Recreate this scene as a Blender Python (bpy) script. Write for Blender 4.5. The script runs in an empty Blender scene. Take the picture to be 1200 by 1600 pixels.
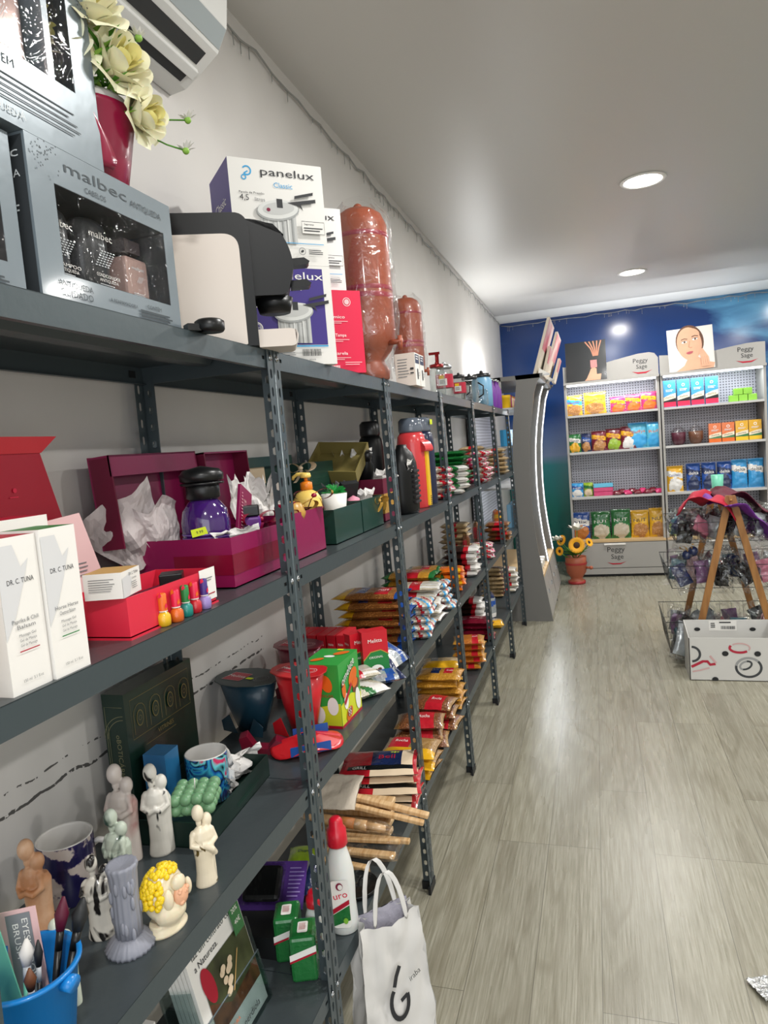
import bpy, math, random
from mathutils import Vector, Matrix, noise
import numpy as np
pi=math.pi; sin=math.sin; cos=math.cos
random.seed(7)
C=bpy.context.scene.collection
SC=bpy.context.scene
# ------------------------------------------------------------ camera, world, lights, exposure
FPX=1078.0
cam_data=bpy.data.cameras.new('camera'); cam=bpy.data.objects.new('camera',cam_data); C.objects.link(cam)
cam_data.sensor_fit='VERTICAL'; cam_data.sensor_height=36; cam_data.lens=FPX/1600*36
cam_data.clip_start=.02
cam.location=(0.6293,-1.34297,1.55792); cam.rotation_euler=(1.48039,0.08121,0.29588)
SC.camera=cam
SC.view_settings.view_transform='Standard'; SC.view_settings.look='None'
SC.view_settings.exposure=0.38; SC.view_settings.gamma=1; SC.view_settings.use_curve_mapping=False
W=bpy.data.worlds.new('world'); SC.world=W; W.use_nodes=True
W.node_tree.nodes['Background'].inputs[0].default_value=(.93,.97,1,1)
W.node_tree.nodes['Background'].inputs[1].default_value=0.62
def area(name,loc,rot,size,power,col=(1,1,1),shape='RECTANGLE',size_y=None):
    d=bpy.data.lights.new(name,'AREA'); d.shape=shape; d.size=size
    if size_y: d.size_y=size_y
    d.energy=power; d.color=col
    o=bpy.data.objects.new(name,d); C.objects.link(o); o.location=loc; o.rotation_euler=rot
    return o
CEIL=2.995; WX=-.42; YB=7.35; XR=4.2; YF=-4.0
# unseen area lamp, added for the general light from behind the camera
area('rear_fill_lamp',(2.0,YF+.1,1.5),(pi/2,0,0),3.6,45,(.95,.98,1),'RECTANGLE',2.6)
LAMPS=[(.97,3.13),(1.03,5.6),(.95,.65),(.95,-1.8),(3.0,3.13),(3.0,.65),(3.0,5.6),(3.0,-1.8)]
for i,(x,y) in enumerate(LAMPS):
    area('downlight_lamp',(x,y,CEIL-.03),(0,0,0),.19,26,(1,.985,.95),'DISK')
# ------------------------------------------------------------ materials
def lin(h):
    if isinstance(h,str):
        h=h.lstrip('#'); c=[int(h[i:i+2],16)/255 for i in (0,2,4)]
    else: c=[v/255 for v in h]
    return tuple((v/12.92 if v<=.04045 else ((v+.055)/1.055)**2.4) for v in c)+(1,)
MATS={}
def mat(name,col,rough=.5,metal=0,spec=.5,emit=0,coat=0,bump=None,trans=0,alpha=1,mix=None,sss=0,ior=1.45):
    if name in MATS: return MATS[name]
    m=bpy.data.materials.new(name); m.use_nodes=True; nt=m.node_tree; b=nt.nodes['Principled BSDF']
    c=lin(col); b.inputs['Base Color'].default_value=c
    b.inputs['Roughness'].default_value=rough; b.inputs['Metallic'].default_value=metal
    b.inputs['Specular IOR Level'].default_value=spec; b.inputs['IOR'].default_value=ior
    b.inputs['Coat Weight'].default_value=coat; b.inputs['Coat Roughness'].default_value=.08
    b.inputs['Transmission Weight'].default_value=trans; b.inputs['Alpha'].default_value=alpha
    if sss:
        b.inputs['Subsurface Weight'].default_value=sss; b.inputs['Subsurface Scale'].default_value=.01
    if emit:
        b.inputs['Emission Color'].default_value=c; b.inputs['Emission Strength'].default_value=emit
    tc=nt.nodes.new('ShaderNodeTexCoord')
    if mix:   # (kind, colour2, scale, lo, hi[, stretch])
        kind,c2,sc,lo,hi=mix[:5]
        src=tc.outputs['Object']
        if len(mix)>5:
            mp=nt.nodes.new('ShaderNodeMapping'); mp.inputs['Scale'].default_value=mix[5]; nt.links.new(src,mp.inputs[0]); src=mp.outputs[0]
        if kind=='noise':
            n=nt.nodes.new('ShaderNodeTexNoise'); n.inputs['Scale'].default_value=sc; n.inputs['Detail'].default_value=4; out=n.outputs['Fac']
        elif kind=='marble':
            n=nt.nodes.new('ShaderNodeTexNoise'); n.inputs['Scale'].default_value=sc; n.inputs['Detail'].default_value=2; n.inputs['Distortion'].default_value=2.2; out=n.outputs['Fac']
        elif kind=='voronoi':
            n=nt.nodes.new('ShaderNodeTexVoronoi'); n.inputs['Scale'].default_value=sc; out=n.outputs['Distance']
        elif kind=='cell':
            n=nt.nodes.new('ShaderNodeTexVoronoi'); n.inputs['Scale'].default_value=sc
            s=nt.nodes.new('ShaderNodeSeparateColor'); nt.links.new(n.outputs['Color'],s.inputs[0]); out=s.outputs[0]
        elif kind=='wave':
            n=nt.nodes.new('ShaderNodeTexWave'); n.inputs['Scale'].default_value=sc; n.inputs['Distortion'].default_value=2; out=n.outputs['Fac']
        nt.links.new(src,n.inputs['Vector'])
        r=nt.nodes.new('ShaderNodeValToRGB'); nt.links.new(out,r.inputs[0])
        r.color_ramp.elements[0].position=lo; r.color_ramp.elements[1].position=hi
        r.color_ramp.elements[0].color=c; r.color_ramp.elements[1].color=lin(c2)
        if len(mix)>6:
            for pos,cc in mix[6]:
                e=r.color_ramp.elements.new(pos); e.color=lin(cc)
        nt.links.new(r.outputs[0],b.inputs['Base Color'])
    if bump:
        n=nt.nodes.new('ShaderNodeTexNoise'); n.inputs['Scale'].default_value=bump[0]; n.inputs['Detail'].default_value=3
        nt.links.new(tc.outputs['Object'],n.inputs['Vector'])
        bp=nt.nodes.new('ShaderNodeBump'); bp.inputs['Strength'].default_value=bump[1]; bp.inputs['Distance'].default_value=.01
        nt.links.new(n.outputs['Fac'],bp.inputs['Height']); nt.links.new(bp.outputs[0],b.inputs['Normal'])
    MATS[name]=m; return m
def film(name,tint='#ffffff',fac=.12,rough=.08,bump=(30,.6)):
    "thin clear wrap: mostly clear, with glossy wrinkles"
    m=bpy.data.materials.new(name); m.use_nodes=True; nt=m.node_tree; nt.nodes.clear()
    o=nt.nodes.new('ShaderNodeOutputMaterial'); t=nt.nodes.new('ShaderNodeBsdfTransparent'); g=nt.nodes.new('ShaderNodeBsdfGlossy')
    t.inputs[0].default_value=lin(tint); g.inputs['Roughness'].default_value=rough
    mx=nt.nodes.new('ShaderNodeMixShader'); lw=nt.nodes.new('ShaderNodeLayerWeight'); lw.inputs[0].default_value=.3
    ma=nt.nodes.new('ShaderNodeMath'); ma.operation='MULTIPLY_ADD'; ma.inputs[1].default_value=.3; ma.inputs[2].default_value=fac
    nt.links.new(lw.outputs['Fresnel'],ma.inputs[0]); nt.links.new(ma.outputs[0],mx.inputs[0])
    nt.links.new(t.outputs[0],mx.inputs[1]); nt.links.new(g.outputs[0],mx.inputs[2]); nt.links.new(mx.outputs[0],o.inputs[0])
    tc=nt.nodes.new('ShaderNodeTexCoord'); n=nt.nodes.new('ShaderNodeTexNoise'); n.inputs['Scale'].default_value=bump[0]; n.inputs['Distortion'].default_value=1.5
    nt.links.new(tc.outputs['Object'],n.inputs['Vector'])
    bp=nt.nodes.new('ShaderNodeBump'); bp.inputs['Strength'].default_value=bump[1]; bp.inputs['Distance'].default_value=.02
    nt.links.new(n.outputs['Fac'],bp.inputs['Height']); nt.links.new(bp.outputs[0],g.inputs['Normal']); nt.links.new(bp.outputs[0],lw.inputs['Normal'])
    MATS[name]=m; return m
# plain colours used by name
for n,c,r in [('white','#e9e7e2',.45),('paper','#dcd9d4',.7),('black','#121314',.35),('dark','#1c1e20',.5),('text_dark','#2a2b2e',.6),('text_grey','#77787a',.6),
    ('red','#c31d2b',.35),('crimson','#a80f2c',.4),('pinkred','#d61f45',.4),('maroon','#7a1038',.45),('maroon_dark','#520a28',.5),('yellow','#e6b81e',.4),('lemon','#e3d534',.4),
    ('orange','#d9671c',.4),('green','#1f7a3a',.4),('darkgreen','#123c2c',.5),('lime','#7cb33a',.4),('blue','#1c4f9c',.4),('navy','#17244a',.4),('sky','#3b9fd6',.4),
    ('purple','#3f2a7a',.4),('violet','#6a2f8c',.4),('lilac','#9a86c4',.4),('teal','#178a80',.35),('mint','#6fc3a6',.4),('pink','#d98aa0',.5),('brown','#6b4128',.5),
    ('cream','#e4d7bd',.4),('tan','#c19a5e',.5),('skin','#d8a486',.6),('pricetag','#d6e81c',.5),('gold','#b98d3e',.35),('beige','#d8c3a6',.6),('silver','#b9bec2',.3),('grey','#7d8084',.5),
    ('kraft','#b08a50',.7),('panelux_blue','#2f9bd0',.5),('rose_pale','#dfb8b8',.6)]:
    mat(n,c,r)
mat('steel','#b4b7ba',.22,metal=1); mat('chrome','#d8dadb',.12,metal=1)
mat('rack','#465054',.36,metal=.3,bump=(60,.03)); mat('rack_top','#42494c',.3,metal=.2,bump=(45,.05))
mat('rack_hole','#101315',.8); mat('rubber','#15171a',.5)
film('film','#ffffff',.02,.06,(20,.35)); film('cello','#ffffff',.05,.07,(16,.5)); film('acrylic','#e8f0f0',.05,.03,(3,.02))
def M_(n): return MATS[n]
# ------------------------------------------------------------ mesh builder
_tx={}
def text_geo(s):
    if s in _tx: return _tx[s]
    cu=bpy.data.curves.new('t','FONT'); cu.body=s; cu.size=1; cu.resolution_u=2
    o=bpy.data.objects.new('t',cu); C.objects.link(o)
    dg=bpy.context.evaluated_depsgraph_get(); me=bpy.data.meshes.new_from_object(o.evaluated_get(dg))
    v=[(p.co.x,p.co.y) for p in me.vertices]; f=[tuple(q.vertices) for q in me.polygons]
    bpy.data.objects.remove(o); bpy.data.curves.remove(cu); bpy.data.meshes.remove(me)
    if not v: v=[(0,0)]
    x0=min(p[0] for p in v);x1=max(p[0] for p in v);y0=min(p[1] for p in v)
    _tx[s]=([(x-(x0+x1)/2,y) for x,y in v],f,x1-x0); return _tx[s]
class MB:
    def __init__(s): s.v=[];s.f=[];s.m=[];s.sm=[];s.X=Matrix.Identity(4);s.warp=None
    def add(s,vs,fs,m,smooth=False):
        n=len(s.v)
        for p in vs:
            q=s.X@Vector(p); s.v.append(s.warp(q) if s.warp else q)
        for f in fs: s.f.append(tuple(i+n for i in f)); s.m.append(m); s.sm.append(smooth)
    def box(s,x0,x1,y0,y1,z0,z1,m,smooth=False):
        v=[(x0,y0,z0),(x1,y0,z0),(x1,y1,z0),(x0,y1,z0),(x0,y0,z1),(x1,y0,z1),(x1,y1,z1),(x0,y1,z1)]
        ms=m if isinstance(m,dict) else {}
        for k,f in (('-z',(3,2,1,0)),('z',(4,5,6,7)),('-y',(0,1,5,4)),('x',(1,2,6,5)),('y',(2,3,7,6)),('-x',(3,0,4,7))):
            s.add([v[i] for i in f],[(0,1,2,3)],ms.get(k,ms.get('d')) if ms else m,smooth)
    def hull_box(s,x0,x1,y0,y1,z0,z1,m):  # shared verts so bevel works
        v=[(x0,y0,z0),(x1,y0,z0),(x1,y1,z0),(x0,y1,z0),(x0,y0,z1),(x1,y0,z1),(x1,y1,z1),(x0,y1,z1)]
        s.add(v,[(3,2,1,0),(4,5,6,7),(0,1,5,4),(1,2,6,5),(2,3,7,6),(3,0,4,7)],m)
    def open_box(s,w,d,h,m,t=.002,inner=None,z0=0):
        "tray, centred, open on top"
        inner=inner or m
        s.box(-w/2,w/2,-d/2,d/2,z0,z0+t,m)
        for a in (-1,1):
            s.box(a*w/2-(t if a>0 else 0),a*w/2+(t if a<0 else 0),-d/2,d/2,z0,z0+h,{'d':m,('-x' if a>0 else 'x'):inner})
            s.box(-w/2+t,w/2-t,a*d/2-(t if a>0 else 0),a*d/2+(t if a<0 else 0),z0,z0+h,{'d':m,('-y' if a>0 else 'y'):inner})
    def prism(s,poly,a0,a1,m,axis='y',smooth=False,capm=None):
        n=len(poly)
        def P(u,w,a): return (u,a,w) if axis=='y' else ((a,u,w) if axis=='x' else (u,w,a))
        v=[P(u,w,a0) for u,w in poly]+[P(u,w,a1) for u,w in poly]
        s.add(v,[(i,(i+1)%n,(i+1)%n+n,i+n) for i in range(n)],m,smooth)
        s.add(v[:n],[tuple(range(n))],capm or m); s.add(v[n:],[tuple(range(n))[::-1]],capm or m)
    def lathe(s,prof,m,c=(0,0,0),seg=20,sx=1,sy=1,smooth=True,rip=0,nrip=12,bot=True):
        n=len(prof); v=[]
        for r,z in prof:
            for k in range(seg):
                a=2*pi*k/seg; rr=r*(1+rip*cos(nrip*a))
                v.append((c[0]+rr*cos(a)*sx,c[1]+rr*sin(a)*sy,c[2]+z))
        for i in range(n-1):
            mm=m[i] if isinstance(m,list) else m
            s_f=[(i*seg+k,i*seg+(k+1)%seg,(i+1)*seg+(k+1)%seg,(i+1)*seg+k) for k in range(seg)]
            s.add_shared(v,s_f,mm,smooth) if i==0 else s.more(s_f,mm,smooth)
        if bot and prof[0][0]>1e-5: s.more([tuple(range(seg))[::-1]],m[0] if isinstance(m,list) else m,False)
        if prof[-1][0]>1e-5 and bot: s.more([tuple((n-1)*seg+k for k in range(seg))],m[-1] if isinstance(m,list) else m,False)
    def add_shared(s,vs,fs,m,smooth): s._b=len(s.v); s.add(vs,fs,m,smooth)
    def more(s,fs,m,smooth):
        for f in fs: s.f.append(tuple(i+s._b for i in f)); s.m.append(m); s.sm.append(smooth)
    def ball(s,c,r,m,seg=14,rings=9,sc=(1,1,1),rot=None):
        prof=[(sin(pi*i/rings),-cos(pi*i/rings)) for i in range(rings+1)]
        X=s.X.copy(); s.X=X@Matrix.Translation(c)@(rot or Matrix.Identity(4))@Matrix.Diagonal((r*sc[0],r*sc[1],r*sc[2],1))
        s.lathe([(max(a,1e-6),b) for a,b in prof],m,seg=seg,bot=False); s.X=X
    def tube(s,pts,r,m,seg=8,closed=False,cap=True):
        pts=[Vector(p) for p in pts]; n=len(pts); v=[]; up=Vector((0,0,1))
        rs=r if isinstance(r,(list,tuple)) else [r]*n
        prev=None
        for i,p in enumerate(pts):
            if closed: t=pts[(i+1)%n]-pts[i-1]
            else: t=pts[min(i+1,n-1)]-pts[max(i-1,0)]
            if t.length<1e-9: t=up
            t.normalize()
            if prev is None: a=t.orthogonal().normalized()
            else:
                a=prev-t*prev.dot(t); a=a.normalized() if a.length>1e-6 else t.orthogonal().normalized()
            prev=a; b=t.cross(a)
            for k in range(seg):
                an=2*pi*k/seg; v.append(tuple(p+(a*cos(an)+b*sin(an))*rs[i]))
        f=[]
        for i in range(n if closed else n-1):
            j=(i+1)%n
            f+=[(i*seg+k,i*seg+(k+1)%seg,j*seg+(k+1)%seg,j*seg+k) for k in range(seg)]
        if cap and not closed: f+=[tuple(range(seg))[::-1],tuple((n-1)*seg+k for k in range(seg))]
        s.add(v,f,m,True)
    def cyl(s,p0,p1,r,m,seg=14,r2=None): s.tube([p0,p1],[r,r2 if r2 is not None else r],m,seg)
    def grid(s,fn,nu,nv,m,smooth=True):
        v=[fn(i/nu,j/nv) for j in range(nv+1) for i in range(nu+1)]; w=nu+1
        if callable(m):
            n=len(s.v); s.add(v,[],None)
            for j in range(nv):
                for i in range(nu):
                    s.f.append(tuple(n+q for q in (j*w+i,j*w+i+1,(j+1)*w+i+1,(j+1)*w+i))); s.m.append(m((i+.5)/nu,(j+.5)/nv)); s.sm.append(smooth)
        else: s.add(v,[(j*w+i,j*w+i+1,(j+1)*w+i+1,(j+1)*w+i) for j in range(nv) for i in range(nu)],m,smooth)
    def obj(s,name,parent=None,loc=None,rz=0,mods=(),rot=None):
        me=bpy.data.meshes.new(name); me.from_pydata([tuple(p) for p in s.v],[],s.f)
        names=[]; idx=[]
        for m in s.m:
            if m not in names: names.append(m)
            idx.append(names.index(m))
        for n in names: me.materials.append(MATS[n])
        me.polygons.foreach_set('material_index',idx); me.polygons.foreach_set('use_smooth',s.sm); me.update()
        o=bpy.data.objects.new(name,me); C.objects.link(o)
        if loc is not None: o.location=loc
        o.rotation_euler=rot or (0,0,rz)
        if parent: o.parent=parent
        for k,a in mods:
            if k=='bevel':
                b=o.modifiers.new('bevel','BEVEL'); b.width=a; b.segments=2; b.limit_method='ANGLE'; b.angle_limit=.7
            elif k=='solid':
                b=o.modifiers.new('solid','SOLIDIFY'); b.thickness=a; b.offset=0
            elif k=='remesh':
                b=o.modifiers.new('remesh','REMESH'); b.mode='VOXEL'; b.voxel_size=a; b.use_smooth_shade=True
                c=o.modifiers.new('smooth','SMOOTH'); c.iterations=4; c.factor=.6
            elif k=='subsurf':
                b=o.modifiers.new('subsurf','SUBSURF'); b.levels=a; b.render_levels=a
        return o
class Draw:
    "flat printing on a face: O lower-left corner, U right, V up"
    def __init__(s,mb,O,U,V,e=.0005):
        s.mb=mb; s.O=Vector(O); s.U=Vector(U); s.V=Vector(V); s.N=s.U.cross(s.V).normalized(); s.e=e; s.k=1; s.fn=None
    def P(s,u,v):
        p=s.O+s.U*u+s.V*v+s.N*(s.e*s.k)
        return tuple(p)
    def poly(s,pts,m): s.k+=.5; s.mb.add([s.P(*p) for p in pts],[tuple(range(len(pts)))],m)
    def rect(s,u0,v0,u1,v1,m): s.poly([(u0,v0),(u1,v0),(u1,v1),(u0,v1)],m)
    def rrect(s,u0,v0,u1,v1,r,m):
        pts=[]
        for cx,cy,a0 in ((u1-r,v0+r,-90),(u1-r,v1-r,0),(u0+r,v1-r,90),(u0+r,v0+r,180)):
            for k in range(5):
                a=math.radians(a0+k*22.5); pts.append((cx+r*cos(a),cy+r*sin(a)))
        s.poly(pts,m)
    def ell(s,u,v,a,b,m,n=20,rot=0,a0=0,a1=360):
        pts=[]
        full=(a1-a0)==360
        for k in range(n+(0 if full else 1)):
            t=math.radians(a0+(a1-a0)*k/n); x=a*cos(t); y=b*sin(t)
            pts.append((u+x*cos(rot)-y*sin(rot),v+x*sin(rot)+y*cos(rot)))
        s.poly(pts,m)
    def line(s,pts,w,m,closed=False):
        s.k+=.5; n=len(pts); vs=[]
        P=[Vector(p).to_2d() if len(p)>2 else Vector(p) for p in pts]
        for i in range(n):
            a=P[(i-1)%n] if (closed or i>0) else P[i]; b=P[(i+1)%n] if (closed or i<n-1) else P[i]
            d=(b-a); d=d.normalized() if d.length>1e-9 else Vector((1,0)); nn=Vector((-d.y,d.x))*w/2
            vs+=[s.P(*(P[i]+nn)),s.P(*(P[i]-nn))]
        m_=n if closed else n-1
        s.mb.add(vs,[(2*i,2*i+1,2*((i+1)%n)+1,2*((i+1)%n)) for i in range(m_)],m)
    def ring(s,u,v,a,w,m,b=None,a0=0,a1=360,n=24,rot=0):
        b=b or a; pts=[]
        for k in range(n+(0 if a1-a0==360 else 1)):
            t=math.radians(a0+(a1-a0)*k/n); x=a*cos(t); y=b*sin(t); pts.append((u+x*cos(rot)-y*sin(rot),v+x*sin(rot)+y*cos(rot)))
        s.line(pts,w,m,closed=(a1-a0==360))
    def text(s,t,u,v,h,m,w=None,rot=0,al='C'):
        "h = cap height, centred on u"
        s.k+=.5; vs,fs,tw=text_geo(t); k=h/.69; kx=k
        if w: kx=w/max(tw,1e-6)
        off=0 if al=='C' else (tw*kx/2 if al=='L' else -tw*kx/2)
        c,sn=cos(rot),sin(rot)
        out=[]
        for x,y in vs:
            X=x*kx+off; Y=y*k; out.append(s.P(u+X*c-Y*sn,v+X*sn+Y*c))
        s.mb.add(out,fs,m)
    def lines(s,u0,u1,v,n,h,gap,m):
        "rows of small print too small to read"
        for i in range(n):
            rr=random.Random(i*7+n); s.rect(u0,v-i*gap,u0+(u1-u0)*(.7+.3*rr.random()),v-i*gap+h,m)
    def barcode(s,u0,v0,u1,v1,m='text_dark'):
        rr=random.Random(3); u=u0
        while u<u1:
            w=(u1-u0)*.02*(1+rr.random()*2); s.rect(u,v0,min(u+w,u1),v1,m); u+=w+(u1-u0)*.03
def F(mb,x=None,y=None,z=None,a0=0,z0=0,s=1):
    "printing frame on the face looking +x (x given), -y (y given) or up (z given)"
    if x is not None: return Draw(mb,(x,a0,z0),(0,1,0),(0,0,1))
    if y is not None: return Draw(mb,(a0,y,z0),(1,0,0),(0,0,1))
    return Draw(mb,(a0,z0,z),(1,0,0),(0,1,0))
def tag(o,label=None,cat=None,group=None,kind=None):
    if label: o['label']=label
    if cat: o['category']=cat
    if group: o['group']=group
    if kind: o['kind']=kind
    return o
def thing(name,label,cat,loc,rz=0,group=None,rot=None):
    o=bpy.data.objects.new(name,None); C.objects.link(o); o.location=loc; o.rotation_euler=rot or (0,0,rz); o.empty_display_size=.05
    return tag(o,label,cat,group)
def dup(o,loc=None,rz=None,label=None,group=None,parent=None):
    c=o.copy(); C.objects.link(c)
    if parent: c.parent=parent
    if loc is not None: c.location=loc
    if rz is not None: c.rotation_euler=(o.rotation_euler[0],o.rotation_euler[1],rz)
    if label: c['label']=label
    if group: c['group']=group
    for ch in list(o.children): dup(ch,parent=c)
    return c
ORD=['first','second','third','fourth','fifth','sixth','seventh','eighth','ninth','tenth','eleventh','twelfth']
def top_ord(i): return 'topmost' if i==0 else ORD[i]+' from the top'
def T(*a): return Matrix.Translation(a)
def RX(a): return Matrix.Rotation(a,4,'X')
def RY(a): return Matrix.Rotation(a,4,'Y')
def RZ(a): return Matrix.Rotation(a,4,'Z')
S1,S2,S3,S4=1.797,1.30,.82,.35
CL=(0.6293,-1.34297,1.55792); CM=(RZ(0.29588)@RY(0.08121)@RX(1.48039)).to_3x3()
def at(u,v,z):
    "the point of a shelf or the floor (height z) seen at photo pixel u,v"
    d=CM@Vector(((u-600)/FPX,-(v-800)/FPX,-1)); k=(z-CL[2])/d.z
    return (CL[0]+d.x*k,CL[1]+d.y*k,z)
# ------------------------------------------------------------ the room
def floor_mat():
    m=bpy.data.materials.new('floor_planks'); m.use_nodes=True; nt=m.node_tree; b=nt.nodes['Principled BSDF']; N=nt.nodes.new; L=nt.links.new
    tc=N('ShaderNodeTexCoord'); mp=N('ShaderNodeMapping'); mp.inputs['Rotation'].default_value=(0,0,pi/2); L(tc.outputs['Object'],mp.inputs[0])
    br=N('ShaderNodeTexBrick'); br.inputs['Scale'].default_value=1; br.inputs['Brick Width'].default_value=1.22; br.inputs['Row Height'].default_value=.19
    br.inputs['Mortar Size'].default_value=.0011; br.inputs['Mortar Smooth'].default_value=.2; br.offset=.37; br.offset_frequency=3
    br.inputs['Color1'].default_value=(.1,.1,.1,1); br.inputs['Color2'].default_value=(.9,.9,.9,1); br.inputs['Mortar'].default_value=(0,0,0,1)
    L(mp.outputs[0],br.inputs['Vector'])
    # per-plank offset of the grain
    sc=N('ShaderNodeMapping'); sc.inputs['Scale'].default_value=(9,.9,1); L(tc.outputs['Object'],sc.inputs[0])
    vm=N('ShaderNodeVectorMath'); vm.operation='MULTIPLY_ADD'; vm.inputs[1].default_value=(13,7,0); L(br.outputs['Color'],vm.inputs[0]); L(sc.outputs[0],vm.inputs[2])
    n1=N('ShaderNodeTexNoise'); n1.inputs['Scale'].default_value=.75; n1.inputs['Detail'].default_value=2; n1.inputs['Distortion'].default_value=.6; L(vm.outputs[0],n1.inputs['Vector'])
    mm=N('ShaderNodeMath'); mm.operation='MULTIPLY'; mm.inputs[1].default_value=34; L(n1.outputs['Fac'],mm.inputs[0])
    sn=N('ShaderNodeMath'); sn.operation='SINE'; L(mm.outputs[0],sn.inputs[0])
    rr=N('ShaderNodeMapRange'); rr.inputs[1].default_value=.35; rr.inputs[2].default_value=1.0; rr.inputs[3].default_value=0; rr.inputs[4].default_value=.45; L(sn.outputs[0],rr.inputs[0])
    f2=N('ShaderNodeMapping'); f2.inputs['Scale'].default_value=(150,5,1); L(tc.outputs['Object'],f2.inputs[0])
    n2=N('ShaderNodeTexNoise'); n2.inputs['Scale'].default_value=1; n2.inputs['Detail'].default_value=5; n2.inputs['Roughness'].default_value=.65; L(f2.outputs[0],n2.inputs['Vector'])
    n3=N('ShaderNodeTexNoise'); n3.inputs['Scale'].default_value=1.6; n3.inputs['Detail'].default_value=3; L(sc.outputs[0],n3.inputs['Vector'])
    cr=N('ShaderNodeValToRGB'); L(n2.outputs['Fac'],cr.inputs[0]); cr.color_ramp.elements[0].position=.32; cr.color_ramp.elements[1].position=.72
    cr.color_ramp.elements[0].color=lin('#7f7b69'); cr.color_ramp.elements[1].color=lin('#a9a596')
    m1=N('ShaderNodeMix'); m1.data_type='RGBA'; L(rr.outputs[0],m1.inputs[0]); L(cr.outputs[0],m1.inputs[6]); m1.inputs[7].default_value=lin('#77715f')
    m2=N('ShaderNodeMix'); m2.data_type='RGBA'; m2.blend_type='MULTIPLY'; m2.inputs[0].default_value=1; L(m1.outputs[2],m2.inputs[6])
    c2=N('ShaderNodeValToRGB'); L(br.outputs['Color'],c2.inputs[0]); c2.color_ramp.elements[0].color=(.86,.86,.87,1); c2.color_ramp.elements[1].color=(1,1,.99,1)
    L(c2.outputs[0],m2.inputs[7])
    m3=N('ShaderNodeMix'); m3.data_type='RGBA'; L(br.outputs['Fac'],m3.inputs[0]); L(m2.outputs[2],m3.inputs[6]); m3.inputs[7].default_value=lin('#5d594d')
    L(m3.outputs[2],b.inputs['Base Color'])
    r2=N('ShaderNodeMapRange'); r2.inputs[3].default_value=.2; r2.inputs[4].default_value=.36; L(n3.outputs['Fac'],r2.inputs[0]); L(r2.outputs[0],b.inputs['Roughness'])
    bp=N('ShaderNodeBump'); bp.inputs['Strength'].default_value=.12; bp.inputs['Distance'].default_value=.004; L(n2.outputs['Fac'],bp.inputs['Height']); L(bp.outputs[0],b.inputs['Normal'])
    MATS['floor_planks']=m
floor_mat()
def wall_mat():
    "off-white paint with chipped scuff lines low on the wall (y,z are real wall coordinates)"
    m=bpy.data.materials.new('wall_paint'); m.use_nodes=True; nt=m.node_tree; b=nt.nodes['Principled BSDF']; N=nt.nodes.new; L=nt.links.new
    tc=N('ShaderNodeTexCoord'); sp=N('ShaderNodeSeparateXYZ'); L(tc.outputs['Object'],sp.inputs[0])
    def math_(op,a,bv,c=None):
        n=N('ShaderNodeMath'); n.operation=op
        for i,x in enumerate((a,bv,c)):
            if x is None: continue
            if hasattr(x,'links'): L(x,n.inputs[i])
            else: n.inputs[i].default_value=x
        return n.outputs[0]
    n1=N('ShaderNodeTexNoise'); n1.inputs['Scale'].default_value=7; n1.inputs['Detail'].default_value=5; L(tc.outputs['Object'],n1.inputs['Vector'])
    n2=N('ShaderNodeTexNoise'); n2.inputs['Scale'].default_value=55; n2.inputs['Detail'].default_value=3; L(tc.outputs['Object'],n2.inputs['Vector'])
    tot=None
    for z0,th,wid in ((.955,.50,.0035),(.995,.60,.002),(.73,.6,.002)):
        zz=math_('ADD',sp.outputs['Z'],math_('MULTIPLY',math_('SUBTRACT',n1.outputs['Fac'],.5),.05))
        d=math_('ABSOLUTE',math_('SUBTRACT',zz,z0),None)
        k=math_('MULTIPLY',math_('LESS_THAN',d,math_('MULTIPLY',n2.outputs['Fac'],wid*1.8)),math_('GREATER_THAN',n2.outputs['Fac'],th-.08))
        tot=k if tot is None else math_('MAXIMUM',tot,k)
    lowy=math_('LESS_THAN',sp.outputs['Y'],.6); tot=math_('MULTIPLY',tot,lowy)
    mx=N('ShaderNodeMix'); mx.data_type='RGBA'; L(math_('MULTIPLY',tot,.9),mx.inputs[0]); mx.inputs[7].default_value=lin('#2c2a28')
    c=N('ShaderNodeValToRGB'); n4=N('ShaderNodeTexNoise'); n4.inputs['Scale'].default_value=2.2; n4.inputs['Detail'].default_value=4; L(tc.outputs['Object'],n4.inputs['Vector']); L(n4.outputs['Fac'],c.inputs[0])
    c.color_ramp.elements[0].position=.3; c.color_ramp.elements[1].position=.7; c.color_ramp.elements[0].color=lin('#c6c3bf'); c.color_ramp.elements[1].color=lin('#cfccc8')
    L(c.outputs[0],mx.inputs[6]); L(mx.outputs[2],b.inputs['Base Color']); b.inputs['Roughness'].default_value=.55
    bp=N('ShaderNodeBump'); bp.inputs['Strength'].default_value=.08; bp.inputs['Distance'].default_value=.004; L(n1.outputs['Fac'],bp.inputs['Height']); L(bp.outputs[0],b.inputs['Normal'])
    MATS['wall_paint']=m
wall_mat()
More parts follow.
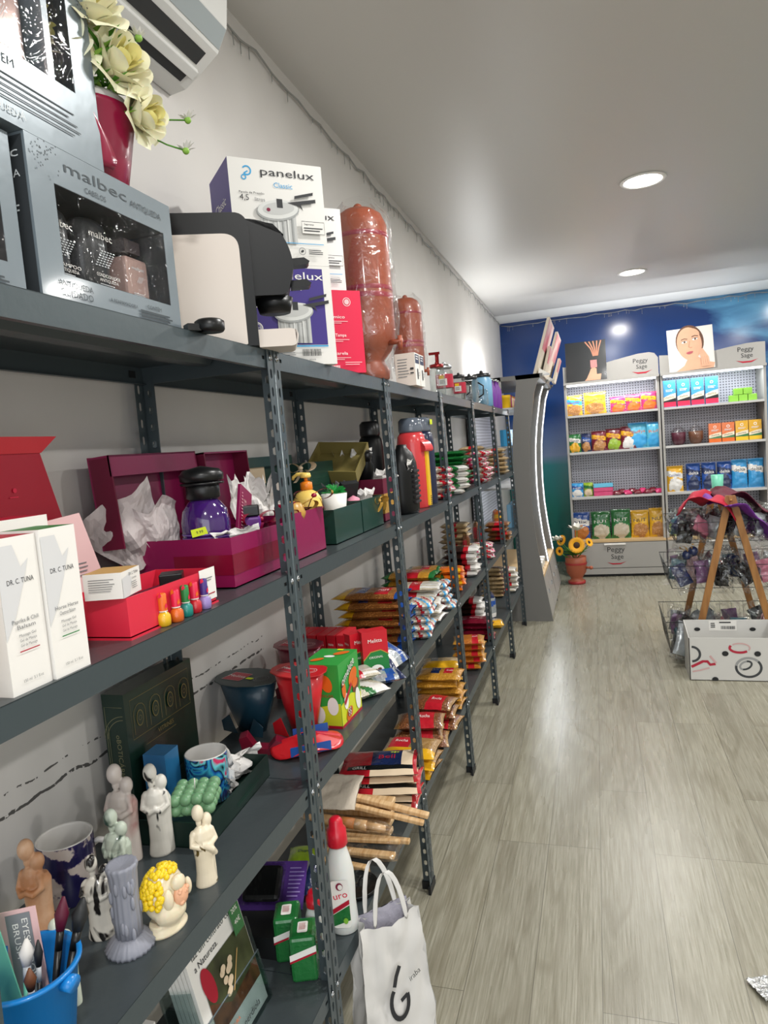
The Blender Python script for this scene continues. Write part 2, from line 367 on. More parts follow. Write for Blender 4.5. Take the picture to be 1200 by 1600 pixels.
def mural_mat():
    "printed seascape: deep blue sky with clouds, turquoise water below"
    m=bpy.data.materials.new('mural'); m.use_nodes=True; nt=m.node_tree; b=nt.nodes['Principled BSDF']; N=nt.nodes.new; L=nt.links.new
    tc=N('ShaderNodeTexCoord'); sp=N('ShaderNodeSeparateXYZ'); L(tc.outputs['Object'],sp.inputs[0])
    r=N('ShaderNodeValToRGB'); mr=N('ShaderNodeMapRange'); mr.inputs[1].default_value=0; mr.inputs[2].default_value=3; L(sp.outputs['Z'],mr.inputs[0]); L(mr.outputs[0],r.inputs[0])
    e=r.color_ramp.elements; e[0].position=0; e[0].color=lin('#2f6f68'); e[1].position=1; e[1].color=lin('#072c62')
    for p_,c_ in ((.22,'#2f8a7e'),(.40,'#3f9aa0'),(.44,'#8fa3c9'),(.52,'#6d86bd'),(.6,'#1c4f9c'),(.72,'#083a7a')): x=e.new(p_); x.color=lin(c_)
    mp=N('ShaderNodeMapping'); mp.inputs['Scale'].default_value=(.8,1,2.2); mp.inputs['Rotation'].default_value=(0,.45,0); L(tc.outputs['Object'],mp.inputs[0])
    n=N('ShaderNodeTexNoise'); n.inputs['Scale'].default_value=1.5; n.inputs['Detail'].default_value=6; n.inputs['Distortion'].default_value=.8; L(mp.outputs[0],n.inputs['Vector'])
    x=N('ShaderNodeMapRange'); x.inputs[1].default_value=1.2; x.inputs[2].default_value=2.5; x.inputs[3].default_value=-.2; x.inputs[4].default_value=.12; L(sp.outputs['X'],x.inputs[0])
    a=N('ShaderNodeMath'); a.operation='ADD'; L(n.outputs['Fac'],a.inputs[0]); L(x.outputs[0],a.inputs[1])
    k=N('ShaderNodeMapRange'); k.inputs[1].default_value=.46; k.inputs[2].default_value=.74; k.inputs[4].default_value=.9; L(a.outputs[0],k.inputs[0])
    mx=N('ShaderNodeMix'); mx.data_type='RGBA'; L(k.outputs[0],mx.inputs[0]); L(r.outputs[0],mx.inputs[6]); mx.inputs[7].default_value=lin('#5d9dc4')
    L(mx.outputs[2],b.inputs['Base Color']); b.inputs['Roughness'].default_value=.16
    MATS['mural']=m
mural_mat()
mat('ceiling_paint','#c6c4c0',.42,bump=(1.2,.03)); mat('cove_paint','#ecece8',.5); mat('other_wall','#bdbab4',.6)
def struct(name,mb,**k): o=mb.obj(name,**k); o['kind']='structure'; return o
b=MB(); b.box(WX-.1,XR,YF,YB+.1,-.05,0,'floor_planks'); struct('floor',b)
b=MB(); b.box(WX-.1,XR,YF,YB+.1,CEIL,CEIL+.08,'ceiling_paint'); struct('ceiling',b)
b=MB(); b.box(WX-.1,WX,YF,YB+.1,0,CEIL,'wall_paint'); struct('wall_left',b)
b=MB(); b.box(WX,XR,YB,YB+.1,0,CEIL,'mural'); struct('wall_back',b)
b=MB(); b.box(XR,XR+.1,YF,YB+.1,0,CEIL,'other_wall'); struct('wall_right',b)
# pale cove along the top of the back wall
b=MB(); b.prism([(YB,CEIL-.03),(YB-.1,CEIL-.03),(YB-.42,CEIL-.002),(YB,CEIL-.002)],WX,XR,'cove_paint',axis='x'); struct('trim_1',b)
# downlights
mat('lamp_glow','#fffaf0',.5,emit=14); mat('lamp_ring','#e9e8e4',.3)
for i,(x,y) in enumerate(LAMPS[:2]):
    t=thing('downlight',['round white downlight glowing in the grey ceiling, the nearer one','round white downlight glowing in the ceiling near the blue back wall'][i],'ceiling light',(x,y,CEIL))
    b=MB(); b.lathe([(.105,-.0005),(.125,-.001),(.13,-.004),(.127,-.008),(.108,-.009),(.105,-.004)],'lamp_ring',seg=40,bot=False); b.obj('bezel',t)
    b=MB(); b.lathe([(.107,-.005),(.0001,-.006)],'lamp_glow',seg=36,bot=False); b.obj('diffuser',t)
for i,(x,y) in enumerate(LAMPS[2:]):
    pass
# string lights along the top of the wall
mat('cable','#8d8d89',.5); mat('cable_led','#c9c9c4',.3)
def sag(p0,p1,n,seed,name,label,drops,dirn):
    r=random.Random(seed); t=thing(name,label,'string lights',p0); p0=Vector(p0); p1=Vector(p1)
    pts=[]; 
    for i in range(n+1):
        q=(p1-p0)*(i/n); q.z-=.022*abs(sin(i*1.9))+r.uniform(0,.012); pts.append(tuple(q))
    b=MB(); b.tube(pts,.0035,'cable',6); b.tube([(a[0]+dirn[0]*.004,a[1]+dirn[1]*.004,a[2]+.006*sin(i*2.1)) for i,a in enumerate(pts)],.002,'cable',5); b.obj('cable',t)
    b=MB()
    for i in range(drops):
        k=r.random()*(n-1); a=int(k); q=Vector(pts[a]).lerp(Vector(pts[a+1]),k-a); L_=r.uniform(.02,.06)
        b.cyl(q,(q.x,q.y+r.uniform(-.004,.004),q.z-L_),.0018,'cable',5); b.ball((q.x,q.y,q.z-L_),.003,'cable_led',6,4)
    o=b.obj('hanging_lights',t); o['kind']='stuff'
sag((WX+.012,.36,2.945),(WX+.012,YB-.02,2.975),60,3,'string_lights','thin grey string of lights sagging along the top of the left wall',60,(0,1))
sag((WX+.02,YB-.012,2.945),(XR-.2,YB-.012,2.955),40,5,'string_lights','thin string of lights pinned along the top of the blue back wall',40,(1,0))
# ------------------------------------------------------------ shelving racks
LX,LY=-.0474,.0855
SP=.8808; DEP=.345
def lean(p): p=p.copy(); k=p.z/1.8; p.x+=LX*k; p.y+=LY*k; return p
def flange(mb,o,du,w,h,pitch,z0,slot=(.0045,.012),off=.5):
    "perforated strip from z=0..h; o corner, du direction of width"
    o=Vector(o); du=Vector(du); z=0; n=int(h/pitch)
    for i in range(n):
        a=i*pitch; c=a+pitch*off
        def P(u,zz): q=o+du*u; return (q.x,q.y,zz+z0)
        sw,sh=slot; uc=w*.56
        H=[P(uc-sw,c-sh*.6),P(uc,c-sh),P(uc+sw,c-sh*.6),P(uc+sw,c+sh*.6),P(uc,c+sh),P(uc-sw,c+sh*.6)]
        O=[P(0,a),P(w,a),P(w,a+pitch),P(0,a+pitch)]
        v=O+H
        mb.add(v,[(0,1,5),(0,5,4),(1,6,5),(1,2,7,6),(2,8,7),(2,3,8),(3,9,8),(3,0,4,9)],'rack')
def post(front,right):
    mb=MB(); mb.warp=lean
    x0=0 if front else -DEP; dx=-1 if front else 1; y0=0 if not right else SP; dy=1 if not right else -1
    flange(mb,(x0,y0,0),(0,dy,0),.031,1.8,.04,.004,off=.5)
    flange(mb,(x0,y0+dy*.0008,0),(dx,0,0),.031,1.8,.04,.004,off=.25,slot=(.0055,.010))
    # rolled spine at the corner
    mb.tube([(x0-dx*-.0005,y0+dy*.001,.003),(x0-dx*-.0005,y0+dy*.001,1.803)],.0022,'rack',6)
    return mb
levels={k:[S1,S2,S3,S4] for k in range(-1,5)}
unit_labels={-1:'dark grey metal shelving rack nearest the camera, holding hair gift sets and candles',0:'dark grey metal shelving rack with pressure cooker boxes on top',
 1:'dark grey metal shelving rack with black and red flasks on its second shelf',2:'dark grey metal shelving rack with green packets on its second shelf',
 3:'dark grey metal shelving rack second from the white tower cabinet',4:'dark grey metal shelving rack next to the white tower cabinet'}
def shelf_mesh():
    mb=MB(); y0,y1=.0015,SP-.0015; x0,x1=-DEP+.002,-.0025; L=.040; t=.0012
    mb.box(x0,x1,y0,y1,-t,0,{'d':'rack','z':'rack_top'})
    # lips with a slot at each end
    for xa,sg in ((x1,1),(x0,-1)):
        xi=xa-sg*t
        segs=[(y0,.035),(.035,.049),(.049,SP-.049),(SP-.049,SP-.035),(SP-.035,y1)]
        for i,(a,c) in enumerate(segs):
            if i in (1,3):
                mb.box(min(xa,xi),max(xa,xi),a,c,-.015,0,'rack'); mb.box(min(xa,xi),max(xa,xi),a,c,-L,-.023,'rack')
                mb.box(min(xi-sg*.002,xi-sg*.0025),max(xi-sg*.002,xi-sg*.0025),a-.004,c+.004,-.027,-.011,'rack_hole')
            else: mb.box(min(xa,xi),max(xa,xi),a,c,-L,0,'rack')
        mb.box(min(xa,xa-sg*.012),max(xa,xa-sg*.012),y0,y1,-L-.0012,-L,'rack')
    for yy in (y0,y1-t): mb.box(x0+t,x1-t,yy,yy+t,-L,-t,'rack')
    return mb
def stiffener(): 
    mb=MB(); mb.prism([(-DEP/2-.03,-.0012),(-DEP/2-.018,-.016),(-DEP/2+.018,-.016),(-DEP/2+.03,-.0012)],.01,SP-.01,'rack',axis='y'); return mb
pm={}
for fr in (0,1):
    for rt in (0,1): pm[fr,rt]=post(fr,rt)
shelf_me=None; unit0=None
def bolt_mb(p,n):
    mb=MB(); n=Vector(n); p=Vector(p); mb.cyl(p,p+n*.003,.0065,'steel',8); mb.cyl(p+n*.003,p+n*.005,.0045,'steel',8,r2=.002); return mb
def unit(k):
    global unit0
    t=thing('shelving_rack',unit_labels[k],'shelving rack',(0,k*SP,0),group='perforated metal shelving racks along the wall')
    if unit0 is None:
        unit0=t
        for fr in (0,1):
            for rt in (0,1):
                po=pm[fr,rt].obj('post',t,mods=[('solid',.0016)])
                x0=0 if fr else -DEP; dx=-1 if fr else 1; y0=SP if rt else 0; dy=-1 if rt else 1
                f=MB(); f.warp=lean
                f.prism([(x0-dx*.003,y0-dy*.0002),(x0-dx*.003,y0+dy*.036),(x0+dx*.006,y0+dy*.036),(x0+dx*.006,y0+dy*.006),(x0+dx*.036,y0+dy*.006),(x0+dx*.036,y0-dy*.0002)],0,.028,'rubber',axis='z'); f.obj('foot_cap',po)
                if fr:
                    for z in (S1,S2,S3,S4):
                        q=lean(Vector((0,y0+dy*.016,z-.018))); bolt_mb(q,(1,0,0)).obj('bolt',po)
                        q=lean(Vector((-.016,y0+dy*.002,z-.050))); bolt_mb(q,(0,-1 if not rt else 1,0))
        sh=shelf_mesh(); st=stiffener()
        s0=None
        for z in (S1,S2,S3,S4):
            loc=(LX*z/1.8,LY*z/1.8,z)
            if s0 is None:
                s0=sh.obj('shelf',t,loc); st0=st.obj('stiffening_rib',s0)
            else: dup(s0,loc=loc,parent=t)
        return t
    return None
unit(-1)
for k in range(0,5):
    c=dup(unit0,loc=(0,k*SP,0),label=unit_labels[k])
# ------------------------------------------------------------ TOP SHELF
mat('gift_silver','#747f86',.34,metal=.2,coat=.6,bump=(14,.10)); mat('gift_print','#3a4247',.6); mat('gift_pale','#c9cfd2',.5)
mat('gift_inner','#2f3336',.5); mat('bottle_graphite','#3b3d40',.3,coat=.3); mat('glass_dark','#4c4346',.08,coat=1); mat('glass_rose','#c4a59d',.1,metal=.3,coat=1)
def gift_set(name,label,W,D,H,kind,loc,rz=0):
    "printed silver carton with a window; front faces +x"
    t=thing(name,label,'gift box',loc,rz,'silver windowed hair care gift sets')
    b=MB(); x1=D/2; x0=-D/2
    wy0,wy1=(-W*.36,W*.42) if kind!='A' else (-W*.44,W*.36); wz0,wz1=H*.2,H*.76
    if kind=='A': wz0,wz1=H*.32,H*.96
    for q in ((x0,x1,-W/2,wy0,0,H),(x0,x1,wy1,W/2,0,H),(x0,x1,wy0,wy1,0,wz0),(x0,x1,wy0,wy1,wz1,H)): b.box(*q,'gift_silver')
    b.box(x0,x0+.002,wy0,wy1,wz0,wz1,'gift_inner')
    for a in (wy0,wy1): b.box(x0,x1-.0005,a-.0006,a+.0006,wz0,wz1,'gift_inner')
    b.box(x0,x1-.0005,wy0,wy1,wz0-.0006,wz0+.0006,'gift_inner'); b.box(x0,x1-.0005,wy0,wy1,wz1-.0006,wz1+.0006,'gift_inner')
    d=F(b,x=x1)
    if kind!='A':
        d.text('malbec',-W*.08,H*.865,H*.07,'gift_print',w=W*.42); d.text('CABELOS',-W*.1,H*.79,H*.035,'gift_print'); d.text('ANTIQUEDA',W*.28,H*.85,H*.045,'gift_print')
        d.text('ANTIQUEDA',-W*.3,H*.12,H*.038,'gift_print'); d.text('CUIDADO',-W*.3,H*.06,H*.045,'gift_print')
        d.text('A REAFIRMADORA',W*.02,H*.1,H*.025,'gift_print'); d.text('CONTÉM',W*.2,H*.12,H*.03,'gift_print',al='L'); d.lines(W*.14,W*.46,H*.09,4,H*.012,H*.022,'gift_print')
        for i in range(26):
            r=random.Random(i); d.ell(-W*.47+r.random()*W*.12,H*(.8+.18*r.random()),.0013,.0013,'gift_print',8)
        d=F(b,y=-W/2); d.rect(x0+.004,.004,x1-.004,H-.004,'gift_inner'); d.text('malbec',0,H*.86,H*.06,'gift_pale',w=D*.8); d.text('ANTIQUEDA',0,H*.74,H*.045,'gift_pale',w=D*.8)
        d.lines(x0+D*.15,x1-D*.15,H*.6,8,H*.01,H*.03,'gift_pale'); d.rrect(x0+D*.2,H*.16,x1-D*.2,H*.33,.004,'paper'); d.ell(0,H*.25,D*.17,H*.07,'dark'); d.rrect(x0+D*.2,H*.03,x1-D*.2,H*.12,.004,'paper')
    else:
        d.text('CONTÉM',-W*.1,H*.25,H*.04,'gift_print'); d.lines(-W*.38,W*.42,H*.2,5,H*.006,H*.026,'gift_print'); d.text('ANTIQUEDA',-W*.1,H*.04,H*.035,'gift_pale')
        for i in range(40):
            r=random.Random(i+50); d.ell(W*.38+r.random()*W*.11,H*(.7+.28*r.random()),.0014,.0014,'gift_print',8)
    b.obj('carton',t)
    def tb(nm,y,w,h,m,txt,z=wz0):
        b=MB(); n=.42 if nm!='perfume_bottle' else .8
        if nm=='perfume_bottle':
            b.hull_box(x0+D*.25,x0+D*.75,y-w/2,y+w/2,z,z+h*.72,m); q=b.obj(nm,t,mods=[('bevel',.006)])
            c=MB(); c.cyl((x0+D*.5,y,z+h*.72),(x0+D*.5,y,z+h*.8),w*.25,'steel'); c.hull_box(x0+D*.3,x0+D*.7,y-w*.34,y+w*.34,z+h*.8,z+h,'glass_dark'); c.obj('cap',q)
            c=MB(); d=F(c,x=x0+D*.75); d.e=.0006; d.text('malbec',y,z+h*.52,h*.05,'gift_pale',w=w*.55); d.lines(y-w*.3,y+w*.3,z+h*.14,4,h*.01,h*.025,'gift_pale')
            for i in range(4): d.line([(y-w*.12+i*w*.05,z+h*.32),(y+i*w*.05,z+h*.42)],.0008,'gift_pale')
            c.obj('print',q); return
        prof=[(w/2*k,zz*h) for k,zz in ((.9,0),(1,.02),(1,.86),(.93,.93),(.7,.98),(.55,1))]
        b.lathe([(a,z+q) for a,q in prof],m,c=(x0+D*.5,y,0),sx=.72,seg=24); q=b.obj(nm,t)
        c=MB(); d=Draw(c,(x0+D*.5+w*.36+.0012,0,0),(0,1,0),(0,0,1)); d.e=.0004; d.text('malbec',y,z+h*.72,h*.09,'white',w=w*.72); d.text('CABELOS',y,z+h*.63,h*.022,'gift_pale')
        for i in range(7):
            for j in range(7-abs(3-i)*2 if False else 5): d.rect(y-w*.2+j*w*.09+(i-3)*w*.02,z+h*(.36+i*.03),y-w*.2+j*w*.09+(i-3)*w*.02+w*.06,z+h*(.375+i*.03),'gift_pale')
        d.text(txt,y,z+h*.2,h*.045,'white',w=w*.75); d.text('ANTIQUEDA',y,z+h*.14,h*.04,'white',w=w*.6); d.lines(y-w*.3,y+w*.3,z+h*.1,3,h*.01,h*.025,'gift_pale'); c.obj('print',q)
    hh=wz1-wz0
    if kind=='A':
        for y in (-W*.26,W*.06): tb('perfume_bottle',y,W*.26,hh*.98,'glass_rose','')
        b=MB(); 
        for y in (-W*.1,W*.25): b.box(x0+.01,x1-.008,y-.006,y+.006,wz0,wz1,'gift_silver')
        b.obj('divider',t)
    else:
        w=(wy1-wy0)/3.1
        tb('shampoo_bottle',wy0+w*.52,w*.86,hh*.93,'bottle_graphite','SHAMPOO'); tb('conditioner_bottle',wy0+w*1.58,w*.9,hh*.97,'bottle_graphite','CONDICIONADOR'); tb('perfume_bottle',wy0+w*2.6,w*.74,hh*.86,'glass_rose','')
    b=MB(); b.add([(x1+.0005,wy0,wz0),(x1+.0005,wy1,wz0),(x1+.0005,wy1,wz1),(x1+.0005,wy0,wz1)],[(0,1,2,3)],'film'); b.obj('window_film',t)
    return t
gift_set('hair_gift_set','silver hair care gift box with three bottles in its window, right of the lower two',.33,.125,.222,'B',(-.1375,-.39,S1))
gift_set('hair_gift_set','silver hair care gift box at the left edge, under the upper gift box',.33,.12,.215,'C',(-.1475,-.735,S1))
gift_set('hair_gift_set','silver perfume gift box lying on top of the other two gift boxes',.33,.12,.30,'A',(-.135,-.56,S1+.2225))
# flower pot with roses
def leaf_fan(b,c,n,L,w,m,seed,up=.3,spread=pi*2,a0=0):
    r=random.Random(seed)
    for i in range(n):
        a=a0+spread*i/n+r.uniform(-.2,.2); e=up+r.uniform(-.25,.25); d=Vector((cos(a)*cos(e),sin(a)*cos(e),sin(e))); s=d.cross(Vector((0,0,1))).normalized()*w
        p=Vector(c); l=L*r.uniform(.7,1.1)
        b.add([tuple(p),tuple(p+d*l*.5+s+Vector((0,0,l*.06))),tuple(p+d*l),tuple(p+d*l*.5-s+Vector((0,0,l*.06)))],[(0,1,2),(0,2,3)],m,True)
def rose(b,c,R,m1,m2,dirn,seed):
    r=random.Random(seed); X=b.X.copy(); d=Vector(dirn).normalized(); q=d.to_track_quat('Z','Y').to_matrix().to_4x4()
    b.X=X@T(*c)@q
    for layer,(n,rad,hh,op) in enumerate(((3,.2,.80,-.1),(4,.36,.86,-.05),(5,.56,.84,.03),(5,.76,.74,.12),(6,.95,.58,.28))):
        for i in range(n):
            a0=2*pi*i/n+layer*.7+r.uniform(-.1,.1); wdt=2*pi/n*.72
            def fn(u,v,a0=a0,wdt=wdt,rad=rad,hh=hh,op=op):
                a=a0+(u-.5)*2*wdt*(.55+.45*sin(pi*min(v*1.1,1))); rr=R*(.12+(rad-.12)*v**.8)+R*op*v**3*.35
                z=R*(hh*1.3*v-(.35 if op>.1 else 0)*v**4*op*2)-abs(u-.5)**2*R*.5*v
                return (rr*cos(a),rr*sin(a),z-R*.3)
            b.grid(fn,6,6,m1 if layer>1 else m2)
    b.X=X
mat('rose_cream','#efebcc',.55,sss=.15); mat('rose_heart','#e2d88e',.55,sss=.15); mat('leaf','#4f8a2c',.5); mat('leaf_light','#86b348',.5); mat('pot_wine','#8a1238',.28,coat=.4); mat('pot_wine_dark','#5c0a24',.3,coat=.3)
pot=thing('flower_pot','wine red flower pot of cream artificial roses standing on the gift boxes','flower pot',(-.148,-.33,S1+.2225),-.1); pot.scale=(1.28,1.28,1.22)
b=MB(); b.lathe([(.040,0),(.043,.003),(.052,.05),(.061,.098),(.064,.103),(.061,.105),(.056,.098),(.05,.06)],'pot_wine',seg=36,bot=False); b.lathe([(.0001,.002),(.04,.002)],'pot_wine_dark',seg=20,bot=False)
o=b.obj('pot',pot)
b=MB()
def lip(u,v):
    a=-.95+(u-.5)*1.3*(1-.6*abs(v-.2)); r=.060+.016*v+.012*sin(pi*u); return (r*cos(a),r*sin(a),.012+.075*v*(1-.4*(2*u-1)**2))
b.grid(lip,8,8,'pot_wine'); b.obj('moulded_lily',o,mods=[('solid',.002)])
b=MB(); b.lathe([(.0001,.09),(.055,.092),(.058,.112),(.054,.118),(.0001,.112)],'paper',seg=24,bot=False); b.obj('foam_collar',pot)
for i,(x,y,z,R,d) in enumerate([(.02,-.062,.155,.052,(.8,-.5,.35)),(.055,.0,.15,.048,(.95,-.1,.25)),(.04,.055,.115,.038,(.9,.5,.0)),(-.02,.0,.175,.045,(.1,-.2,1)),(-.045,-.05,.15,.042,(-.3,-.6,.6)),(.05,-.03,.205,.045,(.8,-.3,.6)),(.06,.03,.10,.04,(1,.2,-.1))]):
    b=MB(); rose(b,(x,y,z),R,'rose_cream','rose_heart',d,i); b.obj('rose',pot)
b=MB()
for i in range(46):
    r=random.Random(i); a=r.uniform(-2.2,1.5); z=r.uniform(.09,.19); q=.045; leaf_fan(b,(q*cos(a),q*sin(a),z),5,.04,.004,'leaf' if i%2 else 'leaf_light',i)
b.obj('foliage',pot)
b=MB()
for i,(x,y,z) in enumerate([(.06,-.09,.235),(.075,.115,.125),(.085,.09,.07),(.07,.035,.2),(.03,.03,.235)]):
    b.tube([(.03,y*.4,.1),(x*.8,y*.8,z*.8+.02),(x,y,z)],.0012,'leaf',5); leaf_fan(b,(x,y,z),14,.017,.0022,'white',i,up=.5); b.ball((x,y,z),.005,'leaf_light',8,6)
b.obj('filler_flowers',pot)
# capsule coffee machine: side panel faces the aisle, spout to +y
mat('machine_black','#0f1011',.38,spec=.3); mat('machine_cream','#e2d6cb',.35,coat=.2)
cm=thing('coffee_machine','black and cream capsule coffee machine on the top shelf','coffee machine',(-.143,-.062,S1),-math.radians(64)); cm.scale=(1,1,.93)
def prof(pts,n=6):
    "polyline with rounded corners given as (y,z,r)"
    out=[]; N=len(pts)
    for i,(y,z,r) in enumerate(pts):
        if not r: out.append((y,z)); continue
        p=Vector((y,z)); a=(Vector(pts[i-1][:2])-p).normalized(); c=(Vector(pts[(i+1)%N][:2])-p).normalized()
        for k in range(n+1):
            t=k/n; q=(p+a*r)*(1-t)**2+p*2*t*(1-t)+(p+c*r)*t*t; out.append((q.x,q.y))
    return out
b=MB(); body=prof([(-.16,0,.01),(.125,0,0),(.125,.262,.0),(.118,.292,.025),(-.16,.295,.03)]); b.prism(body,-.165,-.006,'machine_black',axis='x'); b.obj('body',cm,mods=[('bevel',.006)])
b=MB(); b.prism(prof([(-.158,.002,.0),(.102,.002,.004),(.102,.245,.035),(-.158,.245,.01)],8),-.007,0,'machine_cream',axis='x'); b.obj('side_panel',cm,mods=[('bevel',.002)])
b=MB(); b.prism(prof([(.12,.115,.0),(.195,.115,.015),(.212,.175,.0),(.208,.235,.05),(.165,.286,.05),(.12,.286,0)],8),-.135,-.03,'machine_black',axis='x'); hd=b.obj('brewing_head',cm,mods=[('bevel',.014)])
b=MB(); b.cyl((-.083,.165,.085),(-.083,.165,.118),.034,'machine_black',24,r2=.042); b.obj('spout',hd)
for z in (.145,.195):
    b=MB(); b.prism([(.205,z-.006),(.245,z-.004),(.25,z+.003),(.238,z+.012),(.205,z+.01)],-.1,-.066,'machine_black',axis='x'); b.obj('lever',hd,mods=[('bevel',.003)])
b=MB(); b.prism(prof([(.125,0,0),(.205,0,.012),(.212,.03,.012),(.2,.04,.01),(.125,.04,0)]),-.13,-.035,'machine_cream',axis='x'); b.obj('drip_tray',cm,mods=[('bevel',.008)])
b=MB(); b.lathe([(.0001,.0),(.024,.0),(.027,.004),(.027,.018),(.021,.022),(.012,.02),(.0001,.02)],'black',seg=26); b.box(-.045,-.015,-.012,.012,0,.012,'black')
tag(b.obj('capsule_holder',loc=(-.032,-.20,S1),rz=.9),'small black round capsule holder lying beside the gift set','capsule holder')
# pressure cooker boxes
mat('box_white','#dedcd7',.5,coat=.1); mat('box_purple','#3b2c7d',.45); mat('cooker_grey','#b9bab8',.5); mat('cooker_lid','#cfd0cd',.5); mat('cooker_shade','#9b9d9c',.5)
def cooker_art(d,w,h,ox,oy,s,bg):
    # flat picture of a pressure cooker
    d.poly([(ox-.36*s,oy-.02*s),(ox-.36*s,oy-.62*s),(ox+.36*s,oy-.62*s),(ox+.36*s,oy-.02*s)],'cooker_grey')
    for i in range(7): d.rect(ox-.33*s+i*.1*s,oy-.62*s,ox-.30*s+i*.1*s,oy-.12*s,'cooker_lid' if i%2 else 'cooker_shade')
    d.ell(ox,oy,.44*s,.2*s,'cooker_shade',30,rot=.12); d.ell(ox,oy+.02*s,.42*s,.18*s,'cooker_lid',30,rot=.12); d.ell(ox+.01*s,oy+.035*s,.33*s,.12*s,'cooker_grey',30,rot=.12)
    d.rect(ox-.02*s,oy+.05*s,ox+.1*s,oy+.22*s,'text_dark'); d.ell(ox-.2*s,oy,.04*s,.035*s,'maroon')
    d.poly([(ox+.2*s,oy+.16*s),(ox+.45*s,oy+.1*s),(ox+.52*s,oy+.02*s),(ox+.48*s,oy+.14*s),(ox+.8*s,oy+.2*s),(ox+.8*s,oy+.27*s),(ox+.42*s,oy+.2*s)],'text_dark')
    d.poly([(ox+.35*s,oy+.24*s),(ox+.75*s,oy+.34*s),(ox+.76*s,oy+.4*s),(ox+.36*s,oy+.3*s)],'text_dark')
def cooker_box(label,dark,loc,rz,W=.25,D=.25,H=.255,label2=None):
    t=MB(); t.box(-W/2,W/2,-D/2,D/2,0,H,{'d':'box_white','-x':'box_purple','x':'box_purple'})
    d=F(t,y=-D/2); logo='white' if dark else 'panelux_blue'; tx='white' if dark else 'text_dark'
    if dark: d.rect(-W*.47,H*.2,W*.41,H*.97,'box_purple')
    d.ring(-W*.31,H*.885,W*.042,W*.014,logo if not dark else 'white',a0=-140,a1=150,n=18); d.ring(-W*.345,H*.82,W*.022,W*.011,logo,n=14); d.line([(-W*.335,H*.86),(-W*.30,H*.88)],W*.012,logo)
    d.text('panelux',W*.12,H*.855,H*.075,tx,w=W*.58); d.text('Classic',W*.06,H*.745,H*.05,'panelux_blue' if not dark else 'white',w=W*.2)
    if not dark:
        d.text('4,5',-W*.36,H*.6,H*.055,'text_dark'); d.text('litros',-W*.2,H*.6,H*.035,'text_grey'); d.text('Panela de Pressão',-W*.28,H*.665,H*.02,'text_dark',w=W*.26)
        cooker_art(d,W,H,-W*.02,H*.52,W*.52,0)
        d.rect(-W*.45,H*.205,W*.45,H*.212,'panelux_blue')
        d.rect(W*.22,H*.31,W*.47,H*.43,'box_white'); d.line([(W*.22,H*.31),(W*.47,H*.31),(W*.47,H*.43),(W*.22,H*.43)],.0012,'text_dark',closed=True); d.text('Segurança',W*.30,H*.395,H*.018,'text_dark'); d.lines(W*.24,W*.45,H*.36,2,H*.01,H*.025,'text_dark')
        d.ring(W*.2,H*.13,W*.035,.0015,'text_grey'); d.ell(W*.2,H*.13,W*.02,W*.012,'text_dark',rot=.6); d.lines(W*.27,W*.45,H*.14,3,H*.008,H*.018,'text_dark')
        d.lines(-W*.4,-W*.1,H*.14,3,H*.008,H*.02,'text_grey')
    else:
        cooker_art(d,W,H,W*.05,H*.52,W*.5,1)
        for z in (.62,.36): d.ring(-W*.36,H*z,W*.055,.003,'white'); d.ring(-W*.36,H*z,W*.04,.0012,'white'); d.text('100%' if z<.5 else 'OK',-W*.36,H*(z-.015),H*.03,'white')
        d.rect(-W*.25,H*.175,W*.4,H*.19,'panelux_blue'); d.lines(-W*.3,W*.05,H*.15,5,H*.007,H*.02,'text_grey'); d.barcode(W*.1,H*.08,W*.3,H*.15); d.text('****',W*.2,H*.02,H*.03,'text_dark')
    d=F(t,x=W/2); d.O=Vector((W/2,0,0)); d.text('panelux',0,H*.6,H*.08,'white',w=D*.6)
    d=Draw(t,(-W/2,D/2,0),(0,-1,0),(0,0,1)); d.text('Classic',D/2,H*.6,H*.09,'white',w=D*.55); d.text('panelux',D/2,H*.3,H*.08,'lilac',w=D*.6)
    return tag(t.obj('pressure_cooker_box',loc=loc,rz=rz,mods=[('bevel',.0015)]),label,'box','pressure cooker boxes')
th=math.radians(44); ct,st=cos(th),sin(th)
def corner_box(R,w,d): # R = front right corner, returns centre
    u=Vector((ct,st)); n=Vector((-st,ct)); c=Vector(R)-u*w/2+n*d/2; return c.x,c.y
cx,cy=corner_box((-.022,.43),.25,.185)
cooker_box('purple and white pressure cooker box under the white one',True,(cx,cy,S1),th,D=.185)
cooker_box('white pressure cooker box stacked on the purple cooker box',False,(cx,cy,S1+.2555),th,D=.185)
# red appliance carton with a third cooker box on it
u=Vector((ct,st)); n=Vector((-st,ct)); rx,ry=corner_box((-.03,.70),.235,.10)
b=MB(); W_,D_,H_=.235,.10,.245; b.box(-W_/2,W_/2,-D_/2,D_/2,0,H_,{'d':'pinkred','x':'white'}); d=F(b,y=-D_/2)
d.ring(W_*.3,H_*.86,.012,.0015,'white'); d.ell(W_*.3,H_*.86,.008,.008,'rose_pale'); d.text('ViaLight',W_*.02,H_*.87,.008,'rose_pale') if False else d.text('Magic',W_*.02,H_*.87,.009,'rose_pale')
for i,(s1,s2) in enumerate((('Fundo Cerâmico','100%'),('Suporta Fogo ou Tampa',''),('Evita de Passarela','Tampa'))):
    d.text(s1,-W_*.02,H_*(.66-.22*i),.009,'white',w=W_*.55); d.lines(-W_*.3,W_*.3,H_*(.62-.22*i),2,.0018,.005,'rose_pale')
d.barcode(-W_*.1,H_*.02,W_*.12,H_*.09,'white'); d.lines(W_*.2,W_*.44,H_*.12,2,.002,.006,'rose_pale'); d=F(b,x=W_/2); d.rect(-D_*.4,H_*.03,D_*.4,H_*.1,'text_dark')
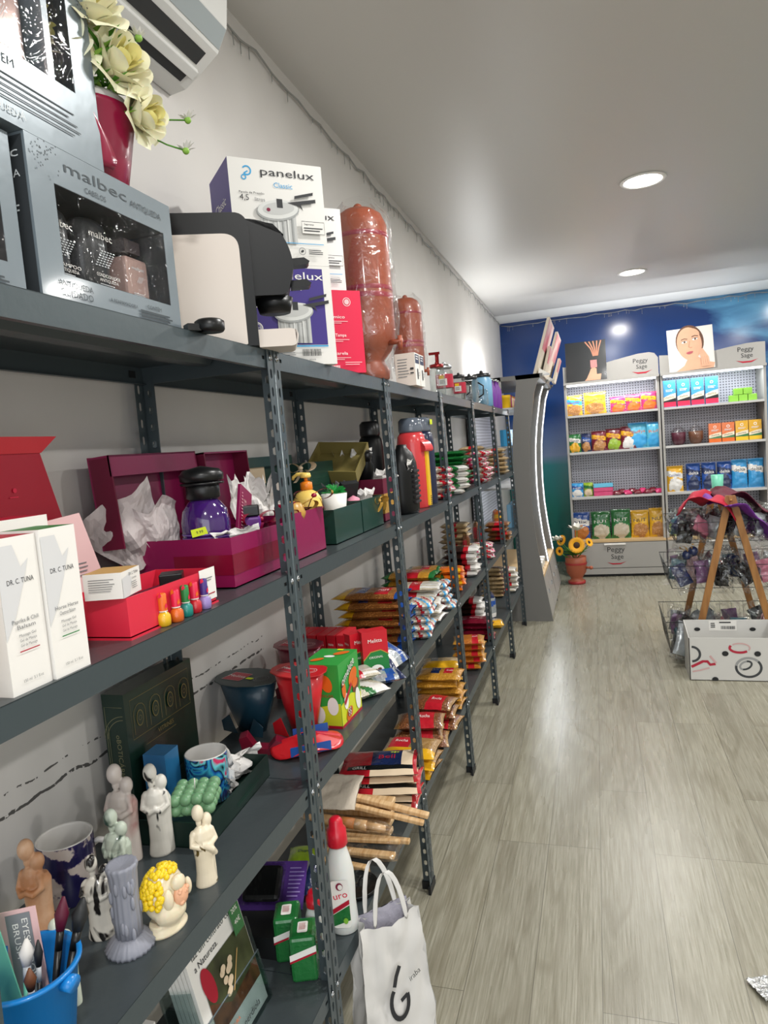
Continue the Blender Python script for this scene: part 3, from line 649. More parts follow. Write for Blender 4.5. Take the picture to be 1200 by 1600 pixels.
tag(b.obj('appliance_box',loc=(rx,ry,S1),rz=th,mods=[('bevel',.0015)]),'bright red carton standing between the cooker boxes and the terracotta filter','box')
cx,cy=corner_box((-.07,.695),.235,.10)
cooker_box('white pressure cooker box half hidden, standing on the red carton',False,(cx,cy,S1+.2455),th,.235,.10,.245)
# terracotta water filters
mat('terracotta','#93482f',.45,coat=.25,bump=(18,.05)); mat('terracotta_band','#8c2634',.4,coat=.3); mat('bow_red','#d3202c',.25,coat=.5)
def water_filter(label,loc,s,bow):
    t=thing('water_filter',label,'water filter',loc,0,'terracotta water filters')
    b=MB(); p=[(.055,0),(.062,.004),(.064,.03),(.05,.055),(.048,.065),(.075,.095),(.090,.13),(.093,.17),(.092,.255),(.0935,.26)]
    b.lathe([(r*s,z*s) for r,z in p],'terracotta',seg=36,bot=False); b.lathe([(r*s,z*s) for r,z in ((.0935,.26),(.095,.268),(.0935,.276))],'terracotta_band',seg=36,bot=False); b.obj('lower_vessel',t)
    b=MB(); p=[(.0935,.276),(.0925,.30),(.092,.46)]; b.lathe([(r*s,z*s) for r,z in p],'terracotta',seg=36,bot=False)
    b.lathe([(r*s,z*s) for r,z in ((.0935,.285),(.095,.292),(.0935,.299))],'terracotta_band',seg=36,bot=False); b.lathe([(r*s,z*s) for r,z in ((.092,.455),(.095,.462),(.092,.469))],'terracotta_band',seg=36,bot=False); b.obj('upper_vessel',t)
    b=MB(); b.lathe([(r*s,z*s) for r,z in ((.092,.469),(.09,.50),(.075,.535),(.05,.553),(.02,.558),(.0001,.559))],'terracotta',seg=36,bot=False); b.ball((0,0,.562*s),.016*s,'terracotta'); b.obj('lid',t)
    if True:
        b=MB(); b.cyl((.07*s,-.02*s,.115*s),(.125*s,-.035*s,.115*s),.009*s,'terracotta'); b.cyl((.118*s,-.034*s,.132*s),(.118*s,-.034*s,.085*s),.008*s,'terracotta'); b.obj('tap',t)
    b=MB()
    def wr(u,v):
        a=2*pi*u; z=v*.585; base=[(.0,.07),(.1,.07),(.16,.085),(.25,.107),(.35,.106),(.9,.103),(1,.05)]
        for (k0,r0),(k1,r1) in zip(base,base[1:]):
            if v<=k1: r=r0+(r1-r0)*(v-k0)/(k1-k0); break
        r+=.006*noise.noise(Vector((cos(a)*3,sin(a)*3,z*22)))+.0045*noise.noise(Vector((cos(a)*7,sin(a)*7,z*9)))
        return (r*s*cos(a),r*s*sin(a),z*s+.001)
    b.grid(wr,40,34,'cello'); b.obj('clear_wrap',t)
    if bow:
        b=MB(); r=random.Random(2)
        for i in range(26):
            a=r.uniform(0,2*pi); e=r.uniform(-.4,1.2); dd=Vector((cos(a)*cos(e),sin(e)*.6,sin(a)*cos(e))); c=Vector((0,0,0)); sd=dd.orthogonal().normalized()*.008
            for q in (0,1):
                pts=[(c+dd*.032*sin(pi*k/6)*(1+.2*q)+dd.cross(sd).normalized()*.018*(1-cos(pi*k/6)-1)) for k in range(7)]
                b.add([tuple(p+sd*(1 if j else -1)) for p in pts for j in (0,1)],[(2*k,2*k+1,2*k+3,2*k+2) for k in range(6)],'bow_red',True)
        b.obj('ribbon_bow',t,loc=(-.03*s,-.105*s,.19*s))
    return t
water_filter('large terracotta water filter in clear wrap with a red bow, beside the red carton',(-.10,.97,S1),1.03,True)
water_filter('smaller terracotta water filter standing behind the large wrapped one',(-.125,1.62,S1),.72,False)
# two cartons with dark stripes
mat('box_cream','#dccfc4',.5)
for i in range(2):
    b=MB(); b.box(-.04,.04,-.035,.035,0,.125,{'d':'box_cream','x':'white'}); d=F(b,y=-.035); d.lines(-.03,.02,.1,7,.003,.011,'text_grey'); d.rect(.02,.06,.034,.068,'text_dark'); d.rect(.02,.045,.034,.05,'text_dark')
    d=F(b,x=.04); d.rect(-.03,.085,.03,.12,'navy'); d.lines(-.02,.02,.11,2,.004,.01,'white'); d.rect(-.008,.025,.006,.065,'text_dark'); d.ring(.018,.045,.007,.002,'text_grey')
    tag(b.obj('small_carton',loc=(-.062,1.33+.078*i,S1),mods=[('bevel',.001)]),['cream carton with navy stripe, nearer one of two behind the shelf edge','cream carton with navy stripe, farther one of two behind the shelf edge'][i],'box','cream and navy cartons on the top shelf')
# glassware
film('clear_glass','#f2f6f6',.1,.03,(2,.02)); mat('label_red','#b3203a',.4); mat('lid_black','#1d1d1f',.3); mat('red_metal','#8c2224',.25,metal=.5)
def jar(name,label,loc,r,h,lid,labelm=None,cat='jar',press=None,body='clear_glass',fill=None,handle=False,group=None):
    t=thing(name,label,cat,loc,0,group)
    b=MB(); b.lathe([(r*.9,0),(r,.004),(r,h*.78),(r*.82,h*.86),(r*.8,h*.9)],body,seg=24); g=b.obj('glass' if body=='clear_glass' else 'body',t)
    if labelm:
        b=MB(); b.lathe([(r*1.01,h*.3),(r*1.012,h*.7)],labelm,seg=24,bot=False); dd=Draw(b,(0,-r*1.03,0),(1,0,0),(0,0,1)); dd.rect(-r*.45,h*.36,r*.5,h*.56,'paper'); dd.rect(-r*.4,h*.56,r*.2,h*.66,'yellow'); dd.lines(-r*.35,r*.4,h*.5,3,h*.015,h*.04,'text_dark'); b.obj('label_band',g)
    if fill:
        b=MB(); b.lathe([(r*.85,.004),(r*.93,.008),(r*.93,h*.55),(.0001,h*.55)],fill,seg=20); b.obj('contents',g)
    if lid:
        b=MB(); b.lathe([(r*.88,h*.88),(r*.9,h*.9),(r*.9,h*.98),(r*.5,h),(.0001,h)],lid,seg=24); b.ball((0,0,h*1.03),r*.2,lid); b.obj('lid',t)
    if handle:
        b=MB(); b.tube([(r*.95,0,h*.2),(r*1.5,0,h*.3),(r*1.55,0,h*.6),(r*.95,0,h*.74)],r*.09,'lid_black' if lid=='lid_black' else lid or 'steel'); b.obj('handle',t)
    if press:
        b=MB(); b.cyl((0,0,h*.95),(0,0,h*1.35),r*.12,press); b.box(-r*.9,r*.5,-r*.12,r*.12,h*1.30,h*1.38,press); b.box(r*.1,r*.35,-r*.1,r*.1,h*.9,h*1.3,press); b.obj('press_handle',t)
    return t
mat('water_tint','#8fb3c6',.2); mat('can_blue','#6f9dbb',.35)
jar('glass_carafe','clear glass carafe with a dark red lever top',(-.085,1.98,S1),.038,.15,'red_metal',cat='carafe',press='red_metal')
jar('storage_jar','glass jar with red and white label, nearest on the far top shelf',(-.10,2.22,S1),.045,.17,'steel','label_red',group='labelled glass jars')
jar('storage_jar','smaller glass jar with red label just behind the first labelled jar',(-.10,2.62,S1),.04,.15,'lid_black','label_red',handle=True,group='labelled glass jars')
jar('glass_jug','clear glass jug with a black lid and handle',(-.10,2.98,S1),.055,.17,'lid_black',cat='jug',handle=True)
jar('glass_jug','short clear glass jug at the shelf edge before the pale blue canister',(-.06,3.24,S1),.035,.11,None,cat='jug')
jar('drink_canister','pale blue canister with a black clamp lid',(-.12,3.62,S1),.072,.24,'lid_black',cat='canister',body='can_blue')
b=MB(); b.lathe([(.028,0),(.03,.004),(.03,.14),(.012,.18),(.012,.205),(.015,.205),(.015,.22),(.0001,.22)],['violet']*2+['violet','violet','violet','chrome','chrome','chrome'],seg=16); pb=b.obj('purple_bottle',loc=(-.09,3.90,S1))
tag(pb,'slim purple bottle with metallic cap, nearest of the three beyond the canister','bottle','slim purple bottles')
for i,y in enumerate((4.0,4.10)): dup(pb,loc=(-.075,y,S1),label=['slim purple bottle with metallic cap, middle of the three','slim purple bottle with metallic cap, farthest of the three'][i])
# wall air conditioner
mat('ac_white','#d6d6d3',.35); mat('ac_grey','#9aa2a4',.3); mat('ac_dark','#2e3031',.5)
ac=thing('air_conditioner','white wall-mounted air conditioner above the gift boxes','air conditioner',(WX,.385,2.553))
b=MB(); sec=[(0,0),(.05,.006),(.092,.029),(.155,.071),(.188,.126),(.197,.20),(.195,.285),(0,.285)]
b.prism(sec,-.85,0,'ac_white',axis='y'); b.obj('housing',ac,mods=[('bevel',.006)])
def slot(a,c,k0,k1,m,push=.0012,name='air_outlet',y1=-.035):
    P,Q=Vector(a),Vector(c); dd=(Q-P); nn=Vector((dd.y,-dd.x)).normalized()*push
    A=P+dd*k0+nn; B=P+dd*k1+nn; b=MB(); dn=-nn.normalized()*.02
    b.add([(A.x,-.82,A.y),(B.x,-.82,B.y),(B.x,y1,B.y),(A.x,y1,A.y)],[(0,1,2,3)],m); return b
b=slot(sec[1],sec[2],.15,.8,'ac_dark'); b.obj('air_outlet',ac)
b=slot(sec[2],sec[3],.25,.75,'ac_dark'); b.obj('air_outlet',ac)
b=MB(); b.prism([(.083,.012),(.104,.026),(.102,.036),(.08,.022)],-.82,-.02,'ac_white',axis='y'); b.obj('louvre_vane',ac,mods=[('bevel',.002)])
b=slot(sec[3],sec[4],.15,.95,'ac_grey',y1=-.002); b.obj('front_strip',ac)
# ------------------------------------------------------------ SECOND SHELF
ws=dict(group='white boxed balms'); mat('balm_white','#e6e3de',.5); mat('balm_grey','#cfcfd0',.5)
def balm(label,x,y,col,l1,l2,H=.19):
    b=MB(); w=.062; b.box(-w/2,w/2,-w/2,w/2,0,H,{'d':'balm_white','z':col}); d=F(b,x=w/2)
    d.poly([(-w/2,H*.35),(-w*.2,H*.5),(w*.1,H*.72),(w*.25,H*.85),(w*.05,H*.8),(-w*.1,H*.95),(-w/2,H*.95)],'balm_grey')  # pale grey shape printed on the left of the face
    d.text('DR. C. TUNA',0,H*.7,.0062,'text_dark',w=w*.66); d.text(l1,0,H*.45,.005,'text_grey',w=w*.66); d.text(l2,0,H*.41,.005,'text_grey',w=w*.45)
    for i,s in enumerate(('Massage Gel','Gel de Masaje','Gel de Massage')): d.text(s,0,H*(.36-.032*i),.0034,'text_grey',w=w*.42)
    d.rect(-w*.25,H*.265,w*.25,H*.272,col); d.text('150 ml  5.1 fl.oz',0,H*.07,.0036,'text_grey',w=w*.5)
    d=F(b,y=-w/2); d.lines(-w*.35,w*.3,H*.7,22,.0012,.0055,'text_grey')
    return tag(b.obj('balm_box',loc=(x,y,S2),mods=[('bevel',.0012)]),label,'box','white boxed balms')
balm('white balm box with red line and red top, nearest the camera',-.077,-.684,'crimson','Paprika & Chili','Balsam')
balm('white balm box with green line and green top, beside the red-topped one',-.073,-.619,'green','Horse Herse','Chestnut Balsam',.193)
b=MB(); b.box(-.03,.03,-.08,.08,0,.195,{'d':'balm_white','z':'crimson'}); d=F(b,x=.03); d.lines(-.06,.06,.17,3,.002,.006,'text_grey')
tag(b.obj('balm_box',loc=(-.16,-.62,S2+.01),mods=[('bevel',.0012)]),'white balm box with a red top lying behind the two upright ones','box','white boxed balms')
# red presentation box: standing lid with a folded flap
b=MB(); t=thing('gift_box','bright red hinged presentation box standing open behind the white balm boxes','box',(-.25,-.50,S2))
b.box(-.08,.08,-.24,.06,0,.02,'crimson'); b.box(-.08,.08,-.24,-.236,0,.06,'crimson'); b.box(-.08,.08,.056,.06,0,.06,'crimson'); b.obj('base_tray',t)
b=MB(); b.prism([(-.5,.06),(.155,.06),(.085,.30),(.102,.325),(-.5,.325)],-.004,.001,'crimson',axis='x')
d=Draw(b,(.0012,0,0),(0,1,0),(0,0,1)); d.text('starts',-.025,.168,.020,'rose_pale',al='C',w=.085); d.text('here',-.05,.138,.018,'rose_pale')
for q,z in ((.05,.17),(.02,.24),(-.03,.18)): d.ell(q,z,.004,.004,'pinkred'); d.lines(q-.012,q+.012,z-.012,1,.002,.004,'pinkred')
b.box(.0,.03,-.5,.105,.296,.3,'crimson') if False else b.prism([(-.5,.300),(.085,.300),(.125,.328),(-.5,.328)],.0012,.004,'red',axis='x'); b.obj('open_lid',t)
b=MB(); b.prism([(-.3,.02),(.185,.02),(.125,.19),(-.3,.16)],.03,.033,'rose_pale',axis='x'); d=Draw(b,(.0335,0,0),(0,1,0),(0,0,1)); d.lines(.10,.135,.10,4,.002,.007,'text_grey'); b.obj('inner_card',t)
tag(t); t.location=(-.285,-.46,S2)
b=MB(); b.prism(prof([(-.10,0,0),(.03,0,0),(.01,.1,.02),(.018,.21,.01),(-.10,.21,0)]),-.025,.0,'kraft',axis='x'); tag(b.obj('cardboard_sleeve',loc=(-.11,-.775,S2+.0),mods=[('bevel',.002)]),'brown cardboard sleeve cut off by the left edge above the balm boxes','packaging')
# salmon-red tray, cream jar box, black compact, nail polishes
mat('tray_red','#d62a42',.4,coat=.1)
t=thing('display_tray','salmon red open cardboard tray holding a small cream box','tray',(-.125,-.35,S2))
b=MB(); b.open_box(.125,.25,.062,'tray_red',.002,z0=.003); b.box(-.066,.066,-.128,.128,0,.003,'tray_red'); b.obj('tray',t)
b=MB(); b.box(.0635,.0645,.075,.126,.01,.068,'white'); d=F(b,x=.0645); d.rect(.08,.02,.12,.022,'crimson'); d.lines(.085,.115,.05,2,.0015,.004,'text_grey'); b.obj('front_sticker',t)
b=MB(); w=.062; b.box(-.03,.03,-.034,.034,0,.04,{'d':'balm_white','z':'tan'}); d=F(b,x=.03); d.poly([(-.034,0),(-.012,0),(.0,.02),(-.006,.034),(-.034,.03)],'balm_grey'); d.text('DR. C. TUNA',.008,.031,.0045,'text_dark',w=.034); d.text('Calendula',.008,.024,.0032,'text_grey'); d.lines(-.004,.02,.019,4,.001,.003,'text_grey')
d=F(b,y=-.034); d.lines(-.022,.02,.03,6,.001,.0035,'text_grey')
tag(b.obj('cream_box',loc=(-.10,-.455,S2+.066),rz=.25,mods=[('bevel',.0008)]),'small white cream box with a tan top sitting on the red tray','box')
b=MB(); b.hull_box(-.02,.02,-.022,.022,0,.026,'black'); tag(b.obj('black_cap_box',loc=(-.115,-.28,S2+.042),rz=.5,mods=[('bevel',.002)]),'small black square cap resting inside the red tray','cap')
b=MB(); b.box(-.04,.04,-.06,.06,0,.035,'maroon_dark'); tag(b.obj('wine_packet',loc=(-.125,-.30,S2+.0055)),'dark wine packet lying inside the red tray','packet')
def polish(label,x,y,c,capc,cap2):
    t=thing('nail_polish',label,'nail polish',(x,y,S2),random.uniform(-.3,.3),'nail polish bottles in front of the red tray')
    b=MB(); b.lathe([(.0085,.0),(.0105,.002),(.0112,.010),(.0108,.018),(.007,.0225),(.005,.024)],c,seg=18); g=b.obj('bottle',t)
    b=MB(); b.lathe([(.0088,-.0),(.0118,.0005),(.0122,.010),(.0118,.0185),(.0075,.0235)],'film',seg=18,bot=False); b.obj('glass',g)
    b=MB(); b.lathe([(.0072,.024),(.0072,.026),(.0070,.053),(.0055,.0545),(.0001,.055)],['white',capc,capc,capc,capc],seg=16)
    for i in range(5):
        a=i*1.25; z=.029+.0045*i; b.X=RZ(a); b.add([(.0075,-.003,z),(.0075,.003,z+.003),(.0074,.001,z+.010),(.0074,-.003,z+.006)],[(0,1,2,3)],cap2)
    b.X=Matrix.Identity(4); b.obj('cap',t)
for (l,px,py,c,c1,c2) in (('yellow nail polish bottle with yellow and red cap',256,978,'yellow','orange','pinkred'),('orange nail polish bottle with red cap',276,971,'orange','pinkred','orange'),
    ('teal green nail polish bottle with green cap',291,963,'teal','green','pinkred'),('red nail polish bottle with pink cap',305,957,'red','pinkred','orange'),('lilac nail polish bottle with purple cap',320,951,'lilac','purple','pinkred')):
    q=at(px,py,S2); polish(l,q[0]+.002,q[1],c,c1,c2)
# large maroon gift boxes with open lids
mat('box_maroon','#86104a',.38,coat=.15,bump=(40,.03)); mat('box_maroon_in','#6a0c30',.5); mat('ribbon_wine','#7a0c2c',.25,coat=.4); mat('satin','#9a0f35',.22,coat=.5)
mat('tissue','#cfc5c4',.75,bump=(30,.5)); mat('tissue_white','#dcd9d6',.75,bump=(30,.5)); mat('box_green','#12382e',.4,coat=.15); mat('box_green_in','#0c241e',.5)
def crumple(b,c,w,h,amp,m,seed,n=16,tip=None,rot=0,curl=.0):
    r=Vector((seed*3.1,seed*1.7,0))
    X=b.X.copy(); b.X=X@T(*c)@RZ(rot)
    def fn(u,v):
        x=(u-.5)*w*(1+.35*v); z=v*h*(1-.35*abs(noise.noise(Vector((u*4,seed,0)))*2) if v>.7 else 1)
        y=amp*(noise.noise(Vector((u*3,v*3,0))+r)*1.4+.5*abs(noise.noise(Vector((u*9,v*6,1))+r)))+curl*v*v
        return (x,y,z)
    b.grid(fn,n,n,m,smooth=False); b.X=X
t=thing('gift_box','large maroon gift box with ribbon, lid raised, holding a purple perfume','gift box',(-.225,.03,S2),0,'maroon gift boxes')
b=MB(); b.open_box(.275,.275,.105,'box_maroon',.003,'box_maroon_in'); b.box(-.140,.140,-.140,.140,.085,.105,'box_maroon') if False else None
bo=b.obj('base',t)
b=MB(); b.box(.1378,.1388,-.1395,.1395,.028,.070,'ribbon_wine'); b.box(-.0,.1388,-.1388,-.1378,.028,.070,'ribbon_wine'); b.obj('ribbon_band',bo)
b=MB(); X=T(-.128,-.02,.095)@RY(-.07)
b.X=X; b.box(-.004,0,-.17,.15,0,.195,{'d':'box_maroon','x':'box_maroon'}); b.box(0,.05,-.17,.15,.19,.194,'box_maroon'); b.box(0,.05,-.17,-.166,0,.19,'box_maroon_in'); b.box(0,.05,.146,.15,0,.19,'box_maroon_in'); b.box(.046,.05,-.17,.15,.15,.194,'box_maroon'); b.obj('raised_lid',t)
b=MB()
def tis(cx,cy,w,h,seed,rot,tilt,lean_):
    X=b.X.copy(); b.X=T(cx,cy,.06)@RZ(rot)@RY(lean_)@RX(tilt)
    def fn(u,v):
        q=Vector((u*3+seed,v*3,seed)); top=h*(1-.10*abs(sin(u*5+seed)))*(.93+.07*cos(u*9+seed))
        return ((u-.5)*w*(.45+.75*v), .018*noise.noise(q)*1.6+.012*abs(noise.noise(q*2.7))+.05*(u-.5)**2*4*v, v*top)
    b.grid(fn,16,14,'tissue',smooth=False); b.X=X
tis(-.06,-.135,.17,.17,2,.75,.12,-.50); tis(-.02,-.115,.10,.14,6,.9,.05,-.2)
b.obj('tissue_paper',t)
b=MB(); crumple(b,(.10,-.04,.085),.12,.03,.015,'tissue_white',9,12,rot=1.35); b.obj('tissue_paper',t)
p=thing('perfume_bottle','purple perfume bottle with round black cap and yellow price tag in the maroon box','perfume',(-.185,-.035,S2+.065),.3)
mat('purple_glass','#3c1a63',.1,coat=1); mat('purple_pale','#7a5ba8',.3)
b=MB(); b.lathe([(.046,.0),(.051,.004),(.052,.07),(.047,.095),(.034,.112),(.028,.118)],'purple_glass',seg=32); g=b.obj('flask',p)
b=MB(); 
for z in (.028,.036,.044): b.lathe([(.0524,z),(.0528,z+.0015),(.0524,z+.003)],'purple_pale',seg=28,bot=False)
b.obj('engraved_lines',g)
b=MB(); b.lathe([(.0285,.116),(.036,.122),(.036,.15),(.034,.152)],'black',seg=30); b.lathe([(.034,.155),(.046,.158),(.047,.172),(.038,.182),(.0001,.190)],'black',seg=30); b.tube([(.044*cos(a),.044*sin(a),.152) for a in [i*2*pi/24 for i in range(24)]],.003,'black',6,closed=True); b.obj('cap',p)
b=MB(); b.box(-.017,.017,-.0006,.0006,0,.016,'pricetag'); d=F(b,y=-.0007); d.text('9.99',0,.005,.006,'text_dark'); b.obj('price_tag',p,loc=(.0,-.054,.045),rot=(.0,-.15,.35))
b=MB(); b.hull_box(-.004,.004,-.038,.038,0,.17,'box_maroon'); d=F(b,x=.004); d.text('UMA PARA VOCÊ',0,.03,.012,'rose_pale',rot=pi/2,al='L',w=.11); d.lines(-.03,-.02,.15,14,.002,.008,'rose_pale')
tag(b.obj('maroon_carton',loc=(-.17,.075,S2+.035),rot=(-.42,0,.15),mods=[('bevel',.001)]),'slim maroon perfume carton leaning beside the purple bottle','box')
p=thing('perfume_bottle','small violet bottle with a white label and black lid inside the maroon box','perfume',(-.17,.128,S2+.04),.5)
b=MB(); b.hull_box(-.028,.028,-.02,.02,0,.085,'violet'); g=b.obj('flask',p,mods=[('bevel',.006)])
b=MB(); d=F(b,x=.0285); 
b2=MB(); b2.hull_box(-.026,.026,-.019,.019,.086,.112,'black'); cp=b2.obj('cap',p,mods=[('bevel',.003)])
b=MB(); d=F(b,y=-.0206); d.poly([(-.018,.06),(.018,.06),(.006,.03),(-.006,.03)],'white'); d.lines(-.015,.015,.02,2,.002,.005,'lilac'); d=F(b,x=.0287); d.poly([(-.014,.06),(.014,.06),(.005,.03),(-.005,.03)],'white'); b.obj('label',g)
t=thing('gift_box','smaller maroon gift box with bows, next to the front post','gift box',(-.215,.30,S2),0,'maroon gift boxes')
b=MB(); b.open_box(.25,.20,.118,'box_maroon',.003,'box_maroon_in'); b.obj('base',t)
b=MB(); b.X=T(-.122,-.0,.11)@RY(-.06); b.box(-.004,0,-.125,.10,0,.175,'box_maroon'); b.box(0,.045,-.125,.10,.171,.175,'box_maroon'); b.box(0,.045,-.125,-.121,0,.175,'box_maroon_in'); b.box(0,.045,.096,.10,0,.175,'box_maroon_in'); b.obj('raised_lid',t)
b=MB(); crumple(b,(.0,-.07,.06),.09,.17,.025,'tissue_white',15,14,rot=1.0); crumple(b,(.02,-.03,.06),.07,.16,.02,'tissue_white',17,14,rot=.4); b.obj('tissue_paper',t)
def bow(b,c,s,m,rot=0,tails=2,seed=0):
    X=b.X.copy(); b.X=X@T(*c)@RZ(rot)@Matrix.Scale(s,4)
    for sg in (-1,1):
        def lp(u,v,sg=sg):
            a=u*2*pi; x=sg*(.52-.5*cos(a)); z=.22*sin(a)*(1+.25*sin(a*.5)); return (x,(v-.5)*.42*(.45+abs(x)*.7)+.05*sin(9*u+seed),z+.1*abs(x))
        b.grid(lp,16,3,m)
        for tt in range(tails//2):
            def tl(u,v,sg=sg,tt=tt): return (sg*(.1+.55*u+.2*tt),-.22+(v-.5)*.26-.14*sin(6*u+tt),-.1-.75*u*(1+.3*tt)+.12*sin(7*u))
            b.grid(tl,8,2,m)
    b.ball((0,-.05,.02),.15,m,10,7,sc=(1,.9,.8)); b.X=X
b=MB(); bow(b,(-.10+.165,-.175+.02,.115),.058,'satin',rot=1.2,seed=1); b.obj('satin_bow',t)
b=MB(); bow(b,(.115,.07,.15),.052,'satin',rot=.6,seed=3); bow(b,(.10,-.06,.13),.045,'satin',rot=1.4,seed=4); b.obj('satin_bow',t)
b=MB(); bow(b,(.095,.03,.125),.045,'gold',rot=.9,seed=2); b.obj('gold_bow',t)
b=MB(); b.lathe([(.0001,0),(.03,.003),(.034,.02),(.024,.045),(.0001,.052)],'gold',seg=16); tag(b.obj('gold_bath_pearl',loc=(-.12,.27,S2+.095)),'round gold-wrapped item on top of the smaller maroon box','ornament') 
# yellow soap pump bottle
t=thing('soap_bottle','pale yellow round soap bottle with an orange pump','soap bottle',(-.165,.475,S2+.0),-.4); mat('soap_yellow','#ecca68',.35); mat('pump_orange','#e07e1c',.4)
b=MB(); b.lathe([(.03,0),(.036,.01),(.038,.09),(.042,.11),(.040,.135),(.03,.152),(.014,.162)],'soap_yellow',seg=26); b.obj('body',t)
b=MB(); b.lathe([(.016,.162),(.018,.164),(.017,.182),(.008,.186)],'pump_orange',seg=20); b.cyl((0,0,.186),(0,0,.198),.005,'pump_orange'); o=b.obj('collar',t)
b=MB(); b.lathe([(.014,.196),(.016,.2),(.014,.209),(.0001,.211)],'soap_yellow',seg=18); b.tube([(0,0,.205),(-.022,-.01,.207),(-.034,-.015,.2),(-.037,-.016,.192)],[.006,.0055,.005,.004],'soap_yellow'); b.obj('pump_head',t)
# green boxes
def green_box(label,loc,w,d,h,z0=0):
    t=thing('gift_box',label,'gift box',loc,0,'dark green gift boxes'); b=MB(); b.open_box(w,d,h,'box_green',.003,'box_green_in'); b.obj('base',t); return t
g1=green_box('dark green open gift box holding the white cup',(-.19,.585,S2),.21,.235,.1)
g2=green_box('dark green open gift box with a gold bow on its corner',(-.19,.82,S2),.21,.215,.104)
b=MB(); b.box(-.004,0,-.17,.17,0,.22,{'d':'box_green','x':'box_green'}); b.box(0,.02,-.17,.17,.19,.22,'box_green'); b.box(.002,.012,-.17,-.02,.14,.19,'beige')
tag(b.obj('box_lid',loc=(-.335,.57,S2+.045),rot=(0,-.04,0)),'dark green box lid standing against the wall behind the soap bottle','box lid')
b=MB(); b.box(-.05,.05,-.11,.11,0,.235,'box_green'); d=F(b,x=.05); d.lines(-.08,.08,.2,3,.003,.02,'darkgreen'); q=b.obj('gift_box',loc=(-.27,.88,S2+.03)); tag(q,'tall dark green box standing behind the two open green boxes','gift box','dark green gift boxes'); q.location=(-.31,.83,S2+.0); 
b=MB(); bow(b,(0,0,0),.055,'beige',rot=1.1,seed=7); bow_o=b.obj('satin_bow',loc=(-.262,.66,S2+.22)); tag(bow_o,'beige satin bow on the green boxes behind the front post','bow')
t=thing('cup','white cup with a glittering green bow inside the green box','cup',(-.15,.645,S2+.04)); b=MB(); b.lathe([(.026,0),(.029,.003),(.041,.095),(.039,.095),(.028,.008),(.0001,.006)],'white',seg=28,bot=False); b.obj('body',t)
mat('tinsel_green','#1f8a3c',.25,coat=.5); b=MB(); r=random.Random(9)
for i in range(40):
    a=r.uniform(0,2*pi); e=r.uniform(-.1,1.3); dd=Vector((cos(a)*cos(e),sin(a)*cos(e),sin(e)*.7)); s=dd.orthogonal().normalized()*.004; p=Vector((0,0,.098)); b.add([tuple(p-s),tuple(p+s),tuple(p+dd*.024+s+Vector((0,0,.006))),tuple(p+dd*.042),tuple(p+dd*.024-s)],[(0,1,2,3,4)],'tinsel_green')
b.obj('bow',t)
b=MB(); crumple(b,(.02,-.05,.03),.12,.14,.03,'dark',21,10,rot=1.2); b.obj('dark_wrapping',g2)
b=MB(); crumple(b,(.06,.02,.06),.09,.075,.03,'tissue_white',23,12,rot=.9); b.obj('tissue_paper',g2)
b=MB(); bow(b,(.105,.075,.085),.045,'gold',rot=1.35,seed=6); b.obj('gold_bow',g2)
b=MB(); b.lathe([(.018,0),(.022,.01),(.02,.05),(.0001,.06)],'pink',seg=16); tag(b.obj('pink_soap',loc=(-.12,.735,S2+.06)),'small pink wrapped soap between the cup and the gold bow','soap')
b=MB(); b.X=T(0,0,0)@RX(.5); b.hull_box(-.03,.03,-.01,.01,0,.1,'dark'); tag(b.obj('dark_carton',loc=(-.16,.76,S2+.075),rz=.8),'black slanted perfume carton leaning in the green box','box')
# maroon and gold hamper with flipped olive lid
mat('olive','#7d7140',.45); t=thing('gift_box','maroon box with gold band and an olive lid flipped open, stacked at the back','gift box',(-.2,1.10,S2)); 
b=MB(); b.open_box(.2,.2,.155,'box_maroon_in',.003); b.box(.1,.1012,-.101,.101,.03,.10,'gold'); b.box(-.1,.1,-.1012,-.1,.03,.10,'gold'); b.obj('base',t)
b=MB(); b.X=T(-.06,-.105,.205)@RX(.55)@RY(.1); b.open_box(.19,.19,.05,'olive',.003) ; b.X=T(0,0,0); 
o=b.obj('open_lid',t); o.rotation_euler=(0,0,0)
b=MB(); crumple(b,(-.03,-.03,.12),.11,.15,.05,'tissue_white',31,12,rot=.3); crumple(b,(.05,.02,.12),.12,.07,.05,'tissue_white',33,12,rot=1.1); b.obj('tissue_paper',t)
p=thing('perfume_bottle','glossy black bottle poking out of the maroon and gold box','perfume',(-.19,1.07,S2+.15),0,rot=(.5,.2,.3)); b=MB(); b.lathe([(.028,0),(.03,.01),(.03,.06),(.016,.085),(.014,.09)],'machine_black',seg=20); b.obj('flask',p); b=MB(); b.lathe([(.017,.09),(.017,.12),(.0001,.122)],'lid_black',seg=16); b.obj('cap',p)
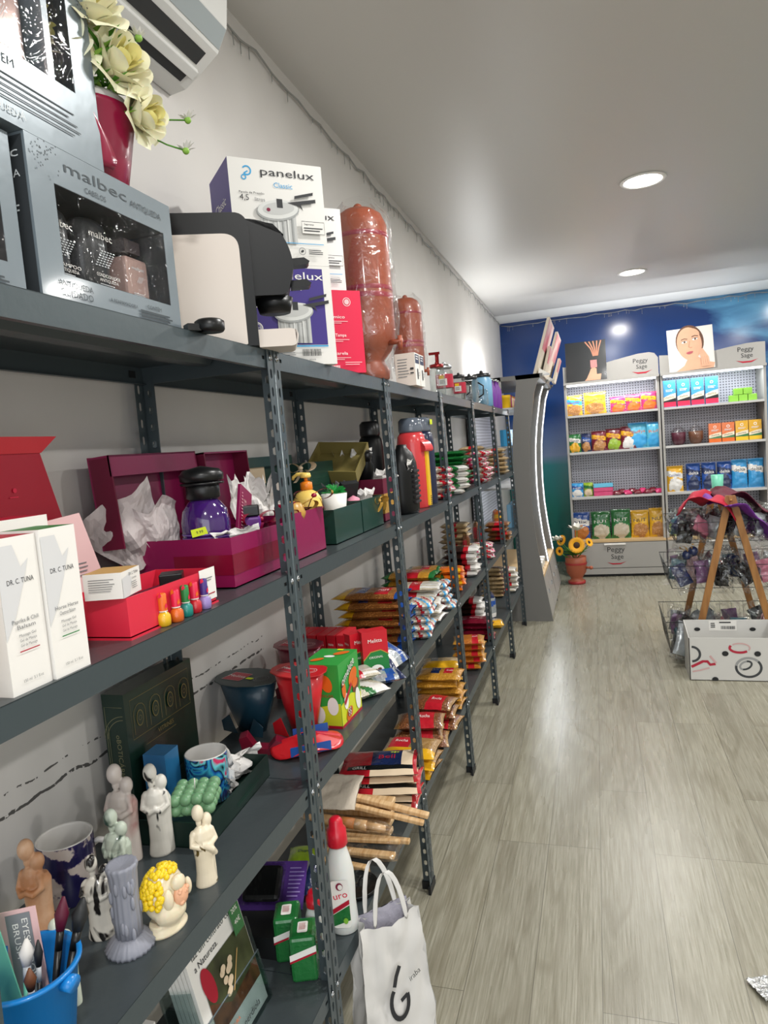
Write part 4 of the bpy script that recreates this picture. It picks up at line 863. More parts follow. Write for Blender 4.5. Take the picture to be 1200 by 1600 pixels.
# flasks and jugs beyond the second front post
t=thing('black_jug','large black ribbed jug with rounded shoulders beside the front post','jug',(-.10,1.285,S2),0)
b=MB(); b.lathe([(.075,0),(.084,.012),(.088,.06),(.088,.15),(.082,.20),(.062,.238),(.035,.256),(.03,.27),(.0001,.272)],'machine_black',sx=.62,sy=1.0,seg=32); bo=b.obj('body',t)
b=MB()
for i in range(7): b.hull_box(.046,.058,-.045,.03,.04+.02*i,.050+.02*i,'lid_black')
b.obj('grip_ribs',bo,mods=[('bevel',.002)])
b=MB(); crumple(b,(.04,-.04,.165),.05,.05,.02,'tissue_white',41,8,rot=1.5); b.obj('tissue_paper',t)
def flask(label,loc,r,h,body,top,hcap,trim=None,spout=False):
    t=thing('vacuum_flask',label,'flask',loc,0,'vacuum flasks on the second shelf')
    b=MB(); b.lathe([(r*.95,0),(r,.005),(r,h*.72),(r*.92,h*.8),(r*.75,h*.84)],body,seg=28); bo=b.obj('body',t)
    if spout:
        c=MB(); c.prism(prof([(-.06,0,.0),(.06,0,.02),(.045,.045,.03),(-.02,.06,.02),(-.06,.05,.01)]),-.028,.028,body,axis='y'); c.obj('spout',bo,loc=(r*.5,0,h*.62),rz=-.4,mods=[('bevel',.006)])
    c=MB(); c.lathe([(r*.78,h*.84),(r*.82,h*.86),(r*.8,h*.97),(r*.6,h),(.0001,h)],top,seg=24); c.obj('cap',t)
    if trim:
        c=MB(); c.hull_box(r*.9,r*1.12,-.018,.018,h*.02,h*.7,trim); d=F(c,x=r*1.12); d.lines(-.012,.012,h*.12,8,.004,.008,'text_dark'); c.obj('side_strip',t,mods=[('bevel',.003)])
    return t
mat('flask_red','#cc3c40',.25,coat=.3); mat('flask_navy','#1b2340',.3,coat=.3); mat('cap_clear','#5c6470',.15,coat=.5)
flask('red vacuum flask with a smoky cap, standing behind the black jug',(-.115,1.50,S2),.062,.38,'flask_red','cap_clear',.06,'yellow',True)
flask('tall dark bottle with a black cap behind the black jug',(-.24,1.33,S2),.05,.375,'machine_black','lid_black',.05)
flask('navy vacuum flask with smoky clear cap and price tag, right of the red flask',(-.11,1.675,S2),.052,.385,'flask_navy','cap_clear',.06)
b=MB(); b.box(-.0006,.0006,-.02,.02,0,.022,'pricetag'); tag(b.obj('price_label',loc=(-.062,1.67,S2+.352)),'yellow price label on the smoky cap of the navy flask','price label')
# ------------------------------------------------------------ THIRD SHELF
mat('wax_cream','#ddd0b4',.3,sss=.2,coat=.2); mat('wax_pink','#cfc4bd',.3,coat=.2,mix=('noise','#a8413f',9,.5,.68)); mat('wax_white','#d6d2c9',.25,coat=.3,mix=('marble','#20201f',11,.56,.62))
mat('wax_green','#b9c3b4',.3,coat=.2,mix=('marble','#32493f',12,.47,.62)); mat('wax_zebra','#cfcac0',.25,coat=.2,mix=('marble','#1d1a19',12,.47,.53)); mat('wax_marked','#ded2ba',.3,coat=.2,mix=('marble','#5b4a1e',22,.64,.68))
mat('wax_tan','#b98057',.35,mix=('noise','#dab595',14,.4,.65)); mat('wax_mint','#cfd6c4',.3,coat=.2,mix=('noise','#4f9a7c',10,.48,.66)); mat('wax_grey','#8b8d98',.5); mat('wax_yellow','#e9c61c',.35,coat=.2); mat('wax_sage','#6f9a72',.35,coat=.25,sss=.1); mat('wax_flesh','#e0a987',.4)
def figure(label,px,py,h,m,rz=0,slim=1.0,kind='couple'):
    q=at(px,py,S3); b=MB(); s=h/.19
    def B(x,y,z,r,sc=(1,1,1)): b.ball((x*s*slim,y*s*slim,z*s),r*s,m,16,11,sc=sc)
    b.lathe([(.024*s,0),(.026*s,.004*s),(.022*s,.03*s),(.021*s,.06*s),(.024*s,.09*s),(.026*s,.11*s),(.022*s,.125*s),(.012*s,.135*s)],m,c=(0,0,0),sx=1.15*slim,sy=.8*slim,seg=20)
    # partner
    b.lathe([(.018*s,0),(.018*s,.03*s),(.017*s,.06*s),(.019*s,.09*s),(.021*s,.108*s),(.014*s,.12*s)],m,c=(.017*s,.01*s,0),sx=1.0,sy=.9,seg=18)
    B(-.006,0,.166,.0165,(1.05,1.05,1.12)); B(-.006,0,.145,.008,(1,1,1.4)); B(.018,.008,.142,.015,(1.05,1.0,1.05)); B(.018,.008,.126,.009)
    for sg in (-1,1): b.tube([(sg*.026*s*slim,.0,.122*s),(sg*.033*s*slim,-.008*s,.10*s),(sg*.014*s,-.021*s,.094*s),(-sg*.004*s,-.022*s,.1*s)],[.008*s,.0075*s,.0065*s,.005*s],m,8)
    B(-.022,0,.12,.011); B(.024,0,.118,.011)
    if kind=='cradle': b.tube([(-.01*s,-.02*s,.10*s),(.02*s,-.026*s,.085*s),(.03*s,-.015*s,.07*s)],[.007*s]*3,m,8)
    o=b.obj('figure_candle',loc=(q[0],q[1],S3-.001),rz=rz,mods=[('remesh',.0019*max(s,.8))]); o.scale=(.76,.80,1); tag(o,label,'candle','carved figure candles'); return o
figure('tall pink and white embracing couple candle at the back',198,1345,.199,'wax_pink',.1,.95)
figure('glossy white embracing couple candle with dark drips, by the blue box',252,1333,.187,'wax_white',.5,.95)
figure('grey-green marbled embracing couple candle before the pink one',190,1400,.165,'wax_green',-.1,1.0)
figure('black and white zebra-marbled couple candle, shorter than the rest',160,1462,.142,'wax_zebra',.3,1.25)
figure('cream figure candle with brown spots cradling a child, near shelf edge',324,1380,.152,'wax_marked',.9,1.1,'cradle')
figure('tan and orange figure candle beside the dark patterned mug',62,1470,.178,'wax_tan',.2,.8)
figure('white and mint green figure candle partly hidden by the blue bucket',105,1572,.135,'wax_mint',.2,.85)
# grey column candle
q=at(205,1478,S3); t=thing('column_candle','grey carved column candle with a fluted base','candle',(q[0],q[1],S3),.2)
b=MB(); 
b.lathe([(.036,0),(.037,.006),(.030,.014),(.022,.022)],'wax_grey',seg=64,rip=.05,nrip=26)
b.lathe([(.0195,.018),(.0205,.05),(.0195,.09),(.0215,.125),(.0235,.132),(.0225,.137),(.018,.136),(.0001,.132)],'wax_grey',seg=60,rip=.045,nrip=15)
r=random.Random(4)
for i in range(22):
    a=r.uniform(0,2*pi); z=r.uniform(.02,.12); b.ball((.0205*cos(a),.0205*sin(a),z),.006,'wax_grey',8,6,sc=(.6,.6,1.8))
b.obj('column',t)
# candle head with yellow hair
q=at(262,1448,S3); t=thing('figure_candle','round cream candle of a mother and child with yellow curly hair','candle',(q[0],q[1],S3-.001),-.30)
b=MB(); b.lathe([(.034,0),(.036,.004),(.030,.012),(.030,.018)],'wax_cream',sx=.75,seg=28); b.ball((0,0,.060),.036,'wax_cream',20,14,sc=(.72,1,1.2)); b.ball((.012,.0,.035),.028,'wax_cream',16,10,sc=(.8,1,.8)); b.obj('body',t,mods=[('remesh',.0018)])
b=MB(); b.ball((.026,.010,.080),.013,'wax_cream',14,9,sc=(.7,1,1)); b.ball((.027,.012,.058),.015,'wax_flesh',14,9,sc=(.6,.9,1.2)); b.ball((.024,-.010,.060),.011,'wax_cream',12,8,sc=(.8,.8,1.6)); b.ball((.023,.030,.062),.008,'wax_cream',12,8,sc=(.8,.8,1.8))
for i in range(9):
    r=random.Random(i); b.ball((.032,.012+r.uniform(-.008,.01),.045+r.uniform(0,.024)),.004,'wax_flesh',8,6)
b.obj('faces',t)
b=MB()
for i in range(150):
    r=random.Random(i+300); a=r.uniform(-2.9,-.15) if i%3 else r.uniform(-1.0,2.9); z=r.uniform(.052,.10) if i%3 else r.uniform(.088,.104)
    zz=(z-.060)/.0432; rr=math.sqrt(max(0,1-min(zz*zz,.98)))*.037
    if i%3==0 and a>.6: z=r.uniform(.094,.104); zz=(z-.06)/.0432; rr=math.sqrt(max(0,1-min(zz*zz,.98)))*.037
    if abs(a)<.5 and z<.092: continue
    b.ball((rr*cos(a)*.75,rr*sin(a),z),.0052,'wax_yellow',7,5)
b.obj('curly_hair',t)
# bubble candle
q=at(316,1290,S3); t=thing('bubble_candle','sage green bubble candle cube resting on the green box','candle',(-.175,-.195,S3+.053),.35); t.scale=(1.35,1.35,1.25); b=MB()
for i in range(4):
    for j in range(4):
        for k in range(2): b.ball((-.024+.016*i,-.024+.016*j,.01+.016*k),.0096,'wax_sage',12,8)
b.box(-.028,.028,-.028,.028,.002,.03,'wax_sage'); b.obj('bubbles',t)
b=MB(); b.cyl((0,0,.03),(.001,0,.048),.0009,'paper',6); b.obj('wick',t)
# mugs
mat('mug_inner','#d9d6d2',.2,coat=.4)
mat('mug_swirl','#1a3a86',.2,coat=.5,mix=('marble','#e0407a',14,.25,.80,(1,1,1),((.36,'#1b2a6e'),(.44,'#3aa7c4'),(.5,'#1f5fae'),(.57,'#0f1220'),(.63,'#5fc9d6'),(.7,'#c22a5c'))))
mat('mug_dark','#c9bdb7',.25,coat=.4,mix=('noise','#1e1a4a',26,.47,.53,(1,1,1),((.50,'#3a2c5c'),)))
def mug(label,loc,r,h,m,ang):
    t=thing('mug',label,'mug',loc,ang); b=MB(); b.lathe([(.0001,0),(r*.93,0),(r,.004),(r,h-.003),(r*.99,h)],m,seg=40,bot=False); b.lathe([(r*.985,h-.003),(r,h),(r*.96,h+.001),(r*.93,h-.003),(r*.92,.006),(.0001,.005)],'mug_inner',seg=40,bot=False); b.obj('body',t)
    b=MB(); b.tube([(r*.95,0,h*.82),(r*1.35,0,h*.85),(r*1.62,0,h*.62),(r*1.6,0,h*.38),(r*1.3,0,h*.17),(r*.95,0,h*.2)],.006,'mug_inner' if m!='mug_dark' else 'mug_inner',10); b.obj('handle',t,mods=[('subsurf',1)])
    return t
mug('mug with blue, teal and pink swirls standing in the green tray box',(-.225,-.07,S3+.004),.046,.105,'mug_swirl',1.4)
q=at(112,1398,S3); mug('mug with dark purple and white splatter pattern near the wall',(q[0],q[1],S3),.047,.11,'mug_dark',.55)
# green tray box with tissue, black-green book-like box, blue carton
t=thing('tray_box','low dark green open box holding the swirled mug','box',(-.225,-.105,S3),.06); b=MB(); b.open_box(.19,.30,.052,'box_green_in',.003); d=F(b,x=.095); d.text('O PODER DO AMOR',.06,.025,.006,'darkgreen'); d.lines(-.02,.09,.02,2,.002,.005,'darkgreen'); b.obj('tray',t)
b=MB(); crumple(b,(.02,.11,.01),.12,.06,.03,'tissue_white',51,14,rot=.9); crumple(b,(.04,.09,.01),.10,.055,.03,'tissue_white',53,12,rot=1.6); b.obj('tissue_paper',t)
mat('book_green','#122b22',.35,coat=.2); mat('gold_dull','#6c6238',.4); mat('gold_line','#7f7d5c',.5)
b=MB(); W_,D_,H_=.25,.055,.275; b.box(-W_/2,W_/2,-D_/2,D_/2,0,H_,'book_green'); d=F(b,y=-D_/2)
d.line([(-W_*.43,H_*.93),(W_*.43,H_*.93),(W_*.43,H_*.62),(-W_*.43,H_*.62)],.0012,'gold_dull',closed=True)
for i in range(4):
    cx=-W_*.32+i*W_*.215; d.line([(cx-.02,H_*.65),(cx-.02,H_*.8)]+[(cx-.02*cos(a),H_*.8+.02*sin(a)) for a in (.5,1.1,1.57,2.1,2.6)]+[(cx+.02,H_*.8),(cx+.02,H_*.65)],.0012,'gold_dull'); d.ell(cx,H_*.76,.012,.018,'gold_dull',14); d.ell(cx,H_*.76,.010,.0155,'book_green',14); d.ring(cx,H_*.76,.005,.001,'gold_dull')
d.text('VITRINES',0,H_*.56,.010,'gold_dull'); d.lines(-W_*.3,W_*.3,H_*.53,1,.001,.01,'gold_dull')
d=Draw(b,(-W_/2,0,0),(0,-1,0),(0,0,1)); d.text('oBOTICÁRIO',.0,H_*.50,.011,'gold_line',rot=-pi/2,w=.10)
d.line([(-D_*.4,H_*.1),(-D_*.4,H_*.9),(D_*.4,H_*.9)],.001,'gold_line'); d.ring(D_*.4,H_*.65,.05,.0012,'gold_line',a0=90,a1=180); d.ring(D_*.4,H_*.65,.042,.0012,'gold_line',a0=90,a1=180); d.line([(-D_*.3,H_*.1),(-D_*.3,H_*.75)],.0008,'gold_line')
tag(b.obj('gift_box',loc=(-.362,-.055,S3),rz=pi/2,mods=[('bevel',.0012)]),'large dark green gift box with gold arches standing against the wall','gift box')
mat('blue_box','#1f5f96',.3,coat=.2,mix=('noise','#3d8fc4',6,.35,.7)); b=MB(); b.box(-.026,.026,-.026,.026,0,.135,'blue_box'); d=F(b,x=.026); d.text('CALON',0,.012,.006,'sky'); d=F(b,y=-.026); d.lines(-.015,.015,.02,2,.002,.006,'sky')
tag(b.obj('perfume_carton',loc=(-.292,-.135,S3+.004),rz=.05,mods=[('bevel',.001)]),'shiny blue perfume carton leaning behind the white couple candle','box')
# blue bucket of brushes
mat('bucket_blue','#1479c4',.3,coat=.2); q=(-.10,-.70); t=thing('bucket','bright blue plastic bucket full of makeup brushes, bottom left','bucket',(q[0],q[1],S3)); t.scale=(1.22,1.22,1.08); b=MB()
b.lathe([(.036,0),(.038,.003),(.050,.105),(.054,.107),(.054,.111),(.049,.111),(.048,.1),(.036,.004),(.0001,.004)],'bucket_blue',seg=40,bot=False); b.obj('pail',t)
b=MB(); b.hull_box(-.008,.008,-.003,.003,-.012,.008,'bucket_blue'); 
for sg in (-1,1):
    o=MB(); o.cyl((sg*.048,0,.098),(sg*.06,0,.098),.009,'bucket_blue'); o.obj('handle_lug',t)
def stick(name,label,x,y,dx,dy,L,r0,r1,m,tip=None,tipm=None,ferr=None):
    base=Vector((q[0]+x,q[1]+y,S3+.010)); dirv=Vector((dx,dy,1)).normalized(); b=MB(); o=Vector((0,0,0)); 
    b.cyl(o,dirv*L*.62,r0,m,10,r2=r1); b.cyl(dirv*L*.62,dirv*L*.76,r1,ferr or 'silver',10); b.tube([dirv*L*.76,dirv*L*.88,dirv*L],[r1*1.1,r1*1.9,r1*.4],tipm or 'dark',10); ob=b.obj(name,loc=base); return tag(ob,label,'brush','makeup brushes in the blue bucket')
stick('makeup_brush','makeup brush with pale lilac handle leaning far left',-.01,-.02,-.12,-.18,.17,.005,.006,'lilac',tipm='lilac')
stick('makeup_brush','black makeup brush with dark red bristles near the pink sleeve',.012,.01,.05,.25,.175,.003,.005,'black',tipm='maroon_dark',ferr='black')
stick('makeup_brush','black makeup brush with full black bristles on the right rim',.02,.015,.12,.32,.17,.003,.006,'black',tipm='dark',ferr='black')
stick('makeup_brush','short black makeup brush with pointed tip in the middle',.012,-.005,.02,.1,.14,.003,.003,'black',tipm='dark',ferr='silver')
stick('makeup_brush','mint handled makeup brush crossing the bucket middle',.0,-.012,-.1,.22,.135,.004,.005,'mint',tipm='paper')
stick('makeup_brush','navy makeup brush with short tip next to the mint one',.015,-.015,.05,.0,.12,.003,.004,'navy',tipm='brown')
b=MB(); b.hull_box(-.026,.026,-.001,.001,0,.155,'rose_pale'); d=F(b,y=-.001); d.rect(-.015,.045,.018,.15,'grey'); d.text('EYESHADOW',.006,.10,.008,'white',rot=-pi/2,w=.085); d.text('BRUSH',-.007,.115,.008,'white',rot=-pi/2,w=.045)
tag(b.obj('brush_sleeve',loc=(-.12,-.68,S3+.012),rot=(-.15,-.12,.35)),'pale pink eyeshadow brush sleeve standing in the blue bucket','brush packaging')
b=MB(); b.hull_box(-.018,.018,-.001,.001,0,.17,'mint'); tag(b.obj('brush_sleeve',loc=(-.125,-.70,S3+.012),rot=(-.1,-.25,.3)),'mint green sleeve sticking up at the far left of the bucket','brush packaging')
# coffee filter cone displays
mat('cone_teal','#17394a',.4,coat=.2); mat('cone_red','#c21a24',.35,coat=.3); mat('cone_wine','#6e1028',.35,coat=.3); mat('cone_lid','#2c3a3c',.4)
def cone(label,loc,rz,m,top,W_=.15,H_=.165,lab='melitta'):
    "paper coffee-filter holder pack: wide flat top, tapering to the bottom, with side wings"
    t=thing('filter_holder_pack',label,'coffee filter pack',loc,rz,'coffee filter holder packs'); b=MB(); n=10
    def sec(k,z):
        out=[]
        for i in range(24):
            a=2*pi*i/24; out.append((k*W_/2*cos(a),k*.36*W_*sin(a)*(1 if z>H_*.4 else .8),z))
        return out
    vs=sec(.5,0)+sec(.78,H_*.5)+sec(1.0,H_*.97); fs=[(j*24+i,j*24+(i+1)%24,(j+1)*24+(i+1)%24,(j+1)*24+i) for j in range(2) for i in range(24)]+[tuple(range(24))[::-1],tuple(range(48,72))]
    b.add(vs,fs,m,True); bo=b.obj('cone',t)
    b=MB(); oct_=[(W_*.56*cos(a)*(1.05 if i%2 else 1),W_*.42*sin(a)) for i,a in enumerate([k*pi/6+.26 for k in range(12)])]; b.prism(oct_,H_*.97,H_*.985,top,axis='z'); d=Draw(b,(0,0,H_*.985),(1,0,0),(0,1,0)); d.rect(-W_*.35,-W_*.2,-W_*.0,W_*.12,'crimson'); d.line([(-W_*.35,-W_*.2),(0,-W_*.2),(0,W_*.12),(-W_*.35,W_*.12)],.001,'white',closed=True); d.text('Melitta',-W_*.175,-W_*.07,W_*.085,'white'); d.ring(W_*.27,0,W_*.12,.0015,'rose_pale' if m!='cone_teal' else 'grey'); d.ring(W_*.27,0,W_*.08,.0012,'rose_pale' if m!='cone_teal' else 'grey'); d.rect(W_*.04,-W_*.1,W_*.16,-W_*.03,'pricetag'); b.obj('top_card',t)
    for sg in (-1,1):
        b=MB(); b.prism([(sg*.02,0),(sg*.07,.002),(sg*.075,.03),(sg*.045,.05)],-.04,-.038,m,axis='y'); b.obj('bottom_flap',t)
    return t
cone('dark teal filter holder pack with red label, standing near the wall',(-.315,.30,S3),-.25,'cone_teal','cone_lid',.18,.15)
cone('dark wine filter holder pack behind the rack post, in front of the coffee cartons',(-.27,.545,S3),-.2,'cone_wine','cone_wine',.15,.17)
cone('bright red filter holder pack beside the green carton',(-.155,.29,S3),-.3,'cone_red','cone_red',.15,.178)
b=MB(); 
def lidf(u,v): a=2*pi*u; r=.085*(.25+.75*v); return (r*cos(a)*1.1,r*sin(a)*.75,.012+.028*(1-v)+.008*sin(a*3)*v)
b.grid(lidf,30,8,'cone_red'); b.box(-.05,.05,-.055,-.053,.012,.034,'blue'); b.box(-.03,.06,.02,.022,.02,.05,'blue'); b.lathe([(.05,0),(.08,.012)],'cone_red',seg=20,sy=.72)
tag(b.obj('filter_pack_lid',loc=(-.105,.195,S3),rz=.6,mods=[('solid',.0015)]),'flat red and blue folded filter pack lying in front of the red one','coffee filter pack')
b=MB(); b.prism([(-.06,0),(.03,0),(.05,.02),(.02,.035),(.0,.015),(-.03,.02),(-.05,.055),(-.07,.05)],-.02,.02,'cone_wine',axis='y'); tag(b.obj('paper_stand',loc=(-.20,.17,S3),rz=.4,mods=[('bevel',.002)]),'wine-coloured folded card stand near the tissue-filled box','packaging')
# melitta cartons in a row
def coffee_carton(label,x,y,rz=0,tall=.155,w=.105,dp=.029):
    b=MB(); h=tall; b.box(-dp/2,dp/2,-w/2,w/2,0,h,{'d':'red'})
    for fr in (F(b,x=dp/2),): fr.poly([(-w/2,0),(w/2,0),(w/2,h*.52),(w*.2,h*.62),(-w*.2,h*.6),(-w/2,h*.45)],'green'); fr.line([(w/2,h*.52),(w*.2,h*.62),(-w*.2,h*.6),(-w/2,h*.45)],.003,'gold'); fr.text('Melitta',0,h*.78,.012,'white'); fr.text('ORIGINAL',0,h*.47,.007,'white'); fr.ell(0,h*.22,.024,.02,'white'); fr.ell(-.006,h*.22,.008,.006,'brown',rot=.6); fr.ell(.008,h*.24,.008,.006,'brown',rot=.4)
    d=F(b,y=-w/2); d.rect(-dp/2,0,dp/2,h*.33,'darkgreen'); d.rect(-dp/2,h*.33,dp/2,h*.345,'white'); d.text('Melitta',0,h*.78,.008,'white',w=dp*.6)
    return tag(b.obj('coffee_filter_carton',loc=(x,y,S3),rz=rz),label,'carton','red and green coffee filter cartons')
for i in range(6): 
    coffee_carton('%s from the left in the row of red coffee filter cartons'%ORD[i],-.325+.0*i,.61+.0,rz=0) if False else coffee_carton('%s from the left in the row of red coffee filter cartons'%ORD[i],-.352+.0335*i,.735,rz=-.04) 
coffee_carton('front coffee filter carton turned to show its green face, right end of the row',-.088,.715,rz=-.95,tall=.165,w=.085,dp=.045)
coffee_carton('coffee filter carton between the red row and the green-faced front carton',-.140,.71,rz=-.6,tall=.16,w=.08,dp=.035)
# green egg carton
mat('egg_green','#2f9a3e',.35,coat=.2); mat('egg_yellow','#c9d02a',.4)
b=MB(); w,dp,h=.135,.095,.142; b.box(-dp/2,dp/2,-w/2,w/2,0,h,{'d':'egg_green'}); d=F(b,x=dp/2)
d.poly([(-w/2,0),(w/2,0),(w/2,h*.30),(0,h*.42),(-w/2,h*.36)],'egg_yellow'); d.rect(-w/2,0,w/2,h*.045,'crimson')
for (u,v,a,bb,m,ro) in ((.02,.092,.030,.018,'orange',.3),(.035,.068,.024,.015,'brown',.2),(.03,.075,.018,.010,'orange',.1),(-.035,.052,.014,.018,'white',0),(.042,.035,.016,.026,'white',.2),(-.02,.02,.022,.013,'orange',.3),(-.02,.024,.014,.009,'brown',.3),(-.048,.082,.012,.02,'orange',.2)): d.ell(u,v,a,bb,m,20,rot=ro)
d.poly([(-.05,.055),(.0,.085),(.005,.077),(-.045,.045)],'crimson'); d.text('omelete',-.014,.104,.021,'darkgreen',rot=.35,w=.098); d.text('omelete',-.012,.107,.019,'white',rot=.35,w=.092)
for (u,v) in ((-.03,.03),(-.02,.03),(-.03,.022),(-.02,.022)): d.ell(u,v,.0045,.0045,'white'); d.ell(u,v,.003,.003,'crimson')
d=F(b,y=-w/2); d.poly([(-dp/2,0),(dp/2,0),(dp/2,h*.4),(-dp/2,h*.28)],'egg_yellow'); d.rect(-dp/2,0,dp/2,h*.045,'crimson'); d.text('6 OVOS',0,h*.01,.005,'white'); d.ell(-.01,.03,.016,.02,'white'); d.ell(.028,.05,.014,.02,'white'); d.ell(.015,.1,.014,.02,'orange',rot=.4); d.text('ATENÇÃO',.01,.07,.006,'crimson'); 
d=F(b,z=h); d.ell(0,.0,.014,.009,'white'); d.ell(.02,.03,.022,.012,'orange',rot=.8); d.ell(-.02,-.03,.018,.010,'orange',rot=.8); d.rect(.0,.05,.016,.062,'pricetag')
b.obj('egg_carton',loc=(-.11,.40,S3),rz=-.03,mods=[('bevel',.001)]); bpy.data.objects['egg_carton'].scale=(1.15,1.08,1.24); tag(bpy.data.objects['egg_carton'],'green egg omelette carton with pictures of food on the third shelf','carton')
# ------------------------------------------------------------ pillow bags
def pillow(b,W,H,Tk,mf,nu=12,nv=16,crimp=.05,seed=0,amp=.003,zig=False,base=0):
    "bag in the x-y plane (W along x, H along y), thickness along z, lying with its lowest point at z=0"
    r=Vector((seed*1.37,seed*.71,seed))
    def th(u,v):
        uu=abs(2*u-1); vv=(v-crimp)/(1-2*crimp)
        if vv<=0 or vv>=1: return .0006
        return Tk/2*max(.03,(1-uu**4.5))**.5*max(0.0,1-abs(2*vv-1)**4.5)**.5
    def f(sg):
        def fn(u,v):
            t=th(u,v); x=(u-.5)*W*(1-.06*(1-abs(2*v-1)**2)*(1 if Tk>0 else 0)); y=(v-.5)*H
            n=amp*noise.noise(Vector((x*28,y*28,sg))+r)*(1 if t>.002 else .6)
            return (x,y,Tk/2+sg*t+n)
        return fn
    top=f(1); bot=f(-1); b.grid(top,nu,nv,(lambda u,v:mf(u,v,1)) if callable(mf) else mf); b.grid(lambda u,v: bot(1-u,v),nu,nv,(lambda u,v:mf(1-u,v,-1)) if callable(mf) else mf)
    b._top=top
def ptext(b,W,H,s,u,v,h,m,w=None,rot=0,eps=.0012):
    "lettering that follows the top of the last pillow"
    vs,fs,tw=text_geo(s); k=h/.69; kx=(w/tw if w else k); c,sn=cos(rot),sin(rot); out=[]
    for x,y in vs:
        X=x*kx; Y=y*k-h/2; X,Y=X*c-Y*sn,X*sn+Y*c; U=u+X/W; V=v+Y/H; p=b._top(min(max(U,0),1),min(max(V,0),1)); out.append((p[0],p[1],p[2]+eps))
    b.add(out,fs,m)
def G(n,c,c2,sc=160,lo=.1,hi=.5,rough=.3,bump=(120,.4)): mat(n,c,rough,coat=.7,mix=('voronoi',c2,sc,lo,hi),bump=bump)
G('beans_brown','#b5764a','#6b3f22'); G('beans_gold','#c98a4e','#8a5527'); G('grain_tan','#c9a670','#96703c',200); G('noodle_yellow','#d9a544','#b27d27',130); G('rice_white','#ddd6c4','#b5ab96',260); G('popcorn_orange','#d98b2e','#a85f1a',150); G('beans_dark','#4a2a22','#22120e',150); G('flour_beige','#c8b493','#a8906a',40)
mat('plastic_white','#dcdad6',.25,coat=.6,bump=(40,.4)); mat('plastic_red','#b81f2c',.25,coat=.6,bump=(40,.4)); mat('plastic_yellow','#dba61e',.25,coat=.6,bump=(40,.4)); mat('plastic_blue','#1e4a96',.25,coat=.6,bump=(40,.4)); mat('plastic_green','#1f6b33',.25,coat=.6,bump=(40,.4)); mat('plastic_navy','#15244d',.25,coat=.6,bump=(40,.4)); mat('plastic_pink','#c8336a',.25,coat=.6,bump=(40,.4)); mat('plastic_orange','#d4681c',.25,coat=.6,bump=(40,.4)); mat('plastic_wine','#6e1226',.25,coat=.6,bump=(40,.4)); mat('plastic_sky','#2f8fc9',.25,coat=.6,bump=(40,.4)); mat('plastic_brown','#4e3426',.25,coat=.6,bump=(40,.4)); mat('plastic_black','#151718',.2,coat=.6,bump=(40,.4)); mat('plastic_silver','#a9b0b4',.22,metal=.4,coat=.5,bump=(40,.5)); mat('plastic_lime','#8fae2c',.25,coat=.6,bump=(40,.4)); mat('plastic_purple','#5a3a8a',.25,coat=.6,bump=(40,.4))
